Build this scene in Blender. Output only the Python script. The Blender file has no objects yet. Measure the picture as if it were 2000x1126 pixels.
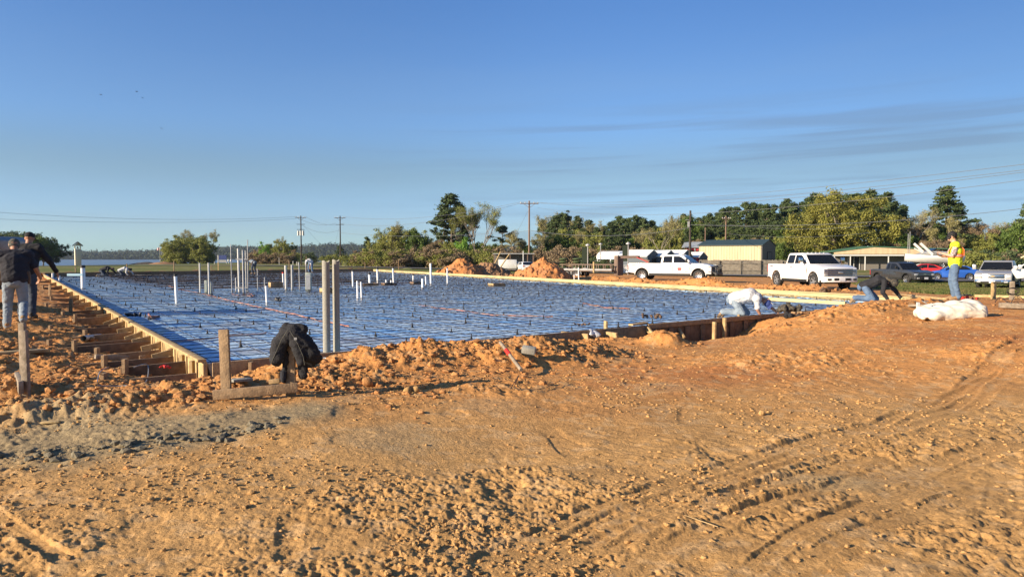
import bpy, bmesh, math, random
import numpy as np
from mathutils import Vector, Matrix, Euler, noise as mnoise
random.seed(7); RNG = np.random.default_rng(7)
scene = bpy.context.scene
COL = scene.collection
# ------------------------------------------------------------------ camera
FPX, HZ, CAMZ = 1390.0, 501.0, 1.6
PITCH = math.atan((563.0 - HZ) / FPX)
cam_data = bpy.data.cameras.new('camera')
cam_data.sensor_width = 36.0
cam_data.lens = FPX / 2000.0 * 36.0
cam_data.clip_start, cam_data.clip_end = 0.05, 12000.0
cam = bpy.data.objects.new('camera', cam_data); COL.objects.link(cam)
cam.location = (0, 0, CAMZ)
cam.rotation_euler = (math.pi / 2 - PITCH, 0, 0)
scene.camera = cam
# ------------------------------------------------------------------ light
SUN_EL, SUN_DIR = math.radians(18.5), (-0.892, -0.452)       # where the sun stands (x, y)
world = bpy.data.worlds.new('World'); scene.world = world; world.use_nodes = True
wn, wl = world.node_tree.nodes, world.node_tree.links
wn.clear()
w_out = wn.new('ShaderNodeOutputWorld'); w_bg = wn.new('ShaderNodeBackground')
sky = wn.new('ShaderNodeTexSky'); sky.sky_type = 'NISHITA'; sky.sun_disc = False
sky.sun_elevation = SUN_EL
sky.sun_rotation = math.atan2(SUN_DIR[0], SUN_DIR[1])
sky.air_density, sky.dust_density, sky.ozone_density, sky.altitude = 1.0, 0.35, 2.2, 0
w_bg.inputs['Strength'].default_value = 0.14
tc = wn.new('ShaderNodeTexCoord'); sx = wn.new('ShaderNodeSeparateXYZ'); wl.new(tc.outputs['Generated'], sx.inputs[0])
def wmath(op, a, b=None, c=None, clamp=False):
    n = wn.new('ShaderNodeMath'); n.operation = op; n.use_clamp = clamp
    for i, v in enumerate((a, b, c)):
        if v is None: continue
        if isinstance(v, (int, float)): n.inputs[i].default_value = v
        else: wl.new(v, n.inputs[i])
    return n.outputs[0]
az = wmath('ARCTAN2', sx.outputs[0], sx.outputs[1])
el = wmath('ARCSINE', sx.outputs[2])
def wnoise(sx_, sz_, off, detail, rough=0.55, dist=0.0):
    cx = wn.new('ShaderNodeCombineXYZ')
    wl.new(wmath('MULTIPLY', az, sx_), cx.inputs[0]); wl.new(wmath('MULTIPLY_ADD', el, sz_, wmath('MULTIPLY', az, off[2])), cx.inputs[1])
    cx.inputs[2].default_value = off[0]
    nz = wn.new('ShaderNodeTexNoise'); nz.inputs['Scale'].default_value = 1.0; nz.inputs['Detail'].default_value = detail
    nz.inputs['Roughness'].default_value = rough; nz.inputs['Distortion'].default_value = dist
    wl.new(cx.outputs[0], nz.inputs['Vector']); return nz.outputs['Fac']
def wrange(v, a, b, c=0.0, d=1.0):
    n = wn.new('ShaderNodeMapRange'); n.interpolation_type = 'SMOOTHSTEP'
    n.inputs[1].default_value = a; n.inputs[2].default_value = b; n.inputs[3].default_value = c; n.inputs[4].default_value = d
    wl.new(v, n.inputs[0]); return n.outputs[0]
streak = wrange(wnoise(2.4, 52.0, (5.3, 0, -0.9), 4.0, 0.5, 0.35), 0.44, 0.66)
veil = wrange(wnoise(2.2, 16.0, (8.4, 0, -0.5), 4.0, 0.5, 0.3), 0.38, 0.70)
m_az = wrange(az, -0.32, 0.18)
m_el = wmath('MULTIPLY', wrange(el, -0.01, 0.035), wrange(el, 0.16, 0.23, 1.0, 0.0))
f_dark = wmath('MULTIPLY', wmath('MULTIPLY', wmath('MULTIPLY', streak, m_az), m_el), 0.42)
m_el2 = wrange(el, 0.10, 0.42, 1.0, 0.0)
f_veil = wmath('MULTIPLY', wmath('MULTIPLY', wmath('MULTIPLY', veil, wrange(az, -0.6, 0.3, 0.25, 1.0)), m_el2), 0.22)
def wmix(fac, a, b, mode='MIX'):
    n = wn.new('ShaderNodeMix'); n.data_type = 'RGBA'; n.blend_type = mode
    if isinstance(fac, (int, float)): n.inputs['Factor'].default_value = fac
    else: wl.new(fac, n.inputs['Factor'])
    for s, v in ((6, a), (7, b)):
        if isinstance(v, tuple): n.inputs[s].default_value = v
        else: wl.new(v, n.inputs[s])
    return n.outputs[2]
ramp = wn.new('ShaderNodeValToRGB'); ramp.color_ramp.interpolation = 'EASE'
stops = [(0.0, (.375, .58, .87)), (0.10, (.345, .450, .675)), (0.23, (.350, .405, .49)), (0.37, (.355, .46, .625)), (0.86, (.285, .445, .670))]
ramp.color_ramp.elements[0].position = 0.0; ramp.color_ramp.elements[1].position = 0.86
for q, c in stops[1:-1]: ramp.color_ramp.elements.new(q)
for e_, (q, c) in zip(ramp.color_ramp.elements, stops): e_.color = (*c, 1)
wl.new(wmath('MULTIPLY', el, 2.0, None, True), ramp.inputs[0])
side = wrange(az, 0.0, 0.75, 1.0, 0.70)
vs_ = wn.new('ShaderNodeVectorMath'); vs_.operation = 'SCALE'; wl.new(ramp.outputs[0], vs_.inputs[0]); wl.new(side, vs_.inputs['Scale'])
base = wmix(1.0, sky.outputs[0], vs_.outputs[0], 'MULTIPLY')
c1 = wmix(f_veil, base, (1.0, 1.57, 2.35, 1))
c2 = wmix(f_dark, c1, (.72, 1.03, 1.48, 1))
wl.new(c2, w_bg.inputs['Color']); wl.new(w_bg.outputs[0], w_out.inputs[0])
sun_d = bpy.data.lights.new('sun', 'SUN'); sun_d.energy = 5.0; sun_d.angle = math.radians(0.5); sun_d.color = (1.0, 0.82, 0.60)
sun = bpy.data.objects.new('sun', sun_d); COL.objects.link(sun)
sv = Vector((SUN_DIR[0] * math.cos(SUN_EL), SUN_DIR[1] * math.cos(SUN_EL), math.sin(SUN_EL)))
sun.rotation_euler = sv.to_track_quat('Z', 'Y').to_euler()
scene.view_settings.view_transform = 'Standard'; scene.view_settings.look = 'None'
scene.view_settings.exposure = 0.95; scene.view_settings.gamma = 1.0; scene.view_settings.use_curve_mapping = False
scene.cycles.max_bounces = 5; scene.cycles.diffuse_bounces = 3; scene.cycles.glossy_bounces = 3
scene.cycles.transparent_max_bounces = 8; scene.cycles.use_denoising = True
# ------------------------------------------------------------------ placing helpers
CP, SP = math.cos(PITCH), math.sin(PITCH)
def P(px, py, d):
    """point seen at photo pixel (px,py) at ground distance d (metres along +y)"""
    dx, dy = (px - 1000) / FPX, (563 - py) / FPX
    Y = CP + dy * SP; Z = -SP + dy * CP; k = d / Y
    return Vector((dx * k, d, CAMZ + Z * k))
def G(px, py, z=0.3):
    dx, dy = (px - 1000) / FPX, (563 - py) / FPX
    Y = CP + dy * SP; Z = -SP + dy * CP; k = (z - CAMZ) / Z
    return Vector((dx * k, Y * k, z))
# ------------------------------------------------------------------ numpy noise
def h2(ix, iy, s):
    a = (ix.astype(np.int64) * 374761393 + iy.astype(np.int64) * 668265263 + s * 974634777) & 0xFFFFFFFF
    a = ((a ^ (a >> 13)) * 1274126177) & 0xFFFFFFFF
    a = ((a ^ (a >> 16)) * 2246822519) & 0xFFFFFFFF
    return ((a ^ (a >> 15)) & 0xFFFFFF) / float(0xFFFFFF)
def vn(x, y, s=0):
    ix, iy = np.floor(x), np.floor(y); fx, fy = x - ix, y - iy
    fx = fx * fx * (3 - 2 * fx); fy = fy * fy * (3 - 2 * fy)
    a, b, c, d = h2(ix, iy, s), h2(ix + 1, iy, s), h2(ix, iy + 1, s), h2(ix + 1, iy + 1, s)
    return (a + (b - a) * fx) * (1 - fy) + (c + (d - c) * fx) * fy
def fbm(x, y, s=0, o=4, g=0.5):
    t = np.zeros_like(x, dtype=float); a = 1.0; n = 0
    ca, sa = math.cos(0.6), math.sin(0.6)
    for i in range(o):
        t += a * (vn(x, y, s + i * 17) * 2 - 1); n += a; a *= g
        x, y = (x * ca - y * sa) * 2.03 + 5.1, (x * sa + y * ca) * 2.03 + 1.7
    return t / n
def clods(x, y, cell, dens, s, warp=0.25):
    wx = x / cell + warp * (vn(x / cell * 2.3, y / cell * 2.3, s + 5) - .5) * 2
    wy = y / cell + warp * (vn(x / cell * 2.3, y / cell * 2.3, s + 6) - .5) * 2
    ix, iy = np.floor(wx), np.floor(wy); out = np.zeros_like(x, dtype=float)
    for dx in (-1, 0, 1):
        for dy in (-1, 0, 1):
            jx, jy = ix + dx, iy + dy
            r = 0.25 + 0.5 * h2(jx, jy, s + 2) ** 2
            cx, cy = jx + h2(jx, jy, s), jy + h2(jx, jy, s + 1)
            d2 = (wx - cx) ** 2 + (wy - cy) ** 2
            h = np.sqrt(np.maximum(0, r * r - d2)) * (h2(jx, jy, s + 3) < dens)
            out = np.maximum(out, np.minimum(h, r * .8))
    return out * cell
def sstep(a, b, x):
    t = np.clip((x - a) / (b - a), 0, 1); return t * t * (3 - 2 * t)
# ------------------------------------------------------------------ mesh helpers
def tag(o, label=None, cat=None, group=None, kind=None):
    if label: o['label'] = label
    if cat: o['category'] = cat
    if group: o['group'] = group
    if kind: o['kind'] = kind
    return o
def mk(name, me, m=None, parent=None, loc=None, rot=None):
    o = bpy.data.objects.new(name, me); COL.objects.link(o)
    if m is not None and me is not None:
        for mm in (m if isinstance(m, (list, tuple)) else [m]): me.materials.append(mm)
    if parent is not None: o.parent = parent
    if loc is not None: o.location = loc
    if rot is not None: o.rotation_euler = rot
    return o
def empty(name, label, cat, loc=(0, 0, 0), rz=0, group=None):
    o = bpy.data.objects.new(name, None); COL.objects.link(o); o.empty_display_size = .2
    o.location = loc; o.rotation_euler = (0, 0, rz); return tag(o, label, cat, group)
def fast(name, V, F, smooth=False):
    """V (n,3) array, F (m,k) array, all faces k-gons"""
    V = np.asarray(V, dtype=np.float32); F = np.asarray(F, dtype=np.int32)
    me = bpy.data.meshes.new(name); k = F.shape[1]
    me.vertices.add(len(V)); me.vertices.foreach_set('co', V.ravel())
    me.loops.add(F.size); me.loops.foreach_set('vertex_index', F.ravel())
    me.polygons.add(len(F)); me.polygons.foreach_set('loop_start', np.arange(0, F.size, k, dtype=np.int32))
    me.polygons.foreach_set('use_smooth', np.full(len(F), smooth))
    me.update(calc_edges=True); return me
class MB:
    """collects boxes, bars, tubes, prisms into one mesh"""
    def __init__(s): s.v = []; s.f = []; s.sm = []
    def add(s, vs, fs, sm=False):
        n = len(s.v); s.v += [tuple(v) for v in vs]; s.f += [tuple(i + n for i in f) for f in fs]; s.sm += [sm] * len(fs); return s
    def box(s, c, d, M=None):
        x, y, z = [q / 2 for q in d]; vs = [Vector((i, j, k)) for i in (-x, x) for j in (-y, y) for k in (-z, z)]
        if M is not None: vs = [M @ v for v in vs]
        c = Vector(c); vs = [v + c for v in vs]
        return s.add(vs, [(0, 1, 3, 2), (4, 6, 7, 5), (0, 4, 5, 1), (2, 3, 7, 6), (0, 2, 6, 4), (1, 5, 7, 3)])
    def bar(s, a, b, w, h, up=(0, 0, 1)):
        a, b = Vector(a), Vector(b); t = (b - a); L = t.length; t.normalize(); up = Vector(up)
        sd = t.cross(up)
        if sd.length < 1e-4: sd = t.cross(Vector((1, 0, 0)))
        sd.normalize(); u = sd.cross(t)
        M = Matrix((t, sd, u)).transposed()
        return s.box((a + b) / 2, (L, w, h), M)
    def tube(s, pts, r, n=8, cap=True, sm=True):
        pts = [Vector(p) for p in pts]; rs = r if isinstance(r, (list, tuple)) else [r] * len(pts)
        vs = []; fs = []; prev = None
        for i, p in enumerate(pts):
            t = (pts[min(i + 1, len(pts) - 1)] - pts[max(i - 1, 0)])
            t = t.normalized() if t.length > 1e-9 else Vector((0, 0, 1))
            if prev is None: prev = Vector((0, 0, 1)) if abs(t.z) < .9 else Vector((1, 0, 0))
            a = (prev - t * prev.dot(t)); a = a.normalized() if a.length > 1e-6 else t.orthogonal().normalized()
            b = t.cross(a); prev = a
            for k in range(n):
                q = 2 * math.pi * k / n; vs.append(p + (a * math.cos(q) + b * math.sin(q)) * rs[i])
        for i in range(len(pts) - 1):
            for k in range(n): fs.append((i * n + k, i * n + (k + 1) % n, (i + 1) * n + (k + 1) % n, (i + 1) * n + k))
        s.add(vs, fs, sm)
        if cap:
            m = (len(pts) - 1) * n
            s.add(vs[:n], [tuple(reversed(range(n)))]); s.add(vs[m:m + n], [tuple(range(n))])
        return s
    def cyl(s, a, b, r, n=16): return s.tube([a, b], r, n)
    def prism(s, poly, a0, a1, axis='y', inset=0.0):
        """poly 2d points; extruded along axis from a0 to a1. axis y: (x,z); axis x: (y,z); axis z: (x,y)"""
        def mp(p, a):
            return {'y': (p[0], a, p[1]), 'x': (a, p[0], p[1]), 'z': (p[0], p[1], a)}[axis]
        n = len(poly); vs = [mp(p, a0) for p in poly] + [mp(p, a1) for p in poly]
        fs = [(i, (i + 1) % n, (i + 1) % n + n, i + n) for i in range(n)] + [tuple(range(n)), tuple(range(2 * n - 1, n - 1, -1))]
        return s.add(vs, fs)
    def sph(s, c, r, n=10, m=6):
        rx, ry, rz = r if isinstance(r, (tuple, list)) else (r, r, r); c = Vector(c); vs = [c + Vector((0, 0, -rz))]; fs = []
        for j in range(1, m):
            ph = -math.pi / 2 + math.pi * j / m
            for i in range(n):
                q = 2 * math.pi * i / n; vs.append(c + Vector((rx * math.cos(ph) * math.cos(q), ry * math.cos(ph) * math.sin(q), rz * math.sin(ph))))
        vs.append(c + Vector((0, 0, rz))); L = len(vs) - 1
        for i in range(n):
            fs.append((0, 1 + (i + 1) % n, 1 + i)); fs.append((L, L - n + i, L - n + (i + 1) % n))
            for j in range(m - 2): fs.append((1 + j * n + i, 1 + j * n + (i + 1) % n, 1 + (j + 1) * n + (i + 1) % n, 1 + (j + 1) * n + i))
        return s.add(vs, fs, True)
    def build(s, name, m=None, parent=None, bevel=0, loc=None, rot=None):
        me = bpy.data.meshes.new(name); me.from_pydata(s.v, [], s.f); me.update()
        bm = bmesh.new(); bm.from_mesh(me)
        bmesh.ops.recalc_face_normals(bm, faces=bm.faces)
        bm.to_mesh(me); bm.free()
        me.polygons.foreach_set('use_smooth', s.sm)
        if bevel:
            o = bpy.data.objects.new('tmp', me); COL.objects.link(o)
            b = o.modifiers.new('b', 'BEVEL'); b.width = bevel; b.segments = 2; b.limit_method = 'ANGLE'; b.angle_limit = math.radians(35)
            dg = bpy.context.evaluated_depsgraph_get(); me2 = bpy.data.meshes.new_from_object(o.evaluated_get(dg))
            bpy.data.objects.remove(o); me = me2; me.name = name
            for p in me.polygons: p.use_smooth = True
            try: me.set_sharp_from_angle(angle=math.radians(38))
            except Exception: pass
        return mk(name, me, m, parent, loc, rot)
# ------------------------------------------------------------------ materials
def mat(name, col, rough=0.8, metal=0.0, col2=None, scale=6.0, bump=0.0, bscale=30.0, spec=None, trans=0.0, thr=(0.35, 0.65), stretch=None, emit=None, coat=0.0, detail=4):
    m = bpy.data.materials.new(name); m.use_nodes = True; n, l = m.node_tree.nodes, m.node_tree.links
    p = n['Principled BSDF']; p.inputs['Base Color'].default_value = (*col, 1); p.inputs['Roughness'].default_value = rough; p.inputs['Metallic'].default_value = metal
    if spec is not None: p.inputs['Specular IOR Level'].default_value = spec
    if coat: p.inputs['Coat Weight'].default_value = coat; p.inputs['Coat Roughness'].default_value = 0.06
    t = n.new('ShaderNodeTexCoord'); vec = t.outputs['Object']
    if stretch:
        mp = n.new('ShaderNodeMapping'); mp.inputs['Scale'].default_value = stretch; l.new(vec, mp.inputs[0]); vec = mp.outputs[0]
    if col2 is not None:
        z = n.new('ShaderNodeTexNoise'); z.inputs['Scale'].default_value = scale; z.inputs['Detail'].default_value = detail; l.new(vec, z.inputs['Vector'])
        r = n.new('ShaderNodeMapRange'); r.inputs[1].default_value, r.inputs[2].default_value = thr; l.new(z.outputs['Fac'], r.inputs[0])
        x = n.new('ShaderNodeMix'); x.data_type = 'RGBA'; x.inputs[6].default_value = (*col, 1); x.inputs[7].default_value = (*col2, 1)
        l.new(r.outputs[0], x.inputs['Factor']); l.new(x.outputs[2], p.inputs['Base Color'])
    if bump:
        z = n.new('ShaderNodeTexNoise'); z.inputs['Scale'].default_value = bscale; z.inputs['Detail'].default_value = 5; l.new(vec, z.inputs['Vector'])
        b = n.new('ShaderNodeBump'); b.inputs['Strength'].default_value = bump; b.inputs['Distance'].default_value = 0.02
        l.new(z.outputs['Fac'], b.inputs['Height']); l.new(b.outputs[0], p.inputs['Normal'])
    if emit: p.inputs['Emission Color'].default_value = (*emit[:3], 1); p.inputs['Emission Strength'].default_value = emit[3]
    if trans:
        tr = n.new('ShaderNodeBsdfTranslucent'); ms = n.new('ShaderNodeMixShader'); ms.inputs[0].default_value = trans
        if col2 is not None: l.new(x.outputs[2], tr.inputs[0])
        else: tr.inputs[0].default_value = (*col, 1)
        l.new(p.outputs[0], ms.inputs[1]); l.new(tr.outputs[0], ms.inputs[2]); l.new(ms.outputs[0], n['Material Output'].inputs[0])
    return m
M = dict(
    white=mat('white_paint', (.80, .79, .76), .32, 0, (.68, .63, .55), 1.3, coat=.5, thr=(.52, .85)), grey_paint=mat('dark_grey_paint', (.045, .048, .052), .3, .3, coat=.6),
    silver=mat('silver_paint', (.40, .40, .39), .35, .3, coat=.6), blue_paint=mat('blue_paint', (.02, .10, .42), .3, .2, coat=.7),
    red_paint=mat('red_paint', (.50, .03, .03), .35, coat=.4),
    glass=mat('tinted_glass', (.010, .012, .016), .07, 0, spec=.22), rubber=mat('tyre_rubber', (.022, .021, .02), .8, bump=.3, bscale=60),
    black=mat('black_plastic', (.018, .018, .018), .45), chrome=mat('chrome_metal', (.72, .72, .72), .13, 1.0), alloy=mat('wheel_alloy', (.55, .55, .56), .3, .9),
    lamp=mat('lamp_lens', (.62, .62, .62), .12, .4), redlamp=mat('red_lamp_lens', (.42, .01, .015), .2), under=mat('underbody', (.02, .018, .016), .9),
    plate=mat('plate_white', (.65, .66, .68), .5), decal=mat('decal_red', (.45, .04, .04), .5), decal_dk=mat('decal_dark', (.03, .03, .04), .5),
    galv=mat('galvanised_steel', (.40, .40, .385), .5, .35, (.50, .49, .46), 14, .1, 60), galv_dk=mat('dull_steel', (.25, .255, .26), .5, .5, (.33, .33, .33), 10),
    pvc=mat('white_pvc', (.74, .74, .73), .4, 0, (.62, .60, .56), 9, thr=(.55, .8)), pvc_grey=mat('grey_fibreboard', (0.242, 0.236, 0.200), .75, 0, (0.328, 0.312, 0.252), 40, .15, 90),
    panel=mat('grey_green_panel', (.38, .42, .34), .6, 0, (.30, .33, .28), 8),
    rebar=mat('rusty_rebar', (.028, .026, .027), .75, .3, (.05, .038, .034), 12), chair=mat('black_chair_plastic', (.012, .012, .013), .6),
    wood=mat('weathered_lumber', (.36, .24, .13), .85, 0, (.22, .145, .08), 16, .35, 60, detail=7),
    wood_new=mat('fresh_lumber', (.52, .38, .18), .8, 0, (.34, .22, .10), 9, .2, 50), wood_yel=mat('yellow_lumber', (.56, .47, .22), .75, 0, (.42, .30, .15), 1.2, .1, 40),
    wood_dk=mat('dark_lumber', (.22, .14, .08), .9, 0, (.13, .085, .05), 11, .25, 50), wood_grey=mat('grey_lumber', (.33, .27, .20), .9, 0, (.20, .16, .11), 18, .25, 50),  # wood_dk is a darker lumber tone, shaded block-out boards included
    denim=mat('blue_denim', (0.081, 0.132, 0.216), .9, 0, (0.118, 0.178, 0.266), 9, .3, 120), denim_lt=mat('pale_denim', (.19, .24, .29), .9, 0, (.26, .31, .35), 9, .3, 120),
    denim_dk=mat('dark_denim', (.035, .045, .07), .9, 0, (.05, .065, .09), 9, .3, 120),
    skin=mat('tanned_skin', (.34, .16, .09), .55, 0, (.40, .20, .12), 20), skin_lt=mat('light_skin', (.52, .29, .19), .5, 0, (.58, .33, .22), 20),
    cloth_black=mat('black_cloth', (.012, .012, .014), .9, 0, (.022, .022, .026), 8, .4, 80), cloth_charc=mat('charcoal_cloth', (0.013, 0.014, 0.020), .9, 0, (0.023, 0.023, 0.031), 8, .4, 80),
    cloth_white=mat('light_grey_shirt', (.56, .56, .55), .9, 0, (.48, .48, .48), 8, .3, 60), hiviz=mat('hi_vis_yellow', (.62, .80, .02), .75, 0, (.55, .72, .02), 10, .2, 60),
    orange_tape=mat('orange_tape', (.75, .20, .05), .6), refl=mat('reflective_tape', (.5, .5, .5), .4, .3), plaid=mat('patterned_sleeve', (.48, .44, .42), .9, 0, (.22, .15, .14), 38, thr=(.47, .53)),
    boot=mat('tan_boot', (.34, .22, .11), .85, 0, (.25, .16, .08), 8, .3, 60), glove=mat('glove_yellow', (.50, .50, .22), .9), hair=mat('black_hair', (.008, .007, .007), .6, bump=.6, bscale=90),
    cap_blue=mat('navy_cap', (.02, .04, .16), .8), beanie=mat('grey_beanie', (.07, .07, .06), .95, 0, (.13, .125, .10), 6, .5, 70, stretch=(1, 1, 5)), leather=mat('brown_leather', (.10, .06, .035), .7),
    bag=mat('dusty_white_bag', (.66, .62, .52), .75, 0, (.50, .43, .32), 3.2, .3, 14, thr=(.5, .78)), red_cloth=mat('red_plastic', (.62, .03, .02), .6), concrete=mat('grey_concrete_block', (.30, .30, .26), .9, 0, (.24, .23, .20), 12, .3, 50),
    hose=mat('red_flexible_conduit', (.50, .20, .14), .75, 0, (.36, .24, .20), 4), lightblue=mat('pale_blue_panel', (.3, .5, .62), .6),
    siding_tan=mat('tan_metal_siding', (.60, .46, .28), .6, 0, (.50, .38, .23), .8, stretch=(3, 3, .3)), siding_dk=mat('shaded_siding', (.15, .14, .125), .7), roof_green=mat('dark_green_roof', (.035, .06, .055), .55), roof_green2=mat('green_roof', (.07, .17, .10), .5),  # siding_dk is a darker siding colour for walls in shade
    roof_white=mat('white_metal_roof', (.68, .70, .68), .4), roof_grey=mat('grey_metal_roof', (.33, .36, .37), .5), wall_slate=mat('slate_wall', (.10, .12, .14), .8), wall_red=mat('red_wall', (.50, .03, .04), .7), wall_cream=mat('cream_wall', (.74, .66, .48), .75),
    fence=mat('fence_board', (.26, .23, .185), .9, 0, (.18, .155, .125), 3, .2, 30), dark=mat('dark_opening', (.02, .02, .022), .6), fascia=mat('white_trim', (.62, .62, .58), .5),
    pole=mat('creosote_pole', (.055, .042, .032), .9), pole_lt=mat('brown_pole', (.20, .13, .09), .9), wire=mat('cable', (.16, .17, .18), .5), bark=mat('bark', (.09, .07, .052), .95, 0, (.15, .125, .10), 4, .5, 20), bark_lt=mat('pale_bark', (.27, .235, .19), .95, 0, (.17, .145, .115), 4),
    trailer=mat('trailer_steel', (.13, .10, .085), .7, .2, (.20, .13, .09), 5), boatw=mat('boat_white', (.72, .70, .64), .35), shoe=mat('dark_shoe', (.03, .028, .026), .7),
    leaf_pine=mat('pine_needles', (0.043, 0.069, 0.020), .75, 0, (0.090, 0.129, 0.037), .45, trans=.15, thr=(.38, .62)), leaf_oak=mat('oak_leaves', (0.189, 0.190, 0.031), .7, 0, (0.304, 0.285, 0.055), .5, trans=.3, thr=(.35, .65)),
    leaf_green=mat('green_leaves', (0.074, 0.127, 0.020), .7, 0, (0.140, 0.204, 0.037), .5, trans=.3), leaf_bright=mat('bright_spring_leaves', (0.131, 0.265, 0.026), .7, 0, (0.205, 0.371, 0.049), .5, trans=.35),
    leaf_olive=mat('olive_leaves', (0.175, 0.196, 0.039), .75, 0, (0.290, 0.298, 0.064), .4, trans=.25), leaf_bud=mat('budding_twigs', (0.232, 0.208, 0.090), .85, 0, (0.348, 0.311, 0.120), .6, trans=.2), leaf_brown=mat('brown_twigs', (0.212, 0.154, 0.090), .9, 0, (0.301, 0.224, 0.124), .6, trans=.1),
    leaf_dark=mat('dark_evergreen_leaves', (0.053, 0.082, 0.030), .8, 0, (0.096, 0.133, 0.048), .5, trans=.15), leaf_yel=mat('yellow_green_leaves', (0.264, 0.265, 0.059), .75, 0, (0.352, 0.354, 0.100), .5, trans=.3),
    asphalt=mat('asphalt', (.11, .105, .10), .9, 0, (.15, .14, .13), 1.5, .2, 40), green_banner=mat('dark_green_banner', (.025, .04, .02), .7), rag=mat('camo_rag', (.10, .085, .06), .95, 0, (.03, .03, .028), 30, .5, 50, thr=(.45, .55)),
    yellow=mat('yellow_plate', (.7, .45, .05), .6), flag=mat('flag_cloth', (.6, .5, .5), .8, 0, (.55, .2, .2), 2),
)
# ================================================================== layout
ZS = 0.30                                        # top of the formwork
SA, SB, SC, SD = G(405, 707, ZS), G(87, 536, ZS), G(728, 526.5, ZS), G(1835, 585, ZS)
POLY = [(p.x, p.y) for p in (SA, SD, SC, SB)]    # counter-clockwise seen from above
def poly_sd(x, y, poly):
    """signed distance to polygon, negative inside"""
    n = len(poly); d = np.full(np.shape(x), 1e18); ins = np.zeros(np.shape(x), bool)
    for i in range(n):
        ax, ay = poly[i]; bx, by = poly[(i + 1) % n]; ex, ey = bx - ax, by - ay
        t = np.clip(((x - ax) * ex + (y - ay) * ey) / (ex * ex + ey * ey), 0, 1)
        d = np.minimum(d, (x - ax - t * ex) ** 2 + (y - ay - t * ey) ** 2)
        c = ((ay > y) != (by > y)) & (x < (bx - ax) * (y - ay) / (by - ay + 1e-12) + ax)
        ins ^= c
    d = np.sqrt(d); return np.where(ins, -d, d)
def seg_sd(x, y, pts):
    """distance to a polyline, and arclength along it, and side"""
    best = np.full(np.shape(x), 1e18); arc = np.zeros(np.shape(x)); sgn = np.zeros(np.shape(x)); s0 = 0
    for i in range(len(pts) - 1):
        ax, ay = pts[i]; bx, by = pts[i + 1]; ex, ey = bx - ax, by - ay; L = math.hypot(ex, ey)
        t = np.clip(((x - ax) * ex + (y - ay) * ey) / (L * L), 0, 1)
        q = (x - ax - t * ex) ** 2 + (y - ay - t * ey) ** 2; m = q < best
        best = np.where(m, q, best); arc = np.where(m, s0 + t * L, arc); sgn = np.where(m, np.sign(ex * (y - ay) - ey * (x - ax)), sgn); s0 += L
    return np.sqrt(best), arc, sgn
U = (SD - SA); U.z = 0; U.normalize(); V_ = (SB - SA); V_.z = 0; V_.normalize()
CTRL = [(0, -12, .1), (-12, 0, .1), (12, 0, .1), (0, 0, .1), (-3, 3, .1), (0, 3, .1), (3, 3, .1), (-4.2, 5, .16), (0, 5, .14), (4, 5, .1), (7, 6, .1),
    (-6, 6.6, .22), (-3.8, 6.3, .27), (-2, 6.4, .28), (0, 7, .24), (3, 7.5, .2), (6, 8, .24), (-6.4, 9, .16), (-8.3, 11.5, .18), (-10.5, 14, .25), (-14, 16, .27), (-20, 22, .25), (-40, 45, .15), (-30, 20, .2),
    (0, 9.6, .2), (2.6, 11.6, .14), (4.4, 13.0, .12), (5.4, 14.2, .16), (6, 11, .36), (9, 12, .48), (12, 14, .5), (16, 17, .5), (6.2, 14.6, .30), (8.2, 15.6, .42), (11, 18, .48), (14, 20, .40), (10.5, 9, .36), (8, 8, .28),
    (16.5, 22, .2), (19, 26, -.02), (16, 33, -.1), (13, 41, -.2), (25, 40, -.35), (32, 46, -.50), (34.7, 63.5, -.71), (33.5, 49, -.53), (17.5, 42, -.24), (12.6, 56, -.28), (0, 62, -.3), (-8, 90, -.3), (30, 25, .1), (60, 30, -.2),
    (-45, 64, -.05), (-60, 100, -.2), (-100, 300, -.6), (0, 150, -.6), (50, 100, -.6), (110, 110, -.6), (60, 150, -.5), (90, 230, 3.5), (170, 260, 5), (0, 300, -1.2), (-250, 700, -5.5), (0, 700, -6), (-700, 700, -6), (400, 700, 6),
    (-250, 1900, -7), (300, 1900, -7), (-900, 1900, -7), (0, 5000, 10), (-3000, 3000, 10), (3000, 3000, 10), (0, -500, 0), (-500, -100, 0), (500, -100, 0)]
_c = np.array(CTRL, float)
def _w(x, y): return np.arcsinh(x / 4.0), np.arcsinh(y / 4.0)
_cx, _cy = _w(_c[:, 0], _c[:, 1]); _n = len(_c)
_K = np.sqrt((_cx[:, None] - _cx[None]) ** 2 + (_cy[:, None] - _cy[None]) ** 2 + .003)
_A = np.zeros((_n + 1, _n + 1)); _A[:_n, :_n] = _K - np.eye(_n) * .01; _A[:_n, _n] = 1; _A[_n, :_n] = 1
_S = np.linalg.solve(_A, np.append(_c[:, 2], 0))
def base_h(x, y):
    x, y = np.asarray(x, float), np.asarray(y, float); a, b = _w(x, y); z = np.full(x.shape, _S[_n])
    for i in range(_n): z += _S[i] * np.sqrt((a - _cx[i]) ** 2 + (b - _cy[i]) ** 2 + .003)
    return z
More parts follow.
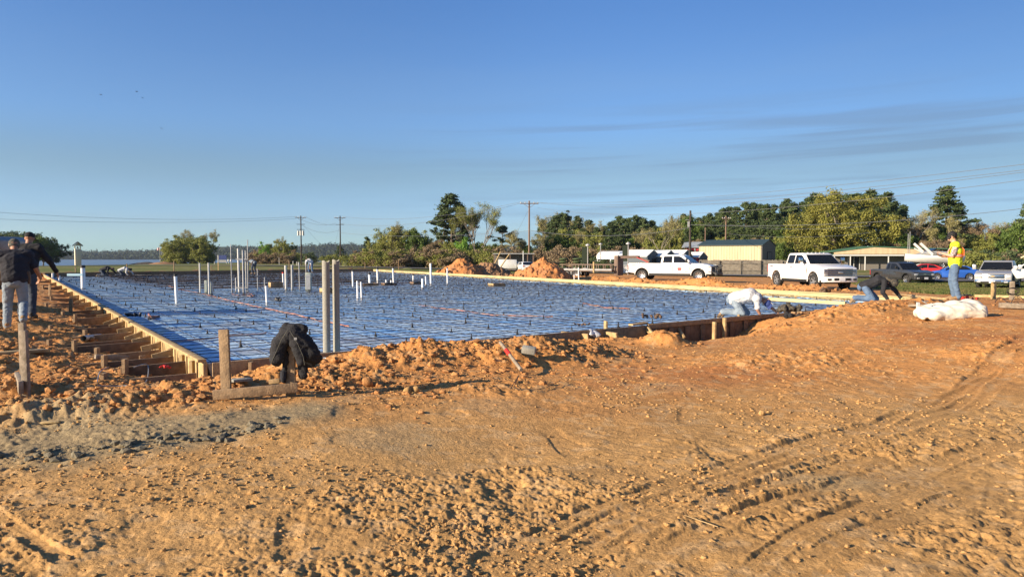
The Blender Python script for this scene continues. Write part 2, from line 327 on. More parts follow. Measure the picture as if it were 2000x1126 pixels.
# heaps: px, py of the centre on a plane of height z, radii, rotation, height, roughness
def gp(px, py, z): g = G(px, py, z); return g.x, g.y
HEAPS = [(-1.35, 9.0, .85, .60, .5, .27, 1), (-.35, 9.2, .7, .55, .6, .20, 1), (.45, 9.6, .75, .60, .6, .24, 1), (1.2, 10.2, .5, .45, .6, .10, 1), (-2.6, 8.55, .9, .35, .5, .10, .6),
    (-1.9, 7.5, .8, .28, .3, .10, .8), (-3.55, 6.25, .75, .30, .1, .14, 1), (-4.35, 5.9, .6, .3, .1, .10, 1), (-3.0, 7.0, .5, .35, .3, .10, 1), (-2.55, 8.05, .35, .28, 0, .16, .7),
    (-7.6, 10.1, .9, .7, .3, .20, 1), (-8.9, 11.6, 1.1, .8, .6, .24, 1), (-6.5, 9.2, .7, .5, .5, .12, 1), (-10.3, 13.6, 1.1, .9, .8, .20, 1), (-5.1, 6.9, .55, .3, .1, .14, 1), (-12.5, 17, 1.5, 1, .9, .22, 1),
    (2.55, 11.9, .40, .32, .6, .22, .8), (5.3, 14.1, .6, .4, .6, .03, .8), (6.9, 14.6, 1.1, .7, .6, .15, 1), (8.1, 15.7, 1.2, .6, .6, .16, 1), (9.4, 16.7, .9, .5, .6, .10, 1), (3.7, 9.7, 1.4, .8, .5, .06, .5), (7.2, 9.3, 1.6, .9, .2, .10, .6)]
# windrow of spoil behind the far right edge
for k in range(16):
    px = 1235 + k * 24 + random.uniform(-6, 6)
    if px > 1640: break
    a, b = gp(px, 549 + (px - 1235) * .042, -.1); HEAPS.append((a, b, random.uniform(.8, 1.3), .55, -1.1, random.uniform(.16, .30) * (1 if px < 1420 else .5), .8))
for px, py in ((1060, 537), (1110, 540), (1160, 541), (1200, 543), (905, 528), (870, 526), (795, 523)):
    a, b = gp(px, py, -.1); HEAPS.append((a, b, 1.6, .8, -1.1, .35, .8))
# wheel tracks: (pixel polyline, z guess, half width, depth, lug)
TR = [([(2010, 690), (1850, 790), (1640, 850), (1440, 905), (1150, 1000), (960, 1090)], .15, .11), ([(2010, 725), (1880, 800), (1700, 862), (1500, 915), (1220, 1010), (1000, 1120)], .12, .11),
    ([(1990, 880), (1800, 955), (1640, 1025), (1480, 1115), (1400, 1160)], .1, .06), ([(1960, 930), (1840, 985), (1700, 1050), (1540, 1140)], .1, .05), ([(1750, 930), (1560, 985), (1350, 1060), (1150, 1140)], .1, .07),
    ([(1720, 900), (1500, 955), (1280, 1020), (1050, 1110)], .12, .09), ([(-60, 1000), (0, 1035), (60, 1065), (130, 1110)], .1, .05), ([(830, 925), (1100, 905), (1330, 880)], .12, .10),
    ([(1600, 870), (1780, 800), (1990, 735)], .15, .07), ([(2000, 870), (1800, 920), (1650, 960)], .12, .12)]
TR = [([gp(a, b, z) for a, b in pl], w) for pl, z, w in TR]
def terrain(x, y, fine=True):
    z = base_h(x, y); r = np.hypot(x, y)
    sd = poly_sd(x, y, POLY)
    rough = np.full(x.shape, .26)
    for cx, cy, ax, ay, rot, h, rg in HEAPS:
        m = (abs(x - cx) < 3.2 * ax + 1) & (abs(y - cy) < 3.2 * ax + 1)
        if not m.any(): continue
        c, s = math.cos(rot), math.sin(rot); dx, dy = x[m] - cx, y[m] - cy
        u, v = (dx * c + dy * s) / ax, (-dx * s + dy * c) / ay
        u = u + .35 * fbm(dx * 1.9 + cx, dy * 1.9 + cy, 31, 3); v = v + .35 * fbm(dx * 2.3 + cy, dy * 2.3 + cx, 37, 3)
        g = np.exp(-(u * u + v * v) * 1.1); z[m] += h * g; rough[m] = np.maximum(rough[m], .35 + .9 * rg * sstep(.12, .6, g))
    if fine:
        near = sstep(90, 30, r)
        # trampled zone by the left form edge
        dl, _, _ = seg_sd(x, y, [(SA.x, SA.y), (SB.x, SB.y)]); left = sstep(4.5, .8, dl) * (sd > 0); rough = np.maximum(rough, .9 * left)
        df, _, _ = seg_sd(x, y, [(SA.x, SA.y), (SD.x, SD.y)]); rough = np.maximum(rough, .62 * sstep(2.2, .3, df) * (sd > 0))
        patch = sstep(.42, .62, vn(x * .55 + 3, y * .55, 71) * .6 + vn(x * 1.7, y * 1.7, 72) * .4); rough = rough + .33 * patch * sstep(30, 6, r)
        smooth_lane = np.exp(-((y - (5.7 + .33 * (x + .3))) / .75) ** 2) * sstep(-2.6, -.8, x); rough = rough * (1 - .62 * smooth_lane)
        z += .045 * fbm(x * .55, y * .55, 3, 3) * near + .06 * fbm(x * .12, y * .12, 9, 3) * sstep(1500, 30, r) * sstep(8, 30, r)
        tm = np.zeros(x.shape)
        for pl, w in TR:
            xs = [p[0] for p in pl]; ys = [p[1] for p in pl]
            m = (x > min(xs) - 1) & (x < max(xs) + 1) & (y > min(ys) - 1) & (y < max(ys) + 1)
            if not m.any(): continue
            xm, ym = x[m] + .05 * fbm(x[m] * 1.3, y[m] * 1.3, 55, 2), y[m] + .05 * fbm(x[m] * 1.3, y[m] * 1.3, 56, 2)
            d, arc, sg = seg_sd(xm, ym, pl); q = d * sg / w
            tot = sum(math.hypot(pl[i + 1][0] - pl[i][0], pl[i + 1][1] - pl[i][1]) for i in range(len(pl) - 1)); amp = (.35 + .5 * vn(arc * 1.1, q * 0 + 3, 81)) * sstep(0, .7, arc) * sstep(0, .7, tot - arc)
            inside = sstep(1.08, .85, abs(q)); rim = np.exp(-((abs(q) - 1.2) / .2) ** 2)
            grooves = .5 + .5 * np.cos(q * 9.0); lug = (.5 + .5 * np.sin(arc * 58 + np.sign(q) * 1.2 + 3 * abs(q))) * (w > .05) * vn(arc * .8 + 7, q * 0 + 1, 84)
            z[m] += amp * (-.020 * inside + .015 * rim * (.6 + .8 * vn(arc * 7, sg * 3, 83) * (w > .05)) + inside * (.007 * grooves + .010 * lug * (abs(q) > .45)))
            tm[m] = np.maximum(tm[m], inside)
        rough = rough * (1 - .7 * tm)
        # streaked, scraped soil along the sweep of the tracks on the right
        ca, sa = math.cos(.62), math.sin(.62); a_, b_ = x * ca + y * sa, -x * sa + y * ca
        sweep = sstep(-.2, 1.6, x) * sstep(7.6, 5.0, y)
        g1 = sstep(.38, .6, vn(a_ * .5, b_ * 1.6, 66)); g2 = sstep(.45, .62, vn(a_ * .4 + 9, b_ * 1.2, 67)); z += sweep * near * (.008 * fbm(a_ * .8, b_ * 6, 61, 3) + g1 * (.013 * fbm(a_ * .5, b_ * 16, 62, 3, .6) + .005 * fbm(a_ * .9, b_ * 42, 63, 2)) + g2 * .007 * fbm(a_ * 20 + 3 * b_, b_ * 5, 64, 2) * (vn(a_ * 1.5, b_ * 5, 68) > .5)); cc2, ss2 = math.cos(.95), math.sin(.95); a2, b2 = x * cc2 + y * ss2, -x * ss2 + y * cc2; z += sweep * near * sstep(.5, .7, vn(a2 * .6, b2 * 2.2, 69)) * .007 * fbm(a2 * .7, b2 * 24, 70, 2)
        k = rough * near
        cl = .5 * clods(x, y, .19, .22, 100) * sstep(.75, 1.15, rough) + 1.0 * clods(x + 3, y, .10, .50, 120) * sstep(.50, 1.0, rough)
        cl += .75 * clods(x, y + 5, .052, .50, 140) * sstep(.32, .85, rough) * sstep(22, 9, r)
        cl += .4 * clods(x + 9, y + 2, .026, .40, 160) * sstep(.2, .75, rough + .1) * sstep(11, 6, r)
        z += .48 * cl * near * (.35 + .65 * sstep(.6, 1.0, rough))
        bil_ = lambda f_, s_: 1 - 2 * np.abs(fbm(x * f_, y * f_, s_, 2, .5))
        cm = sstep(.28, .62, rough + .25 * (vn(x * 2.2, y * 2.2, 91) - .5))
        z += cm * near * (.006 * bil_(6.5, 701) + .008 * bil_(15, 703) * sstep(25, 10, r) + .009 * bil_(34, 705) * sstep(12, 6, r)) + near * sstep(12, 6, r) * .0028 * bil_(48, 707)
        z += k * (.030 * fbm(x * 2.6, y * 2.6, 11, 3, .55) + .026 * fbm(x * 11, y * 11, 13, 3, .65))
        # boot prints and dents
        z -= near * .010 * sstep(.70, .80, vn(x * 3.1 + 1.5 * vn(x, y, 5), y * 2.6, 17)) * (1 - tm) * sstep(14, 8, r)
    # pit inside the forms, and loose bank outside
    tr_l = np.exp(-(np.maximum(sd, 0) / .42) ** 2) * (sd > 0)
    df2, af, _ = seg_sd(x, y, [(SA.x, SA.y), (SD.x, SD.y)])
    deep = tr_l * (df2 < 1.6) * (sstep(5.6, 6.6, af) * sstep(12.4, 11.6, af))
    z -= .32 * np.exp(-(np.maximum(sd, 0) / .75) ** 2) * (sd > 0) * (df2 < 1.8) * sstep(7.0, 8.0, af) * sstep(11.6, 10.4, af)
    dl2, _, _ = seg_sd(x, y, [(SA.x, SA.y), (SB.x, SB.y)])
    z -= .20 * np.exp(-(np.maximum(sd, 0) / 1.0) ** 2) * (sd > 0) * (dl2 < 3) * sstep(70, 20, r)
    z = np.where(sd < -.02, -.45, z)
    cap = .14 + .35 * np.maximum(sd - .05, 0) + .6 * sstep(0.15, .9, sd)         # nothing spills over the form top
    z = np.where((sd >= -.02) & (sd < .9), np.minimum(z, cap), z)
    return z
def gz(x, y):
    return float(terrain(np.array([float(x)]), np.array([float(y)]))[0])
# ------------------------------------------------------------------ ground sheet (polar grid, one sheet to the horizon)
a1 = np.radians(np.concatenate([np.arange(-180, -44, 4.0), np.arange(-43.8, 43.8, .105), np.arange(44, 180, 4.0)]))
rr = [0.0, .5, 1.0, 1.5, 1.9]; r_ = 2.1
while r_ < 24: rr.append(r_); r_ *= 1.0031
while r_ < 60: rr.append(r_); r_ *= 1.0058
while r_ < 7000: rr.append(r_); r_ *= 1.0135
rr = np.array(rr); RA, AA = np.meshgrid(rr, a1, indexing='ij')
GX, GY = RA * np.sin(AA), RA * np.cos(AA); GZ = terrain(GX.ravel(), GY.ravel()).reshape(GX.shape)
nR, nA = GX.shape; idx = np.arange(nR * nA).reshape(nR, nA); nx = np.roll(idx, -1, axis=1)
F = np.stack([idx[:-1].ravel(), nx[:-1].ravel(), nx[1:].ravel(), idx[1:].ravel()], 1)[:, ::-1]
Vv = np.stack([GX.ravel(), GY.ravel(), GZ.ravel()], 1)
gm = fast('ground', Vv, F, True)
# soil colours as a real albedo map: orange clay, tan sand, grey clay, grass
x, y = Vv[:, 0], Vv[:, 1]; r = np.hypot(x, y); sd = poly_sd(x, y, POLY)
TAN, ORG, GRY, RED = np.array([.535, .31, .116]), np.array([.56, .26, .083]), np.array([.31, .25, .145]), np.array([.42, .15, .05])
GR1, GR2 = np.array([.13, .155, .035]), np.array([.26, .22, .085])
w1 = vn(x * .45, y * .45, 201) * .6 + vn(x * 1.7, y * 1.7, 202) * .4
org = np.clip(sstep(5.2, 8.5, y - .12 * x + 1.6 * (w1 - .5)), 0, 1) * .95
C = TAN * (1 - org[:, None]) + ORG * org[:, None]
redm = sstep(.55, .75, fbm(x * .6, y * .6, 210, 4) * .5 + .5) * sstep(5, 9, y) * .5
C = C * (1 - redm[:, None]) + RED * redm[:, None]
damp = sstep(.52, .72, fbm(x * 1.1 + 4, y * 1.6, 213, 5, .6) * .5 + .5) * .24; C = C * (1 - damp[:, None] * np.array([.35, .40, .45])); fleck = sstep(.60, .70, vn(x * 7, y * 9, 214) * .6 + vn(x * 19, y * 23, 215) * .4) * .45; C = C * (1 - fleck[:, None]) + np.array([.60, .40, .20]) * fleck[:, None]
gl = [gp(-160, 886, .15), gp(150, 880, .15), gp(360, 856, .18), gp(600, 820, .2)]
dg_, _, _ = seg_sd(x, y, gl); wdt = .54 * (1 - .35 * sstep(-3, -1.2, x)) ; gq = dg_ / wdt + .7 * fbm(x * 1.6, y * 1.6, 220, 4)
gmask = sstep(1.35, .35, gq) * .85
C = C * (1 - gmask[:, None]) + GRY * gmask[:, None]
for (px, py, z0, rad, st) in ((130, 815, .25, .5, .7), (780, 860, .2, .6, .35), (1300, 760, .2, .5, .25), (1620, 940, .15, .35, .4), (950, 800, .2, .5, .25)):
    qx, qy = gp(px, py, z0); q = np.hypot(x - qx, (y - qy) * 1.4) / rad + .5 * fbm(x * 2, y * 2, 230, 3); mm = sstep(1.1, .5, q) * st; C = C * (1 - mm[:, None]) + GRY * 1.25 * mm[:, None]
# grass
dirt_r = [gp(1040, 545, -.2), gp(1130, 531, -.4), gp(1380, 537.5, -.5), gp(1500, 538, -.5), gp(1640, 545, -.5), gp(1705, 562, -.3), gp(1860, 574, -.1), gp(2300, 582, -.1), gp(2300, 640, .4), gp(1300, 640, .3), gp(900, 560, .3)]
dr = poly_sd(x, y, dirt_r); ds = sd - 5.0 - 2.5 * sstep(0, -40, x)
gmk = np.clip(np.minimum(ds, dr) + 1.2 * fbm(x * .8, y * .8, 240, 4), -3, 3); g_ = sstep(-.4, .9, gmk) * (r > 24) * ((y > 20) | (abs(x) > 40))
tone = fbm(x * .07, y * .16, 250, 4) * .5 + .5; tone2 = sstep(.42, .70, tone * .75 + .25 * vn(x * 1.1, y * 1.1, 252))
tone2 = np.maximum(tone2, sstep(9, 3, gmk * 3 + (sd - 8) * .4) * .85 * (x < -5))
GC = GR1 * (1 - tone2[:, None]) + GR2 * tone2[:, None]
C = C * (1 - g_[:, None]) + GC * g_[:, None]
C = C * (1 + .10 * fbm(x * 3.1, y * 3.1, 260, 4))[:, None]
ca_ = gm.color_attributes.new('soil', 'FLOAT_COLOR', 'POINT'); ca_.data.foreach_set('color', np.concatenate([C, np.ones((len(C), 1))], 1).astype(np.float32).ravel())
gmat = bpy.data.materials.new('soil'); gmat.use_nodes = True; n, l = gmat.node_tree.nodes, gmat.node_tree.links; p = n['Principled BSDF']; p.inputs['Roughness'].default_value = .95; p.inputs['Specular IOR Level'].default_value = .15
at = n.new('ShaderNodeVertexColor'); at.layer_name = 'soil'; t = n.new('ShaderNodeTexCoord')
z1 = n.new('ShaderNodeTexNoise'); z1.inputs['Scale'].default_value = 14; z1.inputs['Detail'].default_value = 10; z1.inputs['Roughness'].default_value = .7; l.new(t.outputs['Object'], z1.inputs['Vector'])
mr = n.new('ShaderNodeMapRange'); mr.inputs[1].default_value = .3; mr.inputs[2].default_value = .7; mr.inputs[3].default_value = .70; mr.inputs[4].default_value = 1.25; l.new(z1.outputs['Fac'], mr.inputs[0])
vm = n.new('ShaderNodeVectorMath'); vm.operation = 'SCALE'; l.new(at.outputs[0], vm.inputs[0]); l.new(mr.outputs[0], vm.inputs['Scale']); l.new(vm.outputs[0], p.inputs['Base Color'])
z2 = n.new('ShaderNodeTexNoise'); z2.inputs['Scale'].default_value = 38; z2.inputs['Detail'].default_value = 7; z2.inputs['Roughness'].default_value = .72; l.new(t.outputs['Object'], z2.inputs['Vector'])
bp = n.new('ShaderNodeBump'); bp.inputs['Strength'].default_value = .75; bp.inputs['Distance'].default_value = .022; l.new(z2.outputs['Fac'], bp.inputs['Height']); l.new(bp.outputs[0], p.inputs['Normal'])
ground = mk('ground', gm, gmat); tag(ground, kind='structure')
M['soil'] = gmat
# plain soil material for separate clods and piles
M['clod'] = mat('loose_clay', (.46, .235, .09), .95, 0, (.36, .17, .065), 2.5, .8, 22, spec=.15); M['clod_tan'] = mat('loose_tan_clay', (.55, .32, .125), .95, 0, (.36, .22, .09), 9, .8, 40, spec=.15)
M['pile'] = mat('heaped_clay', (.50, .215, .075), .95, 0, (.42, .20, .09), .9, .9, 9, spec=.15, thr=(.4, .6))
M['pile_grey'] = mat('heaped_brown_clay', (.34, .20, .11), .95, 0, (.26, .15, .08), 1.2, 1.0, 7, spec=.15); M['mulch'] = mat('dark_mulch', (.035, .03, .024), .95, 0, (.07, .055, .04), 2, 1, 6)
# ------------------------------------------------------------------ loose crumbs of soil (nobody could count them)
def rock_bank(k, seed):
    out = []
    rg = np.random.default_rng(seed)
    t = (1 + 5 ** .5) / 2
    ico = np.array([(-1, t, 0), (1, t, 0), (-1, -t, 0), (1, -t, 0), (0, -1, t), (0, 1, t), (0, -1, -t), (0, 1, -t), (t, 0, -1), (t, 0, 1), (-t, 0, -1), (-t, 0, 1)], float); ico /= np.linalg.norm(ico[0])
    fc = np.array([(0, 11, 5), (0, 5, 1), (0, 1, 7), (0, 7, 10), (0, 10, 11), (1, 5, 9), (5, 11, 4), (11, 10, 2), (10, 7, 6), (7, 1, 8), (3, 9, 4), (3, 4, 2), (3, 2, 6), (3, 6, 8), (3, 8, 9), (4, 9, 5), (2, 4, 11), (6, 2, 10), (8, 6, 7), (9, 8, 1)])
    for i in range(k):
        q = ico * rg.uniform(.6, 1.25, (12, 1)) * rg.uniform([.75, .75, .45], [1.3, 1.1, .9]); out.append(q)
    return out, fc
RB, RF = rock_bank(24, 3)
def scatter_rocks(name, pos, size, m, seed=1):
    rg = np.random.default_rng(seed); n_ = len(pos); Vs = np.empty((n_, 12, 3)); pick = rg.integers(0, len(RB), n_); an = rg.uniform(0, 6.28, n_)
    bank = np.stack(RB)[pick]; c, s = np.cos(an)[:, None], np.sin(an)[:, None]
    Vs[..., 0] = bank[..., 0] * c - bank[..., 1] * s; Vs[..., 1] = bank[..., 0] * s + bank[..., 1] * c; Vs[..., 2] = bank[..., 2]
    Vs = Vs * size[:, None, None] + pos[:, None, :]
    Fs = (np.arange(n_)[:, None, None] * 12 + RF[None]).reshape(-1, 3)
    return mk(name, fast(name, Vs.reshape(-1, 3), Fs, False), m)
def crumbs(name, n_, rmin, rmax, smin, smax, m, seed, cond):
    rg = np.random.default_rng(seed); rr_ = np.exp(rg.uniform(math.log(rmin), math.log(rmax), n_)); aa = np.radians(rg.uniform(-39, 39, n_))
    X, Y = rr_ * np.sin(aa), rr_ * np.cos(aa); keep = cond(X, Y, rg); X, Y = X[keep], Y[keep]
    Z = terrain(X, Y); S = smin + (smax - smin) * rg.random(len(X)) ** 4.5
    o = scatter_rocks(name, np.stack([X, Y, Z + S * .15], 1), S, m, seed); return tag(o, kind='stuff')
def cond_all(X, Y, rg):
    s_ = poly_sd(X, Y, POLY); dens = .10 + .8 * sstep(.5, .66, vn(X * .9, Y * .9, 301)); 
    for cx, cy, ax, ay, rot, h, rgg in HEAPS: dens = np.maximum(dens, np.exp(-((X - cx) ** 2 + (Y - cy) ** 2) / (ax * ax) * .8) * 1.3)
    dens = np.maximum(dens, sstep(3.5, .5, s_) * .9)
    gpx, _, _ = seg_sd(X, Y, gl)
    return (s_ > .12) & (rg.random(len(X)) < dens) & (gpx > .35)
tag(crumbs('dirt_crumbs', 70000, 2.3, 26, .003, .020, M['clod_tan'], 11, cond_all), 'loose crumbs of tan clay strewn over the scraped ground', 'loose soil')
def cond_heap(X, Y, rg):
    s_ = poly_sd(X, Y, POLY); dens = np.zeros(X.shape)
    for cx, cy, ax, ay, rot, h, rgg in HEAPS[:22]:
        if rgg > .7: dens = np.maximum(dens, np.exp(-((X - cx) ** 2 + (Y - cy) ** 2) / (ax * ax) * .7))
    dens = np.maximum(dens, .5 * sstep(4.0, 1, s_) * (X < -4)); gpx, _, _ = seg_sd(X, Y, gl); return (s_ > .15) & (rg.random(len(X)) < dens) & (gpx > .7)
tag(crumbs('clay_lumps', 42000, 5.2, 24, .008, .055, M['clod'], 12, cond_heap), 'broken lumps of orange clay on the spoil heaps along the forms', 'loose soil')
def cond_far(X, Y, rg):
    s_ = poly_sd(X, Y, POLY); dens = np.full(X.shape, .01)
    for cx, cy, ax, ay, rot, h, rgg in HEAPS[22:]: dens = np.maximum(dens, np.exp(-((X - cx) ** 2 + (Y - cy) ** 2) / (ax * ax) * .8))
    return (s_ > .3) & (rg.random(len(X)) < dens)
tag(crumbs('windrow_lumps', 60000, 22, 62, .03, .17, M['clod'], 14, cond_far), 'broken orange clay lumps along the windrow in front of the white pickups', 'loose soil')
def cond_gry(X, Y, rg):
    gpx, _, _ = seg_sd(X, Y - .0, [(a, b - .32) for a, b in gl]); return (rg.random(len(X)) < sstep(.22, .03, gpx)) & (X < -1.9 + .2 * rg.random(len(X)))
M['clod_grey'] = mat('grey_clay', (.22, .19, .13), .95, 0, (.15, .13, .09), 9, .7, 40, spec=.15)
tag(crumbs('grey_clay_lumps', 22000, 3.5, 8, .005, .05, M['clod_grey'], 13, cond_gry), 'dark grey clay lumps in a band across the bare ground', 'loose soil')
# ------------------------------------------------------------------ lake, road, parking
def sheet(name, pts, m, z=None, kind='structure', sub=1):
    mb = MB(); mb.add([(p[0], p[1], p[2] if len(p) > 2 else z) for p in pts], [tuple(range(len(pts)))]); o = mb.build(name, m); return tag(o, kind=kind)
M['water'] = mat('lake_water', (.09, .13, .17), .32, 0, bump=.25, bscale=.5)
lake = sheet('lake', [(-1500, 480), (420, 480), (500, 2300), (-2200, 2300)], M['water'], -4.6)
def strip(name, pts, w, m, lift=.03):
    vs, fs = [], []
    den = []
    for i in range(len(pts) - 1):
        for k in range(14): t_ = k / 14; den.append((pts[i][0] * (1 - t_) + pts[i + 1][0] * t_, pts[i][1] * (1 - t_) + pts[i + 1][1] * t_))
    den.append(pts[-1])
    for i, (a, b) in enumerate(den):
        c, d = den[max(i - 1, 0)]; e, f = den[min(i + 1, len(den) - 1)]; tx, ty = e - c, f - d; L = math.hypot(tx, ty); nx_, ny_ = -ty / L, tx / L
        for q in (-1, -.5, 0, .5, 1):
            X, Y = a + nx_ * w * q, b + ny_ * w * q; vs.append((X, Y, float(base_h(X, Y)) + lift + .12))
    for i in range(len(den) - 1):
        for q in range(4): fs.append((i * 5 + q, i * 5 + q + 1, i * 5 + q + 6, i * 5 + q + 5))
    mb = MB(); mb.add(vs, fs); o = mb.build(name, m); return tag(o, kind='structure')
road = strip('road', [(-150, 175), (-60, 150), (-28, 128), (0, 104), (24, 84), (50, 77), (80, 75), (160, 80)], 3.2, M['asphalt'])
park = strip('parking_lot', [(38, 68), (60, 67)], 5.5, M['asphalt'], .06)
# ================================================================== slab area: vapour barrier, steel, forms
def bil(s, t):
    A, B, C_, D = [np.array(q[:2]) for q in (SA, SB, SC, SD)]
    s, t = s[..., None], t[..., None]; return A * (1 - s) * (1 - t) + D * s * (1 - t) + B * (1 - s) * t + C_ * s * t
ss = np.linspace(0, 1, 420); tt = np.linspace(0, 1, 760) ** 1.75
S_, T_ = np.meshgrid(ss, tt, indexing='ij'); XY = bil(S_, T_); bx, by = XY[..., 0].ravel(), XY[..., 1].ravel()
uu = (bx - SA.x) * U.x + (by - SA.y) * U.y; vv = -(bx - SA.x) * U.y + (by - SA.y) * U.x
sdb = -poly_sd(bx, by, POLY)
wr = .030 * fbm(uu * .35, vv * 1.3, 400, 4) + .020 * np.abs(fbm(uu * .9, vv * 3.6, 410, 4)) + .012 * np.abs(fbm(uu * 2.8, vv * 4.5, 420, 3)) + .010 * fbm(uu * 4, vv * 9, 430, 3)
zb = .10 + 1.35 * wr
zb -= .30 * sstep(.62, .30, sdb) * sstep(.0, .12, sdb)
def beam(c, w): return sstep(w, w * .55, np.abs(vv - c)) * sstep(4.6, 5.6, uu) * sstep(19, 17.5, uu)
BEAMS = [26.5, 29.5, 32.5, 35.5, 38.5, 41.5, 44.5, 48.0, 51.5, 55]
for c in BEAMS: zb -= .35 * beam(c, .55)
dn_, _, _ = seg_sd(bx, by, [(SB.x, SB.y), (SA.x, SA.y), (SD.x, SD.y)]); zb += .17 * sstep(.10, .02, sdb) * (dn_ < .2)
n1, n2 = S_.shape; ix = np.arange(n1 * n2).reshape(n1, n2)
Fb = np.stack([ix[:-1, :-1].ravel(), ix[1:, :-1].ravel(), ix[1:, 1:].ravel(), ix[:-1, 1:].ravel()], 1)
sdirt_brown = sstep(.62, .80, fbm(uu * .5, vv * .9, 440, 4) * .5 + .5) * .5
for c in BEAMS: sdirt_brown = np.maximum(sdirt_brown, .85 * beam(c, 1.15))  # sheet turns browner in bands over the beam trenches
vb = fast('vapour_barrier', np.stack([bx, by, zb], 1), Fb, True)
at_ = vb.color_attributes.new('dirt', 'FLOAT_COLOR', 'POINT'); at_.data.foreach_set('color', np.repeat(np.stack([sdirt_brown, sdirt_brown, sdirt_brown, np.ones_like(sdirt_brown)], 1), 1, 0).astype(np.float32).ravel())
pm = bpy.data.materials.new('blue_plastic_sheet'); pm.use_nodes = True; n, l = pm.node_tree.nodes, pm.node_tree.links; p = n['Principled BSDF']
t = n.new('ShaderNodeTexCoord'); z1 = n.new('ShaderNodeTexNoise'); z1.inputs['Scale'].default_value = 1.1; z1.inputs['Detail'].default_value = 7; z1.inputs['Roughness'].default_value = .65; mpp = n.new('ShaderNodeMapping'); mpp.inputs['Rotation'].default_value = (0, 0, -.68); mpp.inputs['Scale'].default_value = (.5, 1.5, 1); l.new(t.outputs['Object'], mpp.inputs[0]); l.new(mpp.outputs[0], z1.inputs['Vector'])
mr = n.new('ShaderNodeMapRange'); mr.inputs[1].default_value = .36; mr.inputs[2].default_value = .58; l.new(z1.outputs['Fac'], mr.inputs[0])
mx = n.new('ShaderNodeMix'); mx.data_type = 'RGBA'; mx.inputs[6].default_value = (.13, .37, .74, 1); mx.inputs[7].default_value = (.54, .69, .80, 1); l.new(mr.outputs[0], mx.inputs['Factor'])
vc = n.new('ShaderNodeVertexColor'); vc.layer_name = 'dirt'; mx2 = n.new('ShaderNodeMix'); mx2.data_type = 'RGBA'; mx2.inputs[7].default_value = (.24, .155, .09, 1)
l.new(vc.outputs[0], mx2.inputs['Factor']); l.new(mx.outputs[2], mx2.inputs[6]); l.new(mx2.outputs[2], p.inputs['Base Color'])
p.inputs['Roughness'].default_value = .30; p.inputs['Specular IOR Level'].default_value = .7
z2 = n.new('ShaderNodeTexNoise'); z2.inputs['Scale'].default_value = 7; z2.inputs['Detail'].default_value = 6; l.new(t.outputs['Object'], z2.inputs['Vector'])
bp = n.new('ShaderNodeBump'); bp.inputs['Strength'].default_value = .7; bp.inputs['Distance'].default_value = .05; l.new(z2.outputs['Fac'], bp.inputs['Height']); l.new(bp.outputs[0], p.inputs['Normal'])
tag(mk('vapour_barrier', vb, pm), 'wrinkled blue plastic sheet lying under the reinforcement grid inside the forms', 'plastic sheet')
# ------------------------------------------------------------------ reinforcing bars
def clip_line(p0, d):
    """parameters where the line p0 + s d crosses the slab outline"""
    hit = []
    for i in range(4):
        ax, ay = POLY[i]; bx_, by_ = POLY[(i + 1) % 4]; ex, ey = bx_ - ax, by_ - ay; den = d[0] * ey - d[1] * ex
        if abs(den) < 1e-9: continue
        s = ((ax - p0[0]) * ey - (ay - p0[1]) * ex) / den; q = ((ax - p0[0]) * d[1] - (ay - p0[1]) * d[0]) / den
        if 0 <= q <= 1: hit.append(s)
    return (min(hit), max(hit)) if len(hit) >= 2 else None
W_ = Vector((-U.y, U.x, 0)); bars = []
ZR = .185
def bar_pts(p0, d, s0, s1, z, rg):
    L = s1 - s0; k = max(2, int(L / .9)); out = []; ph = rg.uniform(0, 6); off = rg.uniform(-.025, .025); w = Vector((-d[1], d[0], 0))
    for i in range(k + 1):
        s = s0 + L * i / k; q = p0 + Vector((d[0], d[1], 0)) * s + w * (off + .012 * math.sin(s * .7 + ph)); out.append((q.x, q.y, z + .010 * math.sin(s * 1.9 + ph * 2)))
    return out
rg_ = random.Random(5); STEP = .42
for i in range(1, 190):
    p0 = SA + W_ * (i * STEP); h_ = clip_line(p0, (U.x, U.y))
    if h_ and h_[1] - h_[0] > 1: bars.append((abs(i * STEP) + (2 if i * STEP > 15 else 0), bar_pts(p0, (U.x, U.y), h_[0] + .1, h_[1] - .1, ZR, rg_)))
nU = len(bars)
for i in range(-2, 120):
    p0 = SA + U * (.2 + i * STEP); h_ = clip_line(p0, (V_.x, V_.y))
    if h_ and h_[1] - h_[0] > 1: bars.append((abs(i * STEP) * 1.1, bar_pts(p0, (V_.x, V_.y), h_[0] + .1, h_[1] - .1, ZR + .012, rg_)))
bars.sort(key=lambda b: b[0])
mat_root = empty('rebar_mat', 'rusty steel reinforcement grid tied over the blue sheet in the forms', 'rebar mat', (SA.x, SA.y, ZR))
inv = Matrix.Translation((-SA.x, -SA.y, -ZR))
for i, (_, pts) in enumerate(bars[:98]):
    mb = MB(); mb.tube([inv @ Vector(q) for q in pts], .0055, 4, True, False); mb.build('rebar', M['rebar'], mat_root)
mb = MB()
for _, pts in bars[98:]: mb.tube([inv @ Vector(q) for q in pts], .0055, 3, False, False)
tag(mb.build('far_rebar', M['rebar'], mat_root), kind='stuff')
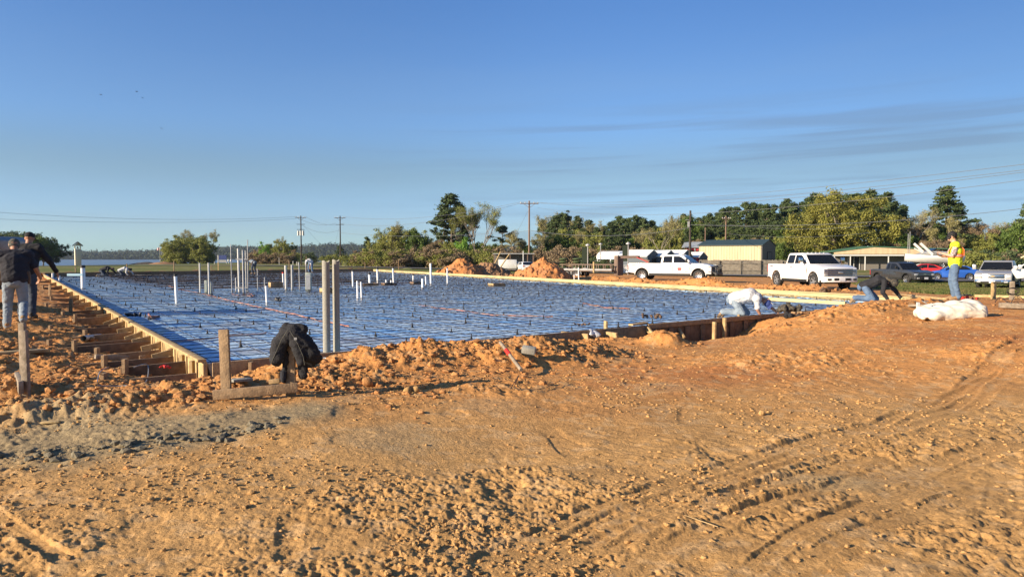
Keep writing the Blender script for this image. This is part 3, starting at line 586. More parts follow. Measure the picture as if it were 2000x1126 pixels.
# beam cages standing over the trenches in the far half
def cage(vc_, u0, u1, label):
    o = SA + U * u0 + W_ * vc_; r = empty('rebar_cage', label, 'rebar cage', (o.x, o.y, .1), math.atan2(U.y, U.x), 'reinforcement cages in the beam trenches')
    L = u1 - u0; mb = MB()
    for yy in (-.16, 0, .16):
        for zz in (-.22, .15): mb.tube([(L * k / 8, yy + .01 * math.sin(k * 2.1), zz) for k in range(9)], .011, 4, False, False)
    mb.build('long_bars', M['rebar'], r); mb = MB(); k = 0.0
    while k < L:
        q = [(k, -.17, -.23), (k, .17, -.23), (k, .17, .16), (k, -.17, .16), (k, -.17, -.23)]
        for a, b in zip(q, q[1:]): mb.bar(a, b, .012, .012, (1, 0, 0))
        k += .55
    tag(mb.build('stirrups', M['rebar'], r), kind='stuff')
ordl = ['nearest', 'second nearest', 'third nearest', 'fourth', 'fifth', 'sixth', 'seventh', 'eighth', 'ninth', 'farthest']
for i, c in enumerate(BEAMS): cage(c, 5.2, 18.5, 'dark rebar cage sunk in a beam trench, %s from the camera' % ordl[i])
# bar chairs
pos = []
for i in range(1, 60):
    for j in range(1, 130):
        u_, v_ = i * 1.2 + .3 * ((j * 37 % 7) / 7), j * 1.25 + .25 * ((i * 53 % 5) / 5); q = SA + U * u_ + W_ * v_
        q = q + U * rg_.uniform(-.2, .2) + W_ * rg_.uniform(-.2, .2)
        if poly_sd(np.array([q.x]), np.array([q.y]), POLY)[0] < -.5 and abs(q.x / q.y) < .75: pos.append(q)
pos.sort(key=lambda q: q.length)
cb = MB(); cb.tube([(0, 0, -.07), (0, 0, .055)], [.05, .02], 6); cb.box((0, 0, .065), (.05, .02, .05)); cb.tube([(0, 0, -.075), (0, 0, -.06)], [.075, .07], 6)
cme = None
for i, q in enumerate(pos[:300]):
    if cme is None: o = cb.build('bar_chair', M['chair']); cme = o.data
    else: o = mk('bar_chair', cme)
    s_ = rg_.uniform(.8, 1.25); o.location = (q.x, q.y, ZR - .01); o.rotation_euler = (0, 0, rg_.uniform(0, 3)); o.scale = (s_ * .42, s_ * .42, s_ * .55)
    tag(o, 'small black plastic chair propping up the rebar grid over the blue sheet', 'bar chair', 'black bar chairs under the rebar grid')
mb = MB()
for q in pos[300:1500]: mb.tube([(q.x, q.y, ZR - .08), (q.x, q.y, ZR + .03)], [.03, .014], 4, True, False)
tag(mb.build('distant_bar_chairs', M['chair']), 'many tiny black bar chairs dotting the far half of the rebar grid', 'bar chairs', kind='stuff')
# ------------------------------------------------------------------ formwork
def boards(root, a, b, zt, hgt, th, side, m, piece=4.3, jit=.012):
    """planks on edge from a to b, outside face on side (unit vector)"""
    d = b - a; L = d.length; t = d.normalized(); k = max(1, round(L / piece)); o = root.location
    for i in range(k):
        p0 = a + t * (L * i / k + (.003 if i else 0)); p1 = a + t * (L * (i + 1) / k); mb = MB(); z = zt - hgt / 2 + random.uniform(-jit, jit)
        p0, p1 = p0 + side * (th / 2 + (i % 2) * .004), p1 + side * (th / 2 + (i % 2) * .004)
        mb.bar(Vector((p0.x, p0.y, z)) - o, Vector((p1.x, p1.y, z)) - o, th, hgt); mb.build('plank', m, root, bevel=.004)
NL = Vector((-V_.y, V_.x, 0)); NF = Vector((U.y, -U.x, 0)); t_ = (SC - SD); t_.z = 0; t_.normalize(); NR = Vector((t_.y, -t_.x, 0)); t_ = (SC - SB); t_.z = 0; t_.normalize(); NB = Vector((-t_.y, t_.x, 0))
flat = lambda p: Vector((p.x, p.y, 0))
lf = empty('wooden_formwork', 'sunlit plank form along the left slab edge with kickers pegged into the clay', 'formwork', (SA.x, SA.y, 0))
boards(lf, flat(SA), flat(SB), ZS, .46, .05, NL, M['wood_new'])
t_l = V_; LF0 = flat(SA)
# cap strip on the left form
mb = MB(); mb.bar(Vector((0, 0, ZS + .022)) + NL * .06, flat(SB) - LF0 + Vector((0, 0, ZS + .022)) + NL * .06, .10, .035); mb.build('top_strip', M['wood_new'], lf, bevel=.004)
ts = [.10, .75, 1.6, 2.6, 3.6, 4.5, 5.6, 6.9, 8.0, 9.4, 11, 12.6, 14.5, 16.5, 19, 22, 25.5, 29, 34, 40]
for i, t in enumerate(ts):
    e = t_l * t + NL * .11; L = [1.25, .75, 1.2, .95, 1.35, 1.45, 1.1, 1.4][i % 8]; skew = t_l * random.uniform(-.12, .12); zz = [.07, .14, .11, .12, .13, .09, .13, .11][i % 8]; hh = [.19, .19, .18, .14, .19, .18, .14, .18][i % 8]
    mb = MB(); mb.bar(e + Vector((0, 0, zz)), e + NL * L + skew + Vector((0, 0, zz - random.uniform(0, .04))), .04, hh); br = mb.build('kicker', M['wood_dk'] if i % 3 else M['wood'], lf, bevel=.003)
    q = e + NL * (L * [.80, .95, .72, .9][i % 4]) + skew + t_l * (-.07); mb = MB(); mb.bar(q + Vector((0, 0, -.25)), q + Vector((.01, 0, zz + hh / 2 + .09)), .09, .04, (1, 0, 0)); mb.build('stake', M['wood'], br)
    if i > 1:
        q0 = e + t_l * .10 + Vector((0, 0, ZS - .05)); mb = MB(); mb.bar(q0, e + NL * .26 + t_l * .10 + Vector((0, 0, zz + .08)), .085, .038, t_l); mb.build('diagonal_brace', M['wood_new'], br)
    q = e + t_l * .25; mb = MB(); mb.bar(q + Vector((0, 0, -.2)), q + Vector((0, 0, ZS - .015)), .085, .038, (1, 0, 0)); mb.build('stake', M['wood_new'], br)
ff = empty('wooden_formwork', 'brown plank form along the near slab edge, half buried in orange spoil', 'formwork', (SA.x, SA.y, 0)); LN = (flat(SD) - flat(SA)).length
boards(ff, flat(SA) + U * .05, flat(SA) + U * 7.9, ZS, .50, .045, NF, M['wood'], 3.9)
boards(ff, flat(SA) + U * 7.95, flat(SA) + U * 12.2, ZS - .085, .75, .03, NF, M['wood_dk'], 2.4, .003)
mb = MB(); mb.bar(U * 7.95 + NF * .05 + Vector((0, 0, ZS - .03)), U * 12.2 + NF * .05 + Vector((0, 0, ZS - .03)), .05, .09); mb.build('top_rail', M['wood'], ff, bevel=.004)
boards(ff, flat(SA) + U * 12.25, flat(SD), ZS, .50, .045, NF, M['wood'], 3.9)
for k in range(9):
    q = U * (8.1 + k * .49) + NF * .085; mb = MB(); mb.bar(q + Vector((0, 0, -.5)), q + Vector((0, 0, ZS - .085)), .038, .09, (1, 0, 0)); mb.build('stud', M['wood_dk'], ff)
for k, u_ in enumerate((.5, 1.6, 3.9, 4.6)):
    q = U * u_ + NF * .09; mb = MB(); mb.bar(q + Vector((0, 0, -.4)), q + Vector((0, 0, ZS - .03)), .085, .04, (1, 0, 0)); mb.build('stake', M['wood'], ff)
for k, (px, py, qx, qy) in enumerate(((1262, 641, 1289, 667), (1316, 633, 1336, 658), (1347, 631, 1362, 646), (1440, 617, 1455, 628))):
    a, b = G(px, py, ZS - .06) - SA, G(qx, qy, .03) - SA; a.z = ZS - .06; b.z = .0 if k < 3 else .12; mb = MB(); mb.bar(a + NF * .03, b, .045, .09, (0, 0, 1)); mb.build('diagonal_brace', M['wood_new'], ff, bevel=.003)
for k, (px, py, h) in enumerate(((1183, 650, .12), (1395, 640, .02), (1415, 632, .03))):
    a = G(px, py + 8, .12) - SA; mb = MB(); mb.bar((a.x, a.y, -.2), (a.x, a.y, ZS + h), .09, .045, (1, .3, 0)); mb.build('stake', M['wood_new'], ff, bevel=.003)
rf = empty('wooden_formwork', 'pale yellow plank form running along the far right slab edge', 'formwork', (SD.x, SD.y, 0))
boards(rf, flat(SD), flat(SC), ZS, .35, .05, NR, M['wood_yel'], 5.0)
mb = MB(); d_ = flat(SC) - flat(SD); mb.bar(NR * .10 + Vector((0, 0, ZS + .02)), d_ + NR * .10 + Vector((0, 0, ZS + .02)), .15, .03); mb.build('walk_plank', M['wood_yel'], rf)
bf = empty('wooden_formwork', 'dark low form board closing the far side of the slab area', 'formwork', (SB.x, SB.y, 0))
boards(bf, flat(SB), flat(SC), ZS + .12, .5, .05, NB, M['wood_dk'], 5.0)
for k, u_ in enumerate((2, 5.5, 9, 12, 15.5, 19, 23, 27, 31)):
    q = (flat(SC) - flat(SB)).normalized() * u_ + NB * .12; mb = MB(); mb.bar(q, q + Vector((0, 0, ZS + .55 + .2 * (k % 3))), .09, .05, (1, 0, 0)); mb.build('stake', M['wood'], bf)
# earth bank behind the far form
mb = MB(); vs = []; d_ = (flat(SC) - flat(SB)); L = d_.length; d_.normalize(); k = 60
for i in range(k + 1):
    q = flat(SB) + d_ * (L * i / k) + NB * .3; h = .42 + .16 * mnoise.noise((i * .9, 0, 0))
    for a, zq in ((0, -.3), (.25, h * .8), (.8, h), (1.9, h * .4), (3.0, -.25)): vs.append(q + NB * a + Vector((0, 0, zq)))
mb.add(vs, [(i * 5 + j, i * 5 + j + 1, i * 5 + j + 6, i * 5 + j + 5) for i in range(k) for j in range(4)], True)
tag(mb.build('dirt_bank', M['pile_grey']), 'low dark bank of earth behind the far form board', 'dirt bank', kind='stuff')
# ------------------------------------------------------------------ pipes and conduits rising from the sheet
ZP = .12
def stub(name, cat, label, px, by_, ty, w, m, cap=None, group=None, lean=0.0, n=14, hollow=False):
    b = G(px, by_, ZP); d = b.y; h = (by_ - ty) / FPX * d; r = w / 2 / FPX * d; o = empty(name, label, cat, b, 0, group) if cap else None
    mb = MB(); top = (lean * h, 0, h)
    if hollow:
        mb.tube([(0, 0, -.2), (0, 0, .02), top], r, n, False); mb.tube([top, (top[0], 0, h - .12)], r * .86, n, True)
        vs = []
        for rr_ in (r, r * .86):
            for k in range(n): vs.append((top[0] + rr_ * math.cos(2 * math.pi * k / n), rr_ * math.sin(2 * math.pi * k / n), h))
        mb.add(vs, [(k, (k + 1) % n, n + (k + 1) % n, n + k) for k in range(n)])
    else: mb.tube([(0, 0, -.2), (0, 0, .02), top], r, n, True)
    if not cap:
        q = mb.build(name, m); q.location = b; return tag(q, label, cat, group)
    mb.build('pipe', m, o); mb = MB(); mb.tube([(top[0], 0, h - .02), (top[0] * 1.01, 0, h + r * 1.1)], r * 1.12, n); mb.build('cap', M[cap], o); return o
GP = 'white plastic pipe stubs standing in the slab area'
W = 'white plastic pipe '
for args in (
    (W + 'with black cap, the one nearest the left form', 162.5, 565, 522, 8, 'black'), (W + 'with black cap, tall, between the left form and the grey conduit pair', 345.5, 594, 538, 6, 'black'),
    (W + 'without cap, squat, left of the fibreboard tubes and apart from all others', 521.5, 595, 558, 4.6, None), (W + 'with a red rag at its top, by the cream wooden box', 553.5, 560, 533, 3.2, 'red_cloth'),
    (W + 'with black cap, first one past the two fibreboard tubes', 689.5, 561, 529, 3.4, 'black'), (W + 'left one of the close pair near the middle', 698.5, 586, 548, 3.6, None), (W + 'right one of the close pair near the middle', 706.5, 586, 550, 3.6, None),
    (W + 'with black cap, thick, beside a dark block-out', 722.5, 555, 535, 5.2, 'black'), (W + 'thick double-height stub behind the low stubs', 738, 553, 525, 4.2, 'black'), (W + 'stump, lowest of all, left of another stump', 754.5, 554, 546, 3.4, None),
    (W + 'stump next to the tall thin pipe', 764, 556, 546, 3, 'black'), (W + 'tall and thin beside the stumps', 768.8, 555, 523, 3.4, 'black'), (W + 'with black cap on a dark tray', 807, 551, 537, 3.2, 'black'),
    (W + 'thick and short, before the tallest thin one', 825.5, 564, 544, 5, None), (W + 'narrow and short, right behind the thick short one', 832, 557, 539, 3, None), (W + 'tallest thin one, seen against the first clay pile', 841.8, 556, 514, 4, None),
    (W + 'with black cap, seen below the clay pile, last before the open grid', 874, 555, 523, 3, 'black'), (W + 'tiny, near the far right form', 1121.5, 545, 536, 2, None), (W + 'thin, near the far right form below the trailer', 1130.5, 548, 522, 2.6, None),
    (W + 'small, at the far left corner by the two men', 103, 548, 533, 4, None), (W + 'small thin one beside the far left corner stub', 116, 552, 538, 3, None)):
    stub('pipe_stub', 'pipe', args[0], *args[1:5], M['pvc'], args[5], GP, lean=random.uniform(-.035, .035))
# tall galvanised conduits and struts
GC_ = 'grey metal conduits in the middle of the slab area'
for args in (('grey conduit, left one of the pair by the green box', 391, 573, 513, 3, 0), ('grey conduit, right one of the pair by the green box', 408.5, 577, 513, 3.4, 0),
    ('slotted thin strut, leftmost of the tall cluster', 453.3, 574, 477, 2.0, 1), ('thick grey conduit with a pale cap, left in the tall cluster', 467.5, 572, 485, 4.6, 0), ('thick grey conduit, middle of the tall cluster', 476, 573, 488, 4, 1), ('grey conduit in the shade at the right of the tall cluster', 481.5, 572, 489, 3, 1),
    ('slotted strut, tallest of all, right end of the tall cluster', 484.5, 572, 468, 2, 1), ('short thin conduit inside the tall cluster', 461, 571, 542, 2, 0), ('short rod left of the wooden box', 503.7, 567, 541, 2, 1), ('short rod just left of the wooden box', 517, 566, 541, 2, 1), ('slender brown rod behind the short rods', 503, 541, 524, 2, 1),
    ('wide galvanised duct beside the wooden box', 559, 567, 518, 5.2, 0), ('wide galvanised duct, right one of the two by the wooden box', 571, 567, 517, 5.2, 1), ('lone thin rod left of the grey green panel', 585.3, 567, 512, 2.2, 1), ('thin rod behind the grey green panel', 598, 540, 513, 2, 1)):
    stub('conduit', 'conduit', args[0], *args[1:5], M['galv_dk'] if args[5] else M['galv'], None, GC_, lean=random.uniform(-.012, .012), n=10)
for by_, z_ in ((505, 0), (567, 1)):
    pass
a = G(466, 572, ZP); d = a.y
mb = MB(); zt_ = (572 - 506) / FPX * d; w_ = 19 / FPX * d; mb.bar((-.05, -.1, zt_), (w_, -.1, zt_), .04, .05); o = mb.build('conduit_clamp', M['galv_dk']); o.location = a; tag(o, 'horizontal strut clamped across the tall conduit cluster', 'strut')
mb = MB(); mb.bar((-.05, -.1, .22), (w_, -.1, .22), .04, .05); o = mb.build('conduit_clamp', M['galv_dk']); o.location = a; tag(o, 'low strut clamped across the foot of the conduit cluster', 'strut')
# panels and boxes
def slab_box(name, cat, label, x0, x1, by_, ty, m, depth, frame=None, rz=.12, cover=None):
    b = G((x0 + x1) / 2, by_, ZP); k = b.y / FPX; w, h = (x1 - x0) * k, (by_ - ty) * k; o = empty(name, label, cat, b, rz)
    mb = MB(); mb.box((0, 0, h / 2), (w, depth, h)); mb.build('body', m, o, bevel=.008)
    if cover:
        mb = MB(); mb.box((0, -depth / 2 - .006, h * .5), (w * .8, .012, h * .8)); mb.build('cover', cover, o)
        mb = MB(); mb.box((0, -depth / 2 - .018, h * .8), (w * 1.08, .012, .03)); mb.build('strap', M['galv'], o)
    return o
slab_box('electrical_panel', 'panel box', 'tall grey green metal box standing on the sheet with a strap', 597.5, 608, 568, 532, M['panel'], .25, cover=M['galv'])
slab_box('electrical_panel', 'panel box', 'greenish box between the two conduits of the left pair', 401, 406, 573, 547, M['panel'], .2, cover=M['panel'])
slab_box('electrical_panel', 'panel box', 'darker greenish box at the right conduit of the left pair', 408.5, 414, 576, 550, M['galv_dk'], .2, cover=M['panel'])
mb = MB(); a = G(402, 553, ZP); mb.box((0, 0, .9), (.6, .06, .09)); o = mb.build('crossbar', M['lightblue']); o.location = (a.x + .1, G(402, 575, ZP).y - .2, 0); tag(o, 'pale blue crossbar on the green box between the conduits', 'strut')
# open wooden block-outs
def blockout(label, x0, x1, by_, ty, lit, dk):  # lit board takes the pale lumber; shade of the others is coloured in
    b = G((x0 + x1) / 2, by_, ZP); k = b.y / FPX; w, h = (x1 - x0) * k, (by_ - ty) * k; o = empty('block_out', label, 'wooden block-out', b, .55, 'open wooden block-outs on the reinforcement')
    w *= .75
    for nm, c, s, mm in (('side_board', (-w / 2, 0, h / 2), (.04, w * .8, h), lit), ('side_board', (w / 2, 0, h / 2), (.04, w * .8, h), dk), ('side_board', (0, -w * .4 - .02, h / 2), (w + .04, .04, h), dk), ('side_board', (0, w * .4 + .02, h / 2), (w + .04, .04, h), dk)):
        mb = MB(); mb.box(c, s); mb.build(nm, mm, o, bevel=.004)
blockout('wooden box frame with one cream end, left of the two wide ducts', 524, 553, 561, 551, M['wood_new'], M['wood_dk'])
blockout('wooden box frame behind the two fibreboard tubes', 624, 656, 572, 562, M['wood_new'], M['wood_dk'])
blockout('flat wooden box alone in the open part of the grid', 953, 987, 559, 553, M['wood_new'], M['wood_dk'])
blockout('dark tray under the stumps in the middle', 744, 775, 557, 552, M['wood_dk'], M['chair']); blockout('dark tray under the short pipes left of the first clay pile', 800, 830, 555, 550, M['wood_dk'], M['chair']); blockout('dark low tray around the thick capped pipe', 700, 740, 558, 553, M['chair'], M['wood_dk'])
# two big fibreboard tubes at the near form
def big_tube(label, px, by_, ty, w, m):
    b = G(px, by_, .10); d = b.y; h = (by_ - ty) / FPX * d; r = w / 2 / FPX * d; n = 28; mb = MB(); vs = []; fs = []; K = 10
    for j in range(K + 1):
        for k in range(n):
            q = 2 * math.pi * k / n; zz = -.15 + (h + .15) * j / K + (.007 * math.sin(3 * q + 1) + .009 * math.sin(q * 2) if j == K else 0); vs.append((r * math.cos(q), r * math.sin(q), zz))
    for j in range(K):
        for k in range(n): fs.append((j * n + k, j * n + (k + 1) % n, (j + 1) * n + (k + 1) % n, (j + 1) * n + k))
    mb.add(vs, fs, True); o_ = vs[-n:]; i_ = [(v[0] * .88, v[1] * .88, v[2]) for v in o_]; l_ = [(v[0], v[1], v[2] - .25) for v in i_]
    mb.add(o_ + i_, [(k, (k + 1) % n, n + (k + 1) % n, n + k) for k in range(n)]); mb.add(i_ + l_, [(k, (k + 1) % n, n + (k + 1) % n, n + k) for k in range(n)], True)
    o = mb.build('standing_pipe', m); o.location = b; return tag(o, label, 'standing pipe', 'two tall grey pipes at the near form')
big_tube('tall grey pipe at the near form, the one closer to the jacket', 638.5, 705, 509, 14.5, M['pvc_grey'])
big_tube('tall grey pipe at the near form, darker one with a torn white rim', 657.8, 702, 507, 13.5, M['pvc_grey'])
# red flexible conduit runs
def hose(label, pix, r=.016, z=.150, m='hose', name='conduit_run', cat='hose', wob=.09):
    pts = [G(a, b, z) for a, b in pix]; dense = []
    for i in range(len(pts) - 1):
        for k in range(10): t = k / 10; q = pts[i].lerp(pts[i + 1], t); dense.append((q.x + wob * mnoise.noise(q * 1.5), q.y + wob * 2 * mnoise.noise(q * 1.1 + Vector((9, 0, 0))), z + .01 * mnoise.noise(q * 3)))
    dense.append(pts[-1]); mb = MB(); mb.tube(dense, r, 6); return tag(mb.build(name, M[m]), label, cat)
hose('red flexible conduit run crossing the blue sheet from the green box toward the near form', [(330, 558), (352, 565), (400, 574), (455, 588), (510, 600), (570, 612), (640, 628), (682, 638)], .016)
hose('red hose coiled at the foot of the tall conduit cluster', [(455, 574), (470, 577), (480, 574), (490, 579), (497, 577), (485, 572)], .014)
hose('faint red conduit run across the open grid, past the two fibreboard tubes', [(820, 595), (850, 600), (900, 606), (960, 614), (1010, 616), (1080, 618)], .012)
hose('red conduit piece near the left form', [(288, 614), (300, 618), (312, 617), (296, 621)], .03)
hose('reddish hose lying across the near grid, left of the jacket', [(300, 668), (380, 664), (450, 655), (520, 650)], .012)
hose('reddish hose in the middle of the open grid', [(1140, 592), (1180, 600), (1230, 603)], .02)
b0, b1 = G(122, 537.5, .17), G(330, 536.5, .17); mb = MB(); mb.bar(b0, b1, .75, .02); tag(mb.build('white_strip', M['fascia']), 'long white strip lying on the far left end of the grid', 'plastic strip')  # white strip laid along a pale streak of the sheet
# long yellow plank on the grid near the kneeling men
a, b = G(1503, 583.5, ZS + .05), G(1652, 592, ZS + .05); mb = MB(); mb.bar(a, b, .10, .09); tag(mb.build('lumber_board', M['wood_yel'], bevel=.004), 'long yellow board lying over the rebar between the two kneeling men', 'board')
# ================================================================== trees
def frames(nrm, rg):
    a = np.cross(nrm, rg.normal(size=nrm.shape)); a /= np.linalg.norm(a, axis=1)[:, None] + 1e-9; return a, np.cross(nrm, a)
def leaf_mesh(name, centers, radii, per, size, flat_, rg, droop=0.0, aspect=1.0):
    """leaf-sized quads gathered in clumps; centers (n,3)"""
    n_ = len(centers); c = np.repeat(centers, per, 0); R = np.repeat(radii, per, 0)[:, None]
    d = rg.normal(size=(n_ * per, 3)); d /= np.linalg.norm(d, axis=1)[:, None]; rad = rg.random((n_ * per, 1)) ** .45 * np.where(rg.random((n_ * per, 1)) < .14, 1.55, 1.0)
    off = d * rad * R; off[:, 2] *= flat_; off[:, 2] -= droop * rad[:, 0] ** 2 * R[:, 0]
    c = c + off; nr = d * .8 + rg.normal(size=d.shape) * .55; nr[:, 2] += .25; nr /= np.linalg.norm(nr, axis=1)[:, None]
    a, b = frames(nr, rg); s = size * rg.uniform(.6, 1.35, (len(c), 1)); a, b = a * s, b * s * aspect
    V = np.stack([c - a - b * .3, c + a * .2 - b, c + a + b * .3, c - a * .2 + b], 1).reshape(-1, 3)
    return fast(name, V, np.arange(len(V)).reshape(-1, 4), False)
def limbs(mb, base, targets, r0, rg, bend=.18, n=5, r1=.02, seg=5, share=3.5):
    for t in targets:
        t = Vector(t); L = (t - base).length; p = []; mid = base.lerp(t, .5) + Vector((rg.uniform(-1, 1), rg.uniform(-1, 1), rg.uniform(-.2, 1))) * L * bend
        for k in range(seg + 1):
            q = k / seg; p.append(base * (1 - q) ** 2 + mid * 2 * q * (1 - q) + t * q * q)
        r = min(r0, .012 * L * share + .02); mb.tube(p, [r + (r1 - r) * (k / seg) for k in range(seg + 1)], n, False)
def trunk_pts(h, lean, wob, rg, n=9):
    return [Vector((lean * h * (k / n) ** 1.3 + wob * rg.uniform(-1, 1) * (k > 0), wob * rg.uniform(-1, 1) * (k > 0), h * k / n)) for k in range(n + 1)]
def mk_pine(seed, h=15, bare=.42, spread=2.7, thin=1.0, lm='leaf_pine'):
    rg = np.random.default_rng(seed); pr = random.Random(seed); tp = trunk_pts(h * .97, pr.uniform(-.03, .03), .12, pr, 10); mb = MB(); mb.tube(tp, [.26 * (1 - .86 * k / 10) for k in range(11)], 8, False)
    cs, rs = [], []; z = h * bare
    while z < h * .99:
        f = (z / h - bare) / (1 - bare); w = spread * (.55 + .75 * math.sin(math.pi * min(1, f * 1.02 + .18)) ** .8) * (1 - .62 * f)
        base = tp[min(9, int(z / h * 10))].lerp(tp[min(10, int(z / h * 10) + 1)], (z / h * 10) % 1)
        for k in range(pr.choice((2, 3, 3, 4))):
            if pr.random() > thin: continue
            q = pr.uniform(0, 6.28); L = w * pr.uniform(.45, 1.15); e = base + Vector((math.cos(q) * L, math.sin(q) * L, pr.uniform(-.1, .55) * L * .5 + .1))
            limbs(mb, base, [e], .07, pr, .10, 4, .02, 3)
            for j in range(pr.choice((2, 2, 3))):
                g = base.lerp(e, pr.uniform(.62, 1.05)); cs.append((g.x + pr.uniform(-.3, .3), g.y + pr.uniform(-.3, .3), g.z + pr.uniform(0, .35))); rs.append(pr.uniform(.38, .8) * (.75 + .1 * spread))
        z += h * pr.uniform(.022, .040)
    cs.append((tp[-1].x, tp[-1].y, h * .99)); rs.append(.7)
    return mb, leaf_mesh('crown', np.array(cs), np.array(rs), 60, .14, .50, rg)
def mk_round(seed, h=11, w=6.5, cz=.58, lm='leaf_oak', clumps=150, per=80, size=.16, trunk_r=.4, low=.2, gap=.0, flat_=.75, rr_=(.6, 1.1), limb=26, drp=0.0, boxy=1.0):
    rg = np.random.default_rng(seed); pr = random.Random(seed); cs, rs = [], []; hz_ = h * (1 - low) / 2; cz_ = h * low + hz_
    ph = [pr.uniform(0, 6) for _ in range(6)]
    for k in range(clumps * 3):
        d = Vector(rg.normal(size=3)); d.normalize(); q = pr.random() ** .33
        bump = 1 + .16 * math.sin(3 * math.atan2(d.y, d.x) + ph[0]) + .12 * math.sin(5 * math.atan2(d.y, d.x) + ph[1] + 3 * d.z) + .14 * math.sin(4 * d.z + ph[2])
        if q < .45 or (gap and mnoise.noise(d * 2.2 + Vector((seed, 0, 0))) > gap): continue
        zz = d.z * hz_ * q * bump * .93; e_ = max(.02, math.hypot(d.x, d.y)); e_ = (e_ ** boxy) / e_
        cs.append((d.x * e_ * w * q * bump * .92, d.y * e_ * w * q * bump * .92, cz_ + (zz if d.z > 0 else zz * .9))); rs.append(pr.uniform(*rr_))
        if len(cs) >= clumps: break
    cs = np.array(cs); mb = MB(); th = h * low * 1.25; tp = trunk_pts(th, pr.uniform(-.05, .05), .06, pr, 4); mb.tube(tp, [trunk_r * (1.25 if k == 0 else 1 - .1 * k) for k in range(5)], 10, False)
    pick = pr.sample(range(len(cs)), min(limb, len(cs))); limbs(mb, tp[-1] - Vector((0, 0, .2)), [cs[i] for i in pick], trunk_r * .55, pr, .12, 6, .03, 5, 4)
    for i in pick[:14]:
        m_ = Vector(cs[i]); near_ = sorted(range(len(cs)), key=lambda j: (Vector(cs[j]) - m_).length)[1:4]; limbs(mb, m_.lerp(tp[-1], .3), [cs[j] for j in near_], .06, pr, .1, 4, .02, 3)
    return mb, leaf_mesh('crown', cs, np.array(rs), per, size, flat_, rg, drp)
def grow(mb, p, d, L, r, dep, pr, tips, spread=.5, up=.12, n=4):
    q = p + d * L; mid = p + d * L * .5 + Vector((pr.uniform(-1, 1), pr.uniform(-1, 1), 0)) * L * .07
    mb.tube([p, mid, q], [r, r * .84, r * .66], n if dep > 2 else 3, False, dep > 2); tips.append((q, dep))
    if dep <= 0: return
    for k in range(pr.choice((2, 3)) if dep > 1 else 3):
        nd = (d + Vector((pr.uniform(-1, 1), pr.uniform(-1, 1), pr.uniform(-.5, .7))) * spread + Vector((0, 0, up))).normalized()
        grow(mb, q if k else p.lerp(q, .8), nd, L * pr.uniform(.62, .86), r * .62, dep - 1, pr, tips, spread, up, n)
def mk_bare(seed, h=11, lm='leaf_bud', dep=5, per=16, size=.11, spread=.52, stems=1, trunk=.24, r=.16):
    rg = np.random.default_rng(seed); pr = random.Random(seed); mb = MB(); tips = []
    for s in range(stems):
        d = Vector((pr.uniform(-1, 1) * (.28 if stems > 1 else .06), pr.uniform(-1, 1) * .2 * (stems > 1), 1)).normalized(); grow(mb, Vector((pr.uniform(-.4, .4) * (stems > 1), 0, -.1)), d, h * trunk, r, dep, pr, tips, spread)
    zmax = max(t[0].z for t in tips); k = h / zmax; mb.v = [(v[0] * k, v[1] * k, v[2] * k) for v in mb.v]
    t_ = np.array([tuple(t[0] * k) for t in tips if t[1] <= 2]); return mb, leaf_mesh('crown', t_, rg.uniform(.35, .75, len(t_)), per, size, .8, rg)
def proto(kind, mb, leaf, bark, lm):
    me = bpy.data.meshes.new(kind + '_trunk'); me.from_pydata(mb.v, [], mb.f); me.update(); me.polygons.foreach_set('use_smooth', mb.sm); me.materials.append(M[bark]); leaf.materials.append(M[lm]); leaf.name = kind + '_crown'; return (kind, me, leaf)
def plant(pt, label, loc, h_scale=1.0, w_scale=None, rz=None, cat='tree', group=None):
    kind, tm, lf_ = pt; rz = random.uniform(0, 6.28) if rz is None else rz; r = empty(kind, label, cat, loc, rz, group); w_scale = w_scale or h_scale; r.scale = (w_scale, w_scale, h_scale)
    a = mk('trunk', tm, None, r); b = mk('crown', lf_, None, r); return r
PINES = [proto('pine_tree', *mk_pine(s, 15, b_, sp, th), 'bark', 'leaf_pine') for s, b_, sp, th in ((1, .30, 3.0, 1), (2, .38, 2.6, .95), (3, .26, 3.4, 1), (4, .48, 2.4, .85))]
SPARSE = proto('pine_tree', *mk_pine(11, 15, .55, 2.2, .7), 'bark', 'leaf_pine'); UMB = proto('pine_tree', *mk_pine(14, 12, .62, 4.6, .9), 'bark', 'leaf_pine')
OAK = proto('oak_tree', *mk_round(21, 11.6, 8.6, low=.13, clumps=400, per=120, size=.11, trunk_r=.62, gap=.28, limb=42), 'bark_lt', 'leaf_oak')
DOAK = proto('oak_tree', *mk_round(22, 9, 7.0, low=.12, clumps=200, per=70, size=.17, trunk_r=.5, gap=.3, limb=34), 'bark', 'leaf_dark')
GRN = [proto('broadleaf_tree', *mk_round(s, 10, 3.8, low=.12, clumps=120, per=80, size=.15, trunk_r=.22, gap=.25, limb=18), 'bark', 'leaf_green') for s in (31, 32)]
BRT = [proto('broadleaf_tree', *mk_round(s, 8, 2.8, low=.1, clumps=80, per=80, size=.14, trunk_r=.16, gap=.3, limb=14), 'bark', 'leaf_bright') for s in (33,)]
OLV = [proto('broadleaf_tree', *mk_round(s, 9, 4.0, low=.0, clumps=210, per=75, size=.13, trunk_r=.2, gap=.36, limb=26, rr_=(.5, 1.0), boxy=.5), 'bark_lt', 'leaf_olive') for s in (34, 35)]
YEL = [proto('broadleaf_tree', *mk_round(36, 10, 3.4, low=.1, clumps=110, per=70, size=.12, trunk_r=.2, gap=.2, limb=26, rr_=(.45, .95)), 'bark_lt', 'leaf_yel')]
BARE = [proto('bare_tree', *mk_bare(s, 11, dep=6, per=p_, size=.08), 'bark_lt', 'leaf_bud') for s, p_ in ((41, 9), (42, 14))]
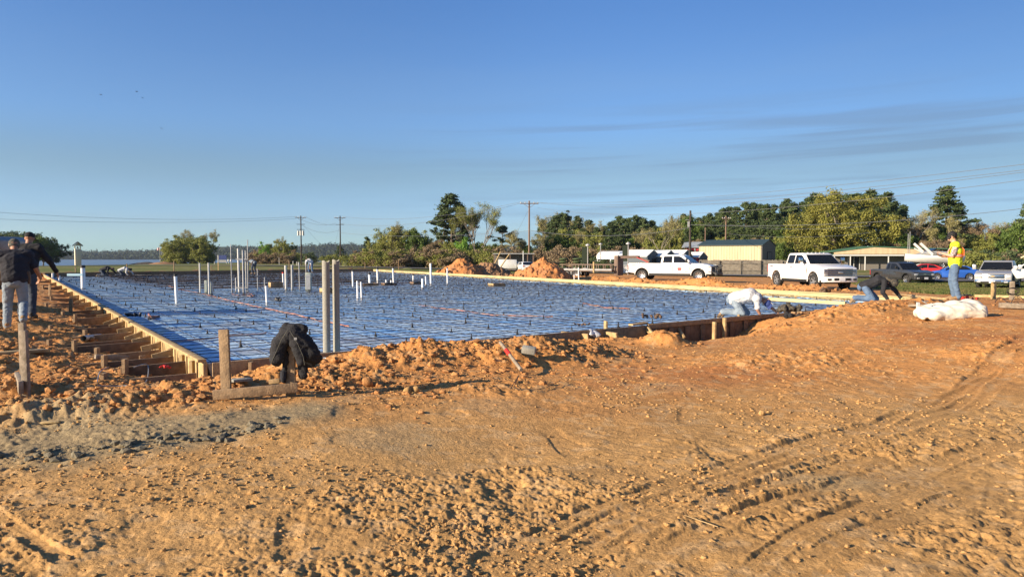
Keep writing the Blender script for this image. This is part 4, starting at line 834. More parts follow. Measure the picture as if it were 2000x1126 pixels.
BRN = [proto('bare_tree', *mk_bare(43, 10, dep=6, per=12, size=.08, stems=2, spread=.6), 'bark_lt', 'leaf_brown')]
FEATH = proto('feathery_tree', *mk_bare(44, 15, dep=7, per=5, size=.075, spread=.40, stems=2, trunk=.2, r=.2), 'bark_lt', 'leaf_olive')
BUSH = [proto('bush', *mk_round(s, 3.2, 2.3, low=-.05, boxy=.5, clumps=80, per=80, size=.075, trunk_r=.06, gap=.35, limb=10, rr_=(.35, .7)), 'bark', m_) for s, m_ in ((51, 'leaf_olive'), (52, 'leaf_brown'), (53, 'leaf_dark'))]
FZ = -.6
def at(px, d, sink=.15): X = (px - 1000) / FPX * d / CP * 1.0; q = P(px, HZ, d); return (q.x, q.y, float(base_h(q.x, q.y)) - sink)
def tree(pt, label, px, top, d, ph, wf=1.0, **k):
    """crown top seen at photo row top, standing d metres away"""
    loc = at(px, d); ht = P(px, top, d).z - loc[2]; s = ht / ph; return plant(pt, label, loc, s, s * wf, **k)
G1 = 'trees beyond the grass field'
# left side
tree(DOAK, 'dark dense tree at the left end, behind the two standing men', 30, 447, 190, 9.6, 1.0, group=G1); tree(GRN[0], 'dark green tree behind the men, green crown against the sky', 62, 455, 185, 10.6, 1.2, group=G1)
tree(DOAK, 'spreading dark low-limbed oak beside the white cross', 102, 469, 200, 9.6, .78, group=G1); tree(PINES[0], 'dark pine at the very left edge of the view', -6, 445, 210, 15.3, 1.2, group=G1)
tree(GRN[1], 'dark leafy tree between the green crown and the low oak', 84, 458, 188, 10.6, 1.2, group=G1); tree(DOAK, 'dark dense tree filling the left end of the tree mass', 8, 446, 205, 9.6, 1.1, group=G1); tree(DOAK, 'dark dense tree right behind the dark caps of the two men', 55, 452, 200, 9.6, 1.0, group=G1)
G2 = 'the broad olive thicket beyond the field'
for px, tp, w in ((338, 470, 1.1), (358, 463, 1.2), (376, 459, 1.2), (392, 464, 1.1), (403, 478, 1.0), (345, 484, 1.2)): tree(OLV[px % 2], 'olive green bushy tree in the broad thicket between the flags and the sign', px, tp, 225 + px % 7, 9.5, w * 1.15, group=G2)
tree(BARE[0], 'leafless twiggy tree rising above the olive thicket, left of its twin', 384, 449, 232, 11, .8, group='bare trees over the thicket'); tree(BARE[1], 'leafless twiggy tree rising above the olive thicket, its right one', 406, 448, 234, 11, .8, group='bare trees over the thicket')
G3 = 'scrubby trees between the sign and the first pole'
for px, tp, m_ in ((520, 476, BRN[0]), (538, 462, BARE[1]), (553, 470, OLV[0]), (506, 488, BUSH[1]), (528, 484, OLV[1]), (566, 476, OLV[1]), (577, 484, BRN[0])): tree(m_, 'brownish spring scrub tree between the sign and the first utility pole', px, tp, 215 + px % 9, {'bush': 3.2, 'bare_tree': 11}.get(m_[0], 9.5), .95, group=G3)
tree(BRT[0], 'small bright green tree among the brown scrub left of the poles', 517, 474, 212, 8.2, .8); tree(PINES[2], 'dark conical evergreen just behind the second utility pole', 664, 478, 200, 15.3, 1.5)
tree(BUSH[2], 'dark bush between the two utility poles', 605, 492, 200, 3.3, 1.0); tree(BUSH[0], 'low green bush left of the second utility pole', 645, 494, 190, 3.3, 1.2)
# middle clump
G4 = 'mixed trees left of the tall pine'
for px, tp, pt, h_, w in ((716, 461, PINES[0], 15.3, 1.2), (736, 470, OLV[0], 9.5, .9), (757, 447, OLV[1], 9.5, .95), (775, 437, YEL[0], 10.6, .95), (790, 434, BARE[1], 11, .9), (800, 444, OLV[0], 9.5, 1.0), (812, 442, GRN[1], 10.6, .9), (826, 460, OLV[1], 9.5, 1.1), (744, 480, YEL[0], 10.6, .9), (783, 470, OLV[1], 9.5, 1.2), (842, 468, OLV[0], 9.5, 1.1), (765, 478, OLV[0], 9.5, 1.1)):
    tree(pt, {'pine_tree': 'dark evergreen at the left end of the mixed clump'}.get(pt[0], 'tree in the mixed green clump between the second pole and the tall pine'), px, tp, 150 + (px * 7) % 13, h_, w, group=None if pt[0] == 'pine_tree' else G4)
tree(PINES[1], 'tallest dark pine of the middle clump, rising above everything near it', 884, 375, 150, 15.3, 1.5); tree(PINES[0], 'dark pine crowding the left flank of the tallest pine', 866, 402, 152, 15.3, 1.1); tree(PINES[2], 'dark pine on the right flank of the tallest pine', 900, 398, 154, 15.3, .95)
tree(FEATH, 'tall pale feathery tree leaning right beside the tallest pine', 928, 393, 145, 15, .95); tree(FEATH, 'slimmer pale feathery tree behind the leaning one', 915, 405, 149, 15, .8)
tree(BRT[0], 'bright green young tree at the foot of the feathery tree', 905, 466, 140, 8.2, .9)
G5 = 'undergrowth trees below the tall pine'
for px, tp, pt, h_ in ((860, 462, BRN[0], 11), (880, 470, OLV[0], 9.5), (935, 466, GRN[0], 10.6), (952, 478, OLV[1], 9.5), (965, 472, GRN[1], 10.6), (893, 482, BUSH[1], 3.3), (870, 486, BUSH[0], 3.3), (985, 474, BRN[0], 11), (1000, 468, BARE[0], 11), (1012, 450, BARE[1], 11), (1022, 470, GRN[0], 10.6), (948, 494, BUSH[2], 3.3), (975, 490, BUSH[0], 3.3), (1005, 490, BUSH[1], 3.3), (840, 488, BUSH[0], 3.3)):
    tree(pt, 'undergrowth tree in the dense belt behind the clay piles', px, tp, 138 + (px * 5) % 15, h_, 1.05, group=G5)
tree(UMB, 'flat-topped pine with open limbs between the feathery tree and the tall pole', 982, 442, 160, 12, 1.0)
tree(SPARSE, 'tall thin pine with a small tuft at its top, right of the tall pole', 1109, 409, 165, 15.3, 1.0); tree(PINES[0], 'dark pine at the foot of the thin tufted pine', 1098, 440, 160, 15.3, 1.25)
G6 = 'pines and bare trees of the dense wood behind the sheds'
prw = random.Random(77)
def wood(x0, x1, step, topf, d0, d1, kinds, lab, grp):
    px = x0
    while px < x1:
        pt, h_, w = prw.choice(kinds); tree(pt, lab[pt[0]], px + prw.uniform(-4, 4), topf(px) + prw.uniform(-5, 9), prw.uniform(d0, d1), h_, w * prw.uniform(.85, 1.15), group=grp + {'pine_tree': ', pines', 'bare_tree': ', bare trees', 'broadleaf_tree': ', green trees', 'bush': ', bushes'}[pt[0]]); px += step * prw.uniform(.7, 1.3)
PK = [(p_, 15.3, 1.2) for p_ in PINES]; LAB = {'pine_tree': 'dark pine in the dense wood behind the sheds', 'bare_tree': 'bare twiggy tree in the dense wood behind the sheds', 'broadleaf_tree': 'green leafy tree in the dense wood behind the sheds', 'bush': 'bush under the dense wood behind the sheds'}
wood(1062, 1345, 10, lambda p: 426 + 8 * math.sin(p * .05), 165, 185, PK * 2 + [(BARE[0], 11, .8), (BARE[1], 11, .8)], LAB, 'wood behind the sheds')
wood(1050, 1345, 14, lambda p: 450, 140, 158, [(BARE[0], 11, .8), (BARE[1], 11, .9), (GRN[0], 10.6, .9), (OLV[0], 9.5, .9), PK[0], PK[2]], LAB, 'wood behind the sheds')
wood(1060, 1400, 15, lambda p: 484, 132, 138, [(BUSH[1], 3.3, 1.1), (BUSH[0], 3.3, 1.1), (BRN[0], 11, .9), (OLV[1], 9.5, 1)], LAB, 'wood behind the sheds')
LAB2 = {'pine_tree': 'dark pine on the wooded rise behind the tan metal building', 'bare_tree': 'bare twiggy tree on the wooded rise behind the tan building', 'broadleaf_tree': 'green leafy tree on the wooded rise behind the tan building', 'bush': 'bush below the wooded rise behind the tan building'}
topr = lambda p: np.interp(p, [1330, 1400, 1450, 1500, 1560, 1620, 1680, 1730, 1760], [420, 412, 396, 398, 386, 372, 370, 376, 400])
wood(1335, 1765, 14, topr, 170, 200, PK, LAB2, 'wooded rise'); wood(1340, 1700, 16, lambda p: topr(p) + 34, 150, 168, PK * 2 + [(GRN[0], 10.6, 1), (GRN[1], 10.6, 1)], LAB2, 'wooded rise')
wood(1345, 1640, 18, lambda p: 462, 138, 148, [(GRN[0], 10.6, .9), (BRN[0], 11, .9), (OLV[0], 9.5, 1), (BARE[0], 11, .8), PK[1]], LAB2, 'wooded rise')
tree(GRN[1], 'fresh green tree crown showing between pines above the sheds', 1345, 416, 162, 10.6, 1.0); tree(BARE[0], 'pale leafless tree standing out in front of the dark wood, above the sheds', 1290, 434, 128, 11, 1.1, rz=1.0)
tree(OAK, 'huge round yellow-green oak beside the house, the broadest tree', 1640, 379, 138, 11.9, 1.03)
tree(PINES[1], 'dark pine behind the right shoulder of the big oak', 1722, 378, 150, 15.3, 1.4)
# right part
tree(PINES[2], 'big pine with layered dark crown above the man in the yellow vest', 1845, 361, 140, 15.3, 1.45)
tree(BARE[1], 'pale forked bare tree in front of the big layered pine', 1838, 418, 128, 11, .9); tree(BARE[0], 'slanting bare tree between the oak and the layered pine', 1782, 408, 135, 11, .8)
LAB3 = {'pine_tree': 'dark pine in the tangled wood behind the parked cars', 'bare_tree': 'bare grey-brown tree in the tangled wood behind the parked cars', 'broadleaf_tree': 'green leafy tree in the tangled wood behind the parked cars', 'bush': 'bush in the tangled wood behind the parked cars'}
wood(1745, 2060, 15, lambda p: 428, 138, 155, [(BRN[0], 11, .9), (BARE[0], 11, .9), (BARE[1], 11, .9), (BRN[0], 11, .9), (GRN[0], 10.6, .9)], LAB3, 'tangled wood')
wood(1740, 2070, 15, lambda p: 456, 128, 136, [(BRN[0], 11, 1), (OLV[0], 9.5, 1), (GRN[1], 10.6, 1), (BARE[1], 11, .8), (OLV[1], 9.5, 1), (BRT[0], 8.2, 1)], LAB3, 'tangled wood')
for px in range(695, 1010, 17): tree(BUSH[(px // 17) % 2], 'low bush in the continuous undergrowth below the middle trees', px, 490 - (px % 5) * 2, 134 + px % 6, 3.3, 1.3, group='low bushes below the middle trees')
for px in range(500, 582, 15): tree(BUSH[(px // 15) % 2], 'low bush below the scrub left of the first utility pole', px, 494 - px % 4, 200 + px % 6, 3.3, 1.4, group='low bushes below the scrub')
wood(1880, 2070, 18, lambda p: 490, 104, 110, [(BUSH[0], 3.3, 1.2), (BUSH[1], 3.3, 1.2), (BUSH[2], 3.3, 1.2)], LAB3, 'tangled wood')
tree(PINES[0], 'dark pine cut by the right edge of the view', 2012, 384, 130, 15.3, 1.2); tree(GRN[0], 'large bright green tree at the right edge of the view', 1992, 424, 112, 10.6, 1.1); tree(PINES[3], 'thin dark pine half hidden between the oak and the layered pine', 1760, 405, 155, 15.3, 1.1)
# bushes and topiary near the road
tree(BUSH[1], 'brown rounded bush beside the second clay pile', 1108, 478, 108, 3.3, .9); tree(BUSH[2], 'dark bush under the arch roofed shed', 1186, 506, 96, 3.3, 1.4); tree(BUSH[2], 'dark bush left of the arch roofed shed', 1148, 500, 102, 3.3, .9)
for i, px in enumerate((1101, 1127)):
    g = at(px, 92, 0); mb = MB(); mb.cyl((0, 0, 0), (0, 0, .5), .05, 6)
    for k in range(5): mb.sph((0, 0, .45 + k * .36), (.62 - .05 * (k % 2), .62, .15), 12, 5)
    o = mb.build('topiary', M['leaf_dark']); o.location = g; tag(o, ['tiered dark topiary standing right of the second clay pile', 'tiered dark topiary next to the lamp post by the sheds'][i], 'topiary')
# far wooded shore across the lake: one mass
rgf = np.random.default_rng(99); Vs, Fs, off = [], [], 0; bl, fc = rock_bank(10, 8)
pxs = rgf.uniform(-250, 1250, 5200); dd = rgf.uniform(1500, 1950, 5200); cc = []
hillh = lambda p: np.interp(p, [-250, 100, 200, 330, 410, 470, 560, 640, 700, 780, 850, 1250], [30, 24, 21, 27, 34, 38, 34, 46, 44, 38, 36, 40])
for px, d in zip(pxs, dd):
    X = (px - 1000) / FPX * d; f = (d - 1500) / 450; top = hillh(px) * (.30 + .62 * f) ; z = -7 + top * rgf.uniform(.82, 1.06) ; cc.append((X, d, z, rgf.uniform(4.5, 8.5)))
cc = np.array(cc); fo = leaf_mesh('far_forest', cc[:, :3], cc[:, 3] * 1.15, 26, 1.7, .85, rgf)
M['forest'] = mat('far_woodland', (.020, .038, .022), .9, 0, (.045, .065, .028), .02, trans=.1, thr=(.42, .6)); tag(mk('far_forest', fo, M['forest']), 'wooded far shore across the lake, one long dark green belt', 'forest', kind='stuff')
vs = []; pl = np.arange(-300, 1310, 30)
for f, hh in ((0, -7.5), (.1, 3), (.5, 14), (1, 24), (1.3, 26)):
    for px in pl: d = 1490 + 450 * f; vs.append(((px - 1000) / FPX * d, d, -7.5 if hh < 0 else -7 + (float(hillh(px)) - 6) * (.2 + .62 * f)))
nP = len(pl); mb = MB(); mb.add(vs, [(j * nP + i, j * nP + i + 1, (j + 1) * nP + i + 1, (j + 1) * nP + i) for j in range(4) for i in range(nP - 1)], True); tag(mb.build('hills', M['forest']), kind='structure')
# ================================================================== buildings
def TZ(x, y): return float(base_h(x, y))
def building(name, cat, label, corner, yaw, L, Wd, eave, rise, wall_l, wall_g, roof, over=.25, single=False, group=None, ribs=True):
    """corner nearest the camera; long wall runs away to the left (-x) by L, gable wall to the right/back by Wd"""
    r = empty(name, label, cat, corner, yaw, group); ridge = eave + rise; mb = MB()
    mb.prism([(0, -.4), (0, eave), (Wd / 2, ridge), (Wd, eave), (Wd, -.4)], 0, .12, 'x'); mb.prism([(0, -.4), (0, eave), (Wd / 2, ridge), (Wd, eave), (Wd, -.4)], -L, -L + .12, 'x')
    # prism axis x gives (a, y, z): gable planes
    mb.build('gable_wall', wall_g, r); mb = MB(); mb.box((-L / 2, .06, eave / 2 - .2), (L - .13, .1, eave + .39)); mb.box((-L / 2, Wd - .06, eave / 2 - .2), (L - .13, .1, eave + .39))
    if ribs:
        k = -.25
        while k > -L: mb.box((k, -.012, eave / 2), (.05, .03, eave)); k -= .45
    mb.build('side_wall', wall_l, r); mb = MB(); t = .09; o = over
    n_ = Vector((0, -rise, Wd / 2)).normalized(); sl = rise / (Wd / 2)
    for s in (0, 1):
        y0, y1 = (-o, Wd / 2) if s == 0 else (Wd + o, Wd / 2); z0, z1 = eave - o * sl + .03, ridge + .03
        vs = [(o, y0, z0), (-L - o, y0, z0), (-L - o, y1, z1), (o, y1, z1)]; vs += [(a, b, c + t) for a, b, c in vs]
        mb.add(vs, [(0, 1, 2, 3), (4, 5, 6, 7), (0, 1, 5, 4), (1, 2, 6, 5), (2, 3, 7, 6), (3, 0, 4, 7)])
    mb.build('roof', roof, r); return r
BZ = lambda px, d: (P(px, HZ, d).x, d, TZ(P(px, HZ, d).x, d))
# tan metal building
c = BZ(1487, 116); b = building('metal_building', 'building', 'long tan metal building with dark green roof behind the board fence', c, math.radians(-33), 10.4, 9.2, 4.1, .95, M['siding_tan'], M['siding_dk'], M['roof_green'])  # gable end away from the sun has its shade in the siding colour
mb = MB(); mb.box((.16, 4.8, 1.5), (.06, 2.9, 2.9)); d_ = mb.build('roller_door', M['siding_dk'], b); mb = MB(); mb.box((.2, 4.8, 3.02), (.06, 3.2, .12)); mb.box((.2, 3.28, 1.5), (.06, .12, 2.9)); mb.box((.2, 6.32, 1.5), (.06, .12, 2.9)); mb.build('door_frame', M['dark'], d_)
# red building
c = BZ(1402, 134); b = building('red_building', 'building', 'red two storey building with grey metal roof, left of the tan one', c, math.radians(-20), 6.0, 8, 4.0, .95, M['wall_red'], M['wall_red'], M['roof_grey'], .6, ribs=False)
for k in (-1.4, -3.3, -5.0):
    mb = MB(); mb.box((k, -.03, 2.9), (.8, .08, 1.1)); mb.build('window', M['dark'], b); 
mb = MB(); mb.box((-2.4, -.08, 3.0), (.25, .08, 1.9)); mb.box((-4.2, -.08, 3.0), (.2, .08, 1.9)); mb.build('trim', M['fascia'], b)
# display sheds
SG = 'storage sheds with white metal roofs in a row'
for i, (px, d, L, Wd, e, ri, lab) in enumerate(((1272, 104, 4.4, 3.6, 2.3, .9, 'dark slate shed directly behind the first white truck bed'), (1307, 105, 3.6, 3.3, 2.3, .85, 'slate shed, second of the row with its gable over the truck cab'), (1340, 106, 3.4, 3.2, 2.35, .85, 'lighter slate shed, third of the row'), (1374, 108, 2.8, 2.6, 2.2, .7, 'small brown shed at the right end of the row, below the red building'))):
    X = BZ(px - 9, d); b = building('storage_shed', 'shed', lab, X, math.radians(-42), L, Wd, e, ri, M['wall_slate'] if i < 3 else M['wall_red'], M['wall_slate'], M['roof_white'], .15, group=SG, ribs=False)
    mb = MB(); mb.box((.16, Wd / 2, 1.05), (.05, 1.1, 1.9)); mb.build('door', M['dark'], b)
# arch roofed shed
c = BZ(1234, 108); b = empty('arch_shed', 'open shed with a tall rounded white metal roof, leftmost of the sheds', 'shed', c, math.radians(-38)); Wd, L = 3.6, 6.2; prof = []
for k in range(9): q = math.pi * k / 8; prof.append((Wd / 2 - Wd / 2 * 1.04 * math.cos(q), 1.9 + 1.25 * math.sin(q) ** .7))
mb = MB(); mb.add([(0.1, y, z) for y, z in prof] + [(-L, y, z) for y, z in prof], [(k, k + 1, k + 10, k + 9) for k in range(8)]); mb.build('roof', M['roof_white'], b)
mb = MB(); mb.box((-L * .35, .1, .9), (L * .55, .1, 1.9)); mb.box((-.1, Wd / 2, .9), (.1, Wd * .96, 1.9)); mb.build('wall', M['wall_slate'], b)
mb = MB()
for xx in (-L + .1, -L * .6): mb.box((xx, .1, .9), (.12, .12, 2.0))
mb.build('post', M['fascia'], b); mb = MB(); mb.box((-L - .6, -.5, 1.6), (4.4, 2.4, .08)); mb.build('awning', M['roof_white'], b)
mb = MB(); mb.box((0, 0, .55), (3.3, .9, .9)); mb.box((0, 0, 1.05), (3.5, 1.1, .08)); o = mb.build('picnic_table', M['boatw']); o.location = BZ(1236, 96); tag(o, 'cream coloured stacked benches right of the gooseneck', 'benches')
# tan house with porch and carport
c = BZ(1790, 120); b = building('porch_house', 'building', 'low tan house with green roof edge and a deep porch, right of the oak', c, math.radians(-12), 13.2, 9, 2.55, .0, M['siding_dk'], M['siding_dk'], M['roof_green2'], .3, ribs=False)  # walls coloured dark for the shade under the porch
mb = MB(); mb.prism([(-13.5, 2.62), (-13.5, 2.95), (-7.4, 3.75), (.2, 3.35), (.2, 2.62)], -2.45, -2.3, 'y'); mb.build('fascia', M['siding_tan'], b)
mb = MB(); vs = [(-13.7, -2.6, 2.98), (-7.4, -2.6, 3.82), (7.4, -2.6, 3.3), (7.4, 7.5, 3.35), (-7.4, 7.5, 3.95), (-13.7, 7.5, 3.0)]; mb.add(vs + [(a, q, z + .12) for a, q, z in vs], [(0, 1, 4, 5), (1, 2, 3, 4), (6, 7, 10, 11), (7, 8, 9, 10), (0, 1, 7, 6), (1, 2, 8, 7), (2, 3, 9, 8), (4, 5, 11, 10), (3, 4, 10, 9), (5, 0, 6, 11)]); mb.build('upper_roof', M['roof_green2'], b)
mb = MB(); mb.box((-6.7, -1.3, 2.5), (14, 2.4, .14)); mb.build('porch_roof', M['roof_green'], b)
mb = MB(); mb.box((-6.7, -2.55, 2.42), (14, .1, .2)); mb.build('gutter', M['fascia'], b)
for k in (-13.4, -10.9, -8.6, -5.0, -.1, 3.4, 7.2): mb = MB(); mb.box((k, -2.35, 1.1), (.14, .14, 2.8)); mb.build('post', M['fascia'] if k < -4 else M['pole_lt'], b)
mb = MB(); mb.box((-9.8, -.06, 1.05), (1.7, .06, 2.0)); mb.build('glass_door', M['glass'], b); mb = MB(); mb.box((-9.8, -.1, 1.05), (.1, .06, 2.0)); mb.box((-8.9, -.1, 1.05), (.1, .06, 2.1)); mb.box((-10.7, -.1, 1.05), (.1, .06, 2.1)); mb.build('door_frame', M['fascia'], b)
mb = MB(); mb.box((3.7, 6.4, 1.2), (7.3, .15, 3.0)); mb.build('carport_wall', M['siding_dk'], b)  # back wall coloured dark for the shade inside the carport
for i, px in enumerate((1752, 1762, 1771)):
    mb = MB(); mb.box((0, 0, .42), (.5, .5, .06)); mb.box((0, .22, .75), (.5, .06, .6)); [mb.box((a, q, .2), (.05, .05, .42)) for a in (-.22, .22) for q in (-.22, .22)]; o = mb.build('patio_chair', M['fascia']); o.location = BZ(px, 114); tag(o, 'pale patio chair standing in front of the porch, ' + ('left of three', 'middle one of three', 'nearest the carport')[i], 'chair')
# white building at right edge
c = BZ(2012, 70); b = empty('white_building', 'corner of a white building with a beige eave at the right edge of the view', 'building', c, -.63); mb = MB(); mb.box((1.4, 2, 1.2), (3.0, 4, 3.0)); mb.build('wall', M['fascia'], b); mb = MB(); mb.prism([(-.75, 2.15), (1.4, 3.0), (3.4, 2.3), (3.4, 2.45), (1.4, 3.15), (-.75, 2.3)], -.4, 4.3, 'y'); mb.build('roof', M['siding_tan'], b)
# board fence
def fence(label, pa, pb, da, db, h, m, step=2.6):
    A_, B_ = Vector(BZ(pa, da)), Vector(BZ(pb, db)); r = empty('board_fence', label, 'fence', A_); D_ = B_ - A_; L = D_.length; t = D_.normalized(); k = 0.0; i = 0
    while k < L - .1:
        e = min(k + step, L); mb = MB(); n_ = max(1, int((e - k) / .16))
        for j in range(n_): q = t * (k + (j + .5) * (e - k) / n_); mb.bar(q + Vector((0, 0, -.1)), q + Vector((0, 0, h + random.uniform(-.05, .05))), .148, .022, (0, 1, 0) if abs(t.x) < .5 else Vector((-t.y, t.x, 0)))
        mb.build('panel', m, r); q = t * k + Vector((-t.y, t.x, 0)) * -.09; mb = MB(); mb.bar(q + Vector((0, 0, -.1)), q + Vector((0, 0, h - .1)), .1, .1); mb.build('post', M['dark'] if i % 2 else M['fence'], r); k = e; i += 1
    for z in (.5, h - .45): mb = MB(); n2 = Vector((-t.y, t.x, 0)) * -.06; mb.bar(n2 + Vector((0, 0, z)), t * L + n2 + Vector((0, 0, z)), .04, .09); mb.build('rail', m, r)
    return r
fence('grey weathered board fence in front of the tan metal building', 1366, 1545, 92, 91, 1.85, M['fence'])
# wave shaped white signs
for i, (px, s) in enumerate(((1374, 1.0), (1384, .8), (1394, .95))):
    pts = [(-.55, 0), (-.5, .5), (-.35, .95), (-.05, 1.25), (.3, 1.25), (.5, 1.0), (.45, .75), (.3, .7), (.3, .85), (.12, .9), (0, .75), (.0, .5), (.2, .3), (.55, .15), (.6, 0)]
    mb = MB(); mb.prism([(a * s, z * s) for a, z in pts], -.06, .06, 'y'); o = mb.build('wave_sign', M['fascia']); q = BZ(px, 88); o.location = (q[0], q[1], q[2] + .15); tag(o, 'white curling wave shaped cut-out by the fence, ' + ('tallest of three', 'lowest of three', 'the one nearest the fence end')[i], 'cut-out')
# bell tower, cross, flags, sign
c = P(152, HZ, 235); gzt = TZ(c.x, c.y); top = P(152, 472, 235).z; b = empty('bell_tower', 'white bell tower with a dark gabled roof standing in the field by the lake', 'bell tower', (c.x, c.y, gzt), math.radians(38)); H_ = top - gzt - .2; w = 1.75
mb = MB(); mb.box((0, 0, H_ * .36), (w, w, H_ * .72)); mb.build('shaft', M['wall_cream'], b, bevel=.03)
for sx_ in (-1, 1):
    for sy_ in (-1, 1): mb = MB(); mb.box((sx_ * w * .44, sy_ * w * .44, H_ * .79), (.16, .16, H_ * .16)); mb.build('post', M['wall_cream'], b)
mb = MB(); mb.prism([(-w * .80, H_ * .84), (0, H_ * 1.0), (w * .80, H_ * .84), (w * .80, H_ * .87), (0, H_ * 1.035), (-w * .80, H_ * .87)], -w * .85, w * .85, 'y'); mb.build('roof', M['dark'], b)
mb = MB(); mb.prism([(-w * .6, H_ * .85), (0, H_ * .985), (w * .6, H_ * .85)], -w * .5, -w * .42, 'y'); mb.build('gable', M['wall_cream'], b); mb = MB(); mb.tube([(0, 0, H_ * .83), (0, 0, H_ * .79), (0, 0, H_ * .735)], [.06, .22, .34], 10); mb.build('bell', M['dark'], b)
c = P(102, HZ, 200); g = TZ(c.x, c.y); mb = MB(); mb.box((0, 0, .75), (.16, .12, 1.7)); mb.box((0, .0, 1.0), (1.3, .125, .16)); o = mb.build('cross', M['fascia']); o.location = (c.x, c.y, g); tag(o, 'small white cross standing in the field left of the bell tower', 'cross')
for i, (px, tp) in enumerate(((312.5, 482), (316, 481), (319, 483))):
    c = P(px, HZ, 230); g = TZ(c.x, c.y); h = P(px, tp, 230).z - g; r = empty('flagpole', 'white flagpole with a pale flag left of the olive thicket, ' + ('leftmost', 'middle', 'rightmost')[i] + ' of three', 'flagpole', (c.x, c.y, g)); mb = MB(); mb.tube([(0, 0, 0), (0, 0, h)], .05, 6); mb.build('pole', M['fascia'], r)
    mb = MB(); vs = [(.05 + (-.2 * k if i == 0 else .18 * k), .1 * math.sin(k * 1.5), h - .1 - z - .05 * k) for z in (0, .8) for k in range(6)]; mb.add(vs, [(k, k + 1, k + 7, k + 6) for k in range(5)]); mb.build('flag', M['flag'], r)
c = P(435, HZ, 205); g = TZ(c.x, c.y); r = empty('billboard', 'dark blue roadside sign on a frame with a grey lower panel beside the thicket', 'sign', (c.x, c.y, g)); mb = MB(); mb.box((0, 0, 1.85), (2.2, .15, 1.25)); mb.build('panel', M['cap_blue'], r); mb = MB(); mb.box((0, 0, .75), (2.0, .1, .7)); mb.build('lower_panel', M['galv_dk'], r); mb = MB(); mb.box((-1.35, 0, 1.2), (.25, .2, 2.6)); mb.box((1.0, 0, .3), (.12, .12, 1.0)); mb.build('post', M['galv'], r)
for i, px in enumerate((446, 451)): mb = MB(); mb.sph((0, 0, .9), (.3, .3, .4), 8, 5); mb.box((0, 0, .35), (.1, .1, .7)); o = mb.build('white_marker', M['fascia']); o.location = at(px, 215, 0); tag(o, 'white rounded marker by the lake, ' + ('the left one beside the sign' if i == 0 else 'the right one beside the sign'), 'marker')
# field posts
for i, (px, d, h, m_) in enumerate(((418.5, 190, .7, 'fascia'), (426, 76, 1.1, 'wood_new'), (572, 160, 1.0, 'fascia'), (579, 160, .8, 'fascia'), (582, 158, .8, 'fascia'), (545, 170, 1.8, 'galv'), (598, 120, 2.0, 'pole_lt'))):
    mb = MB(); mb.box((0, 0, h / 2), (.09, .09, h)); o = mb.build('post', M[m_]); o.location = at(px, d, 0); tag(o, ('short white post in the grass by the sign', 'wooden stake in the grass beyond the far form board', 'white post in the field left of the first utility pole', 'stubby white post directly left of the utility pole base', 'stubby white post touching the utility pole base', 'grey post in front of the brown scrub', 'brown pole behind the bending worker')[i], 'post')
def fpile(label, px, d, w, h, m='mulch', rz=0): 
    mb = MB(); K, N = 9, 22; vs = []
    for j in range(K + 1):
        q = j / K
        for k in range(N): a = 2 * math.pi * k / N; rr_ = (1 - q) * (1 + .18 * mnoise.noise((math.cos(a) * 2 + px, math.sin(a) * 2, q))) ; vs.append((w / 2 * rr_ * math.cos(a), w * .35 * rr_ * math.sin(a), h * (1 - (1 - q) ** 1.3 * .0) * (1 - (1 - q) ** 1.7) * (1 + .25 * mnoise.noise((a * 1.3, q * 3, px))) - .1))
    mb.add(vs, [(j * N + k, j * N + (k + 1) % N, (j + 1) * N + (k + 1) % N, (j + 1) * N + k) for j in range(K) for k in range(N)], True); o = mb.build('dirt_pile', M[m]); o.location = at(px, d, 0); o.rotation_euler = (0, 0, rz); return tag(o, label, 'dirt pile')
fpile('low dark mulch heap at the lake side, left part', 286, 215, 11, .75); fpile('low brown mulch heap right of the dark one by the lake', 318, 210, 9, .8, 'pile_grey')
# clay piles right of centre: displaced heaps
def clay_pile(label, px, d, w, dp, h, m, seed, flat_=.0, rz=0.3):
    n_ = 150; xs = np.linspace(-1.25, 1.25, n_); X, Y = np.meshgrid(xs, xs, indexing='ij'); rr_ = np.hypot(X, Y) + .16 * fbm(X * 1.6 + seed, Y * 1.6, seed, 3); Z = np.minimum(np.clip(1.12 - rr_ * 1.12, 0, 2), 1 - flat_ - .12 * rr_) ; Z = Z * h
    msk = sstep(0, .25, Z); Z = Z + msk * (.16 * fbm(X * 3.2, Y * 3.2, seed + 3, 4) * h * .5 + .8 * clods(X * w / 2, Y * dp / 2, .38, .5, seed + 7) + .8 * clods(X * w / 2 + 3, Y * dp / 2, .19, .5, seed + 9)) - .12
    id_ = np.arange(n_ * n_).reshape(n_, n_); Fp = np.stack([id_[:-1, :-1].ravel(), id_[1:, :-1].ravel(), id_[1:, 1:].ravel(), id_[:-1, 1:].ravel()], 1)
    o = mk('clay_pile', fast('clay_pile', np.stack([(X * w / 2).ravel(), (Y * dp / 2).ravel(), Z.ravel()], 1), Fp, True), M[m]); o.location = at(px, d, .02); o.rotation_euler = (0, 0, rz); return tag(o, label, 'clay pile')
clay_pile('bright orange clay pile, left one of the twin mound', 900, 62, 5.6, 5, 1.85, 'pile', 3, .05); clay_pile('paler lumpy clay pile leaning on the bright one', 948, 63.5, 5.6, 5, 1.6, 'pile_grey', 9, .12); clay_pile('tall orange clay pile standing alone left of the trailer', 1060, 57, 5.9, 5.2, 1.85, 'pile', 17, .0, .6)
clay_pile('small low clay heap in front of the twin mound', 868, 60, 2.4, 2.2, .75, 'pile', 23, .1)
clay_pile('brown clod covered clay pile on the right flank of the tall one', 1088, 57.8, 3.3, 3, 1.15, 'pile_grey', 29, .1)
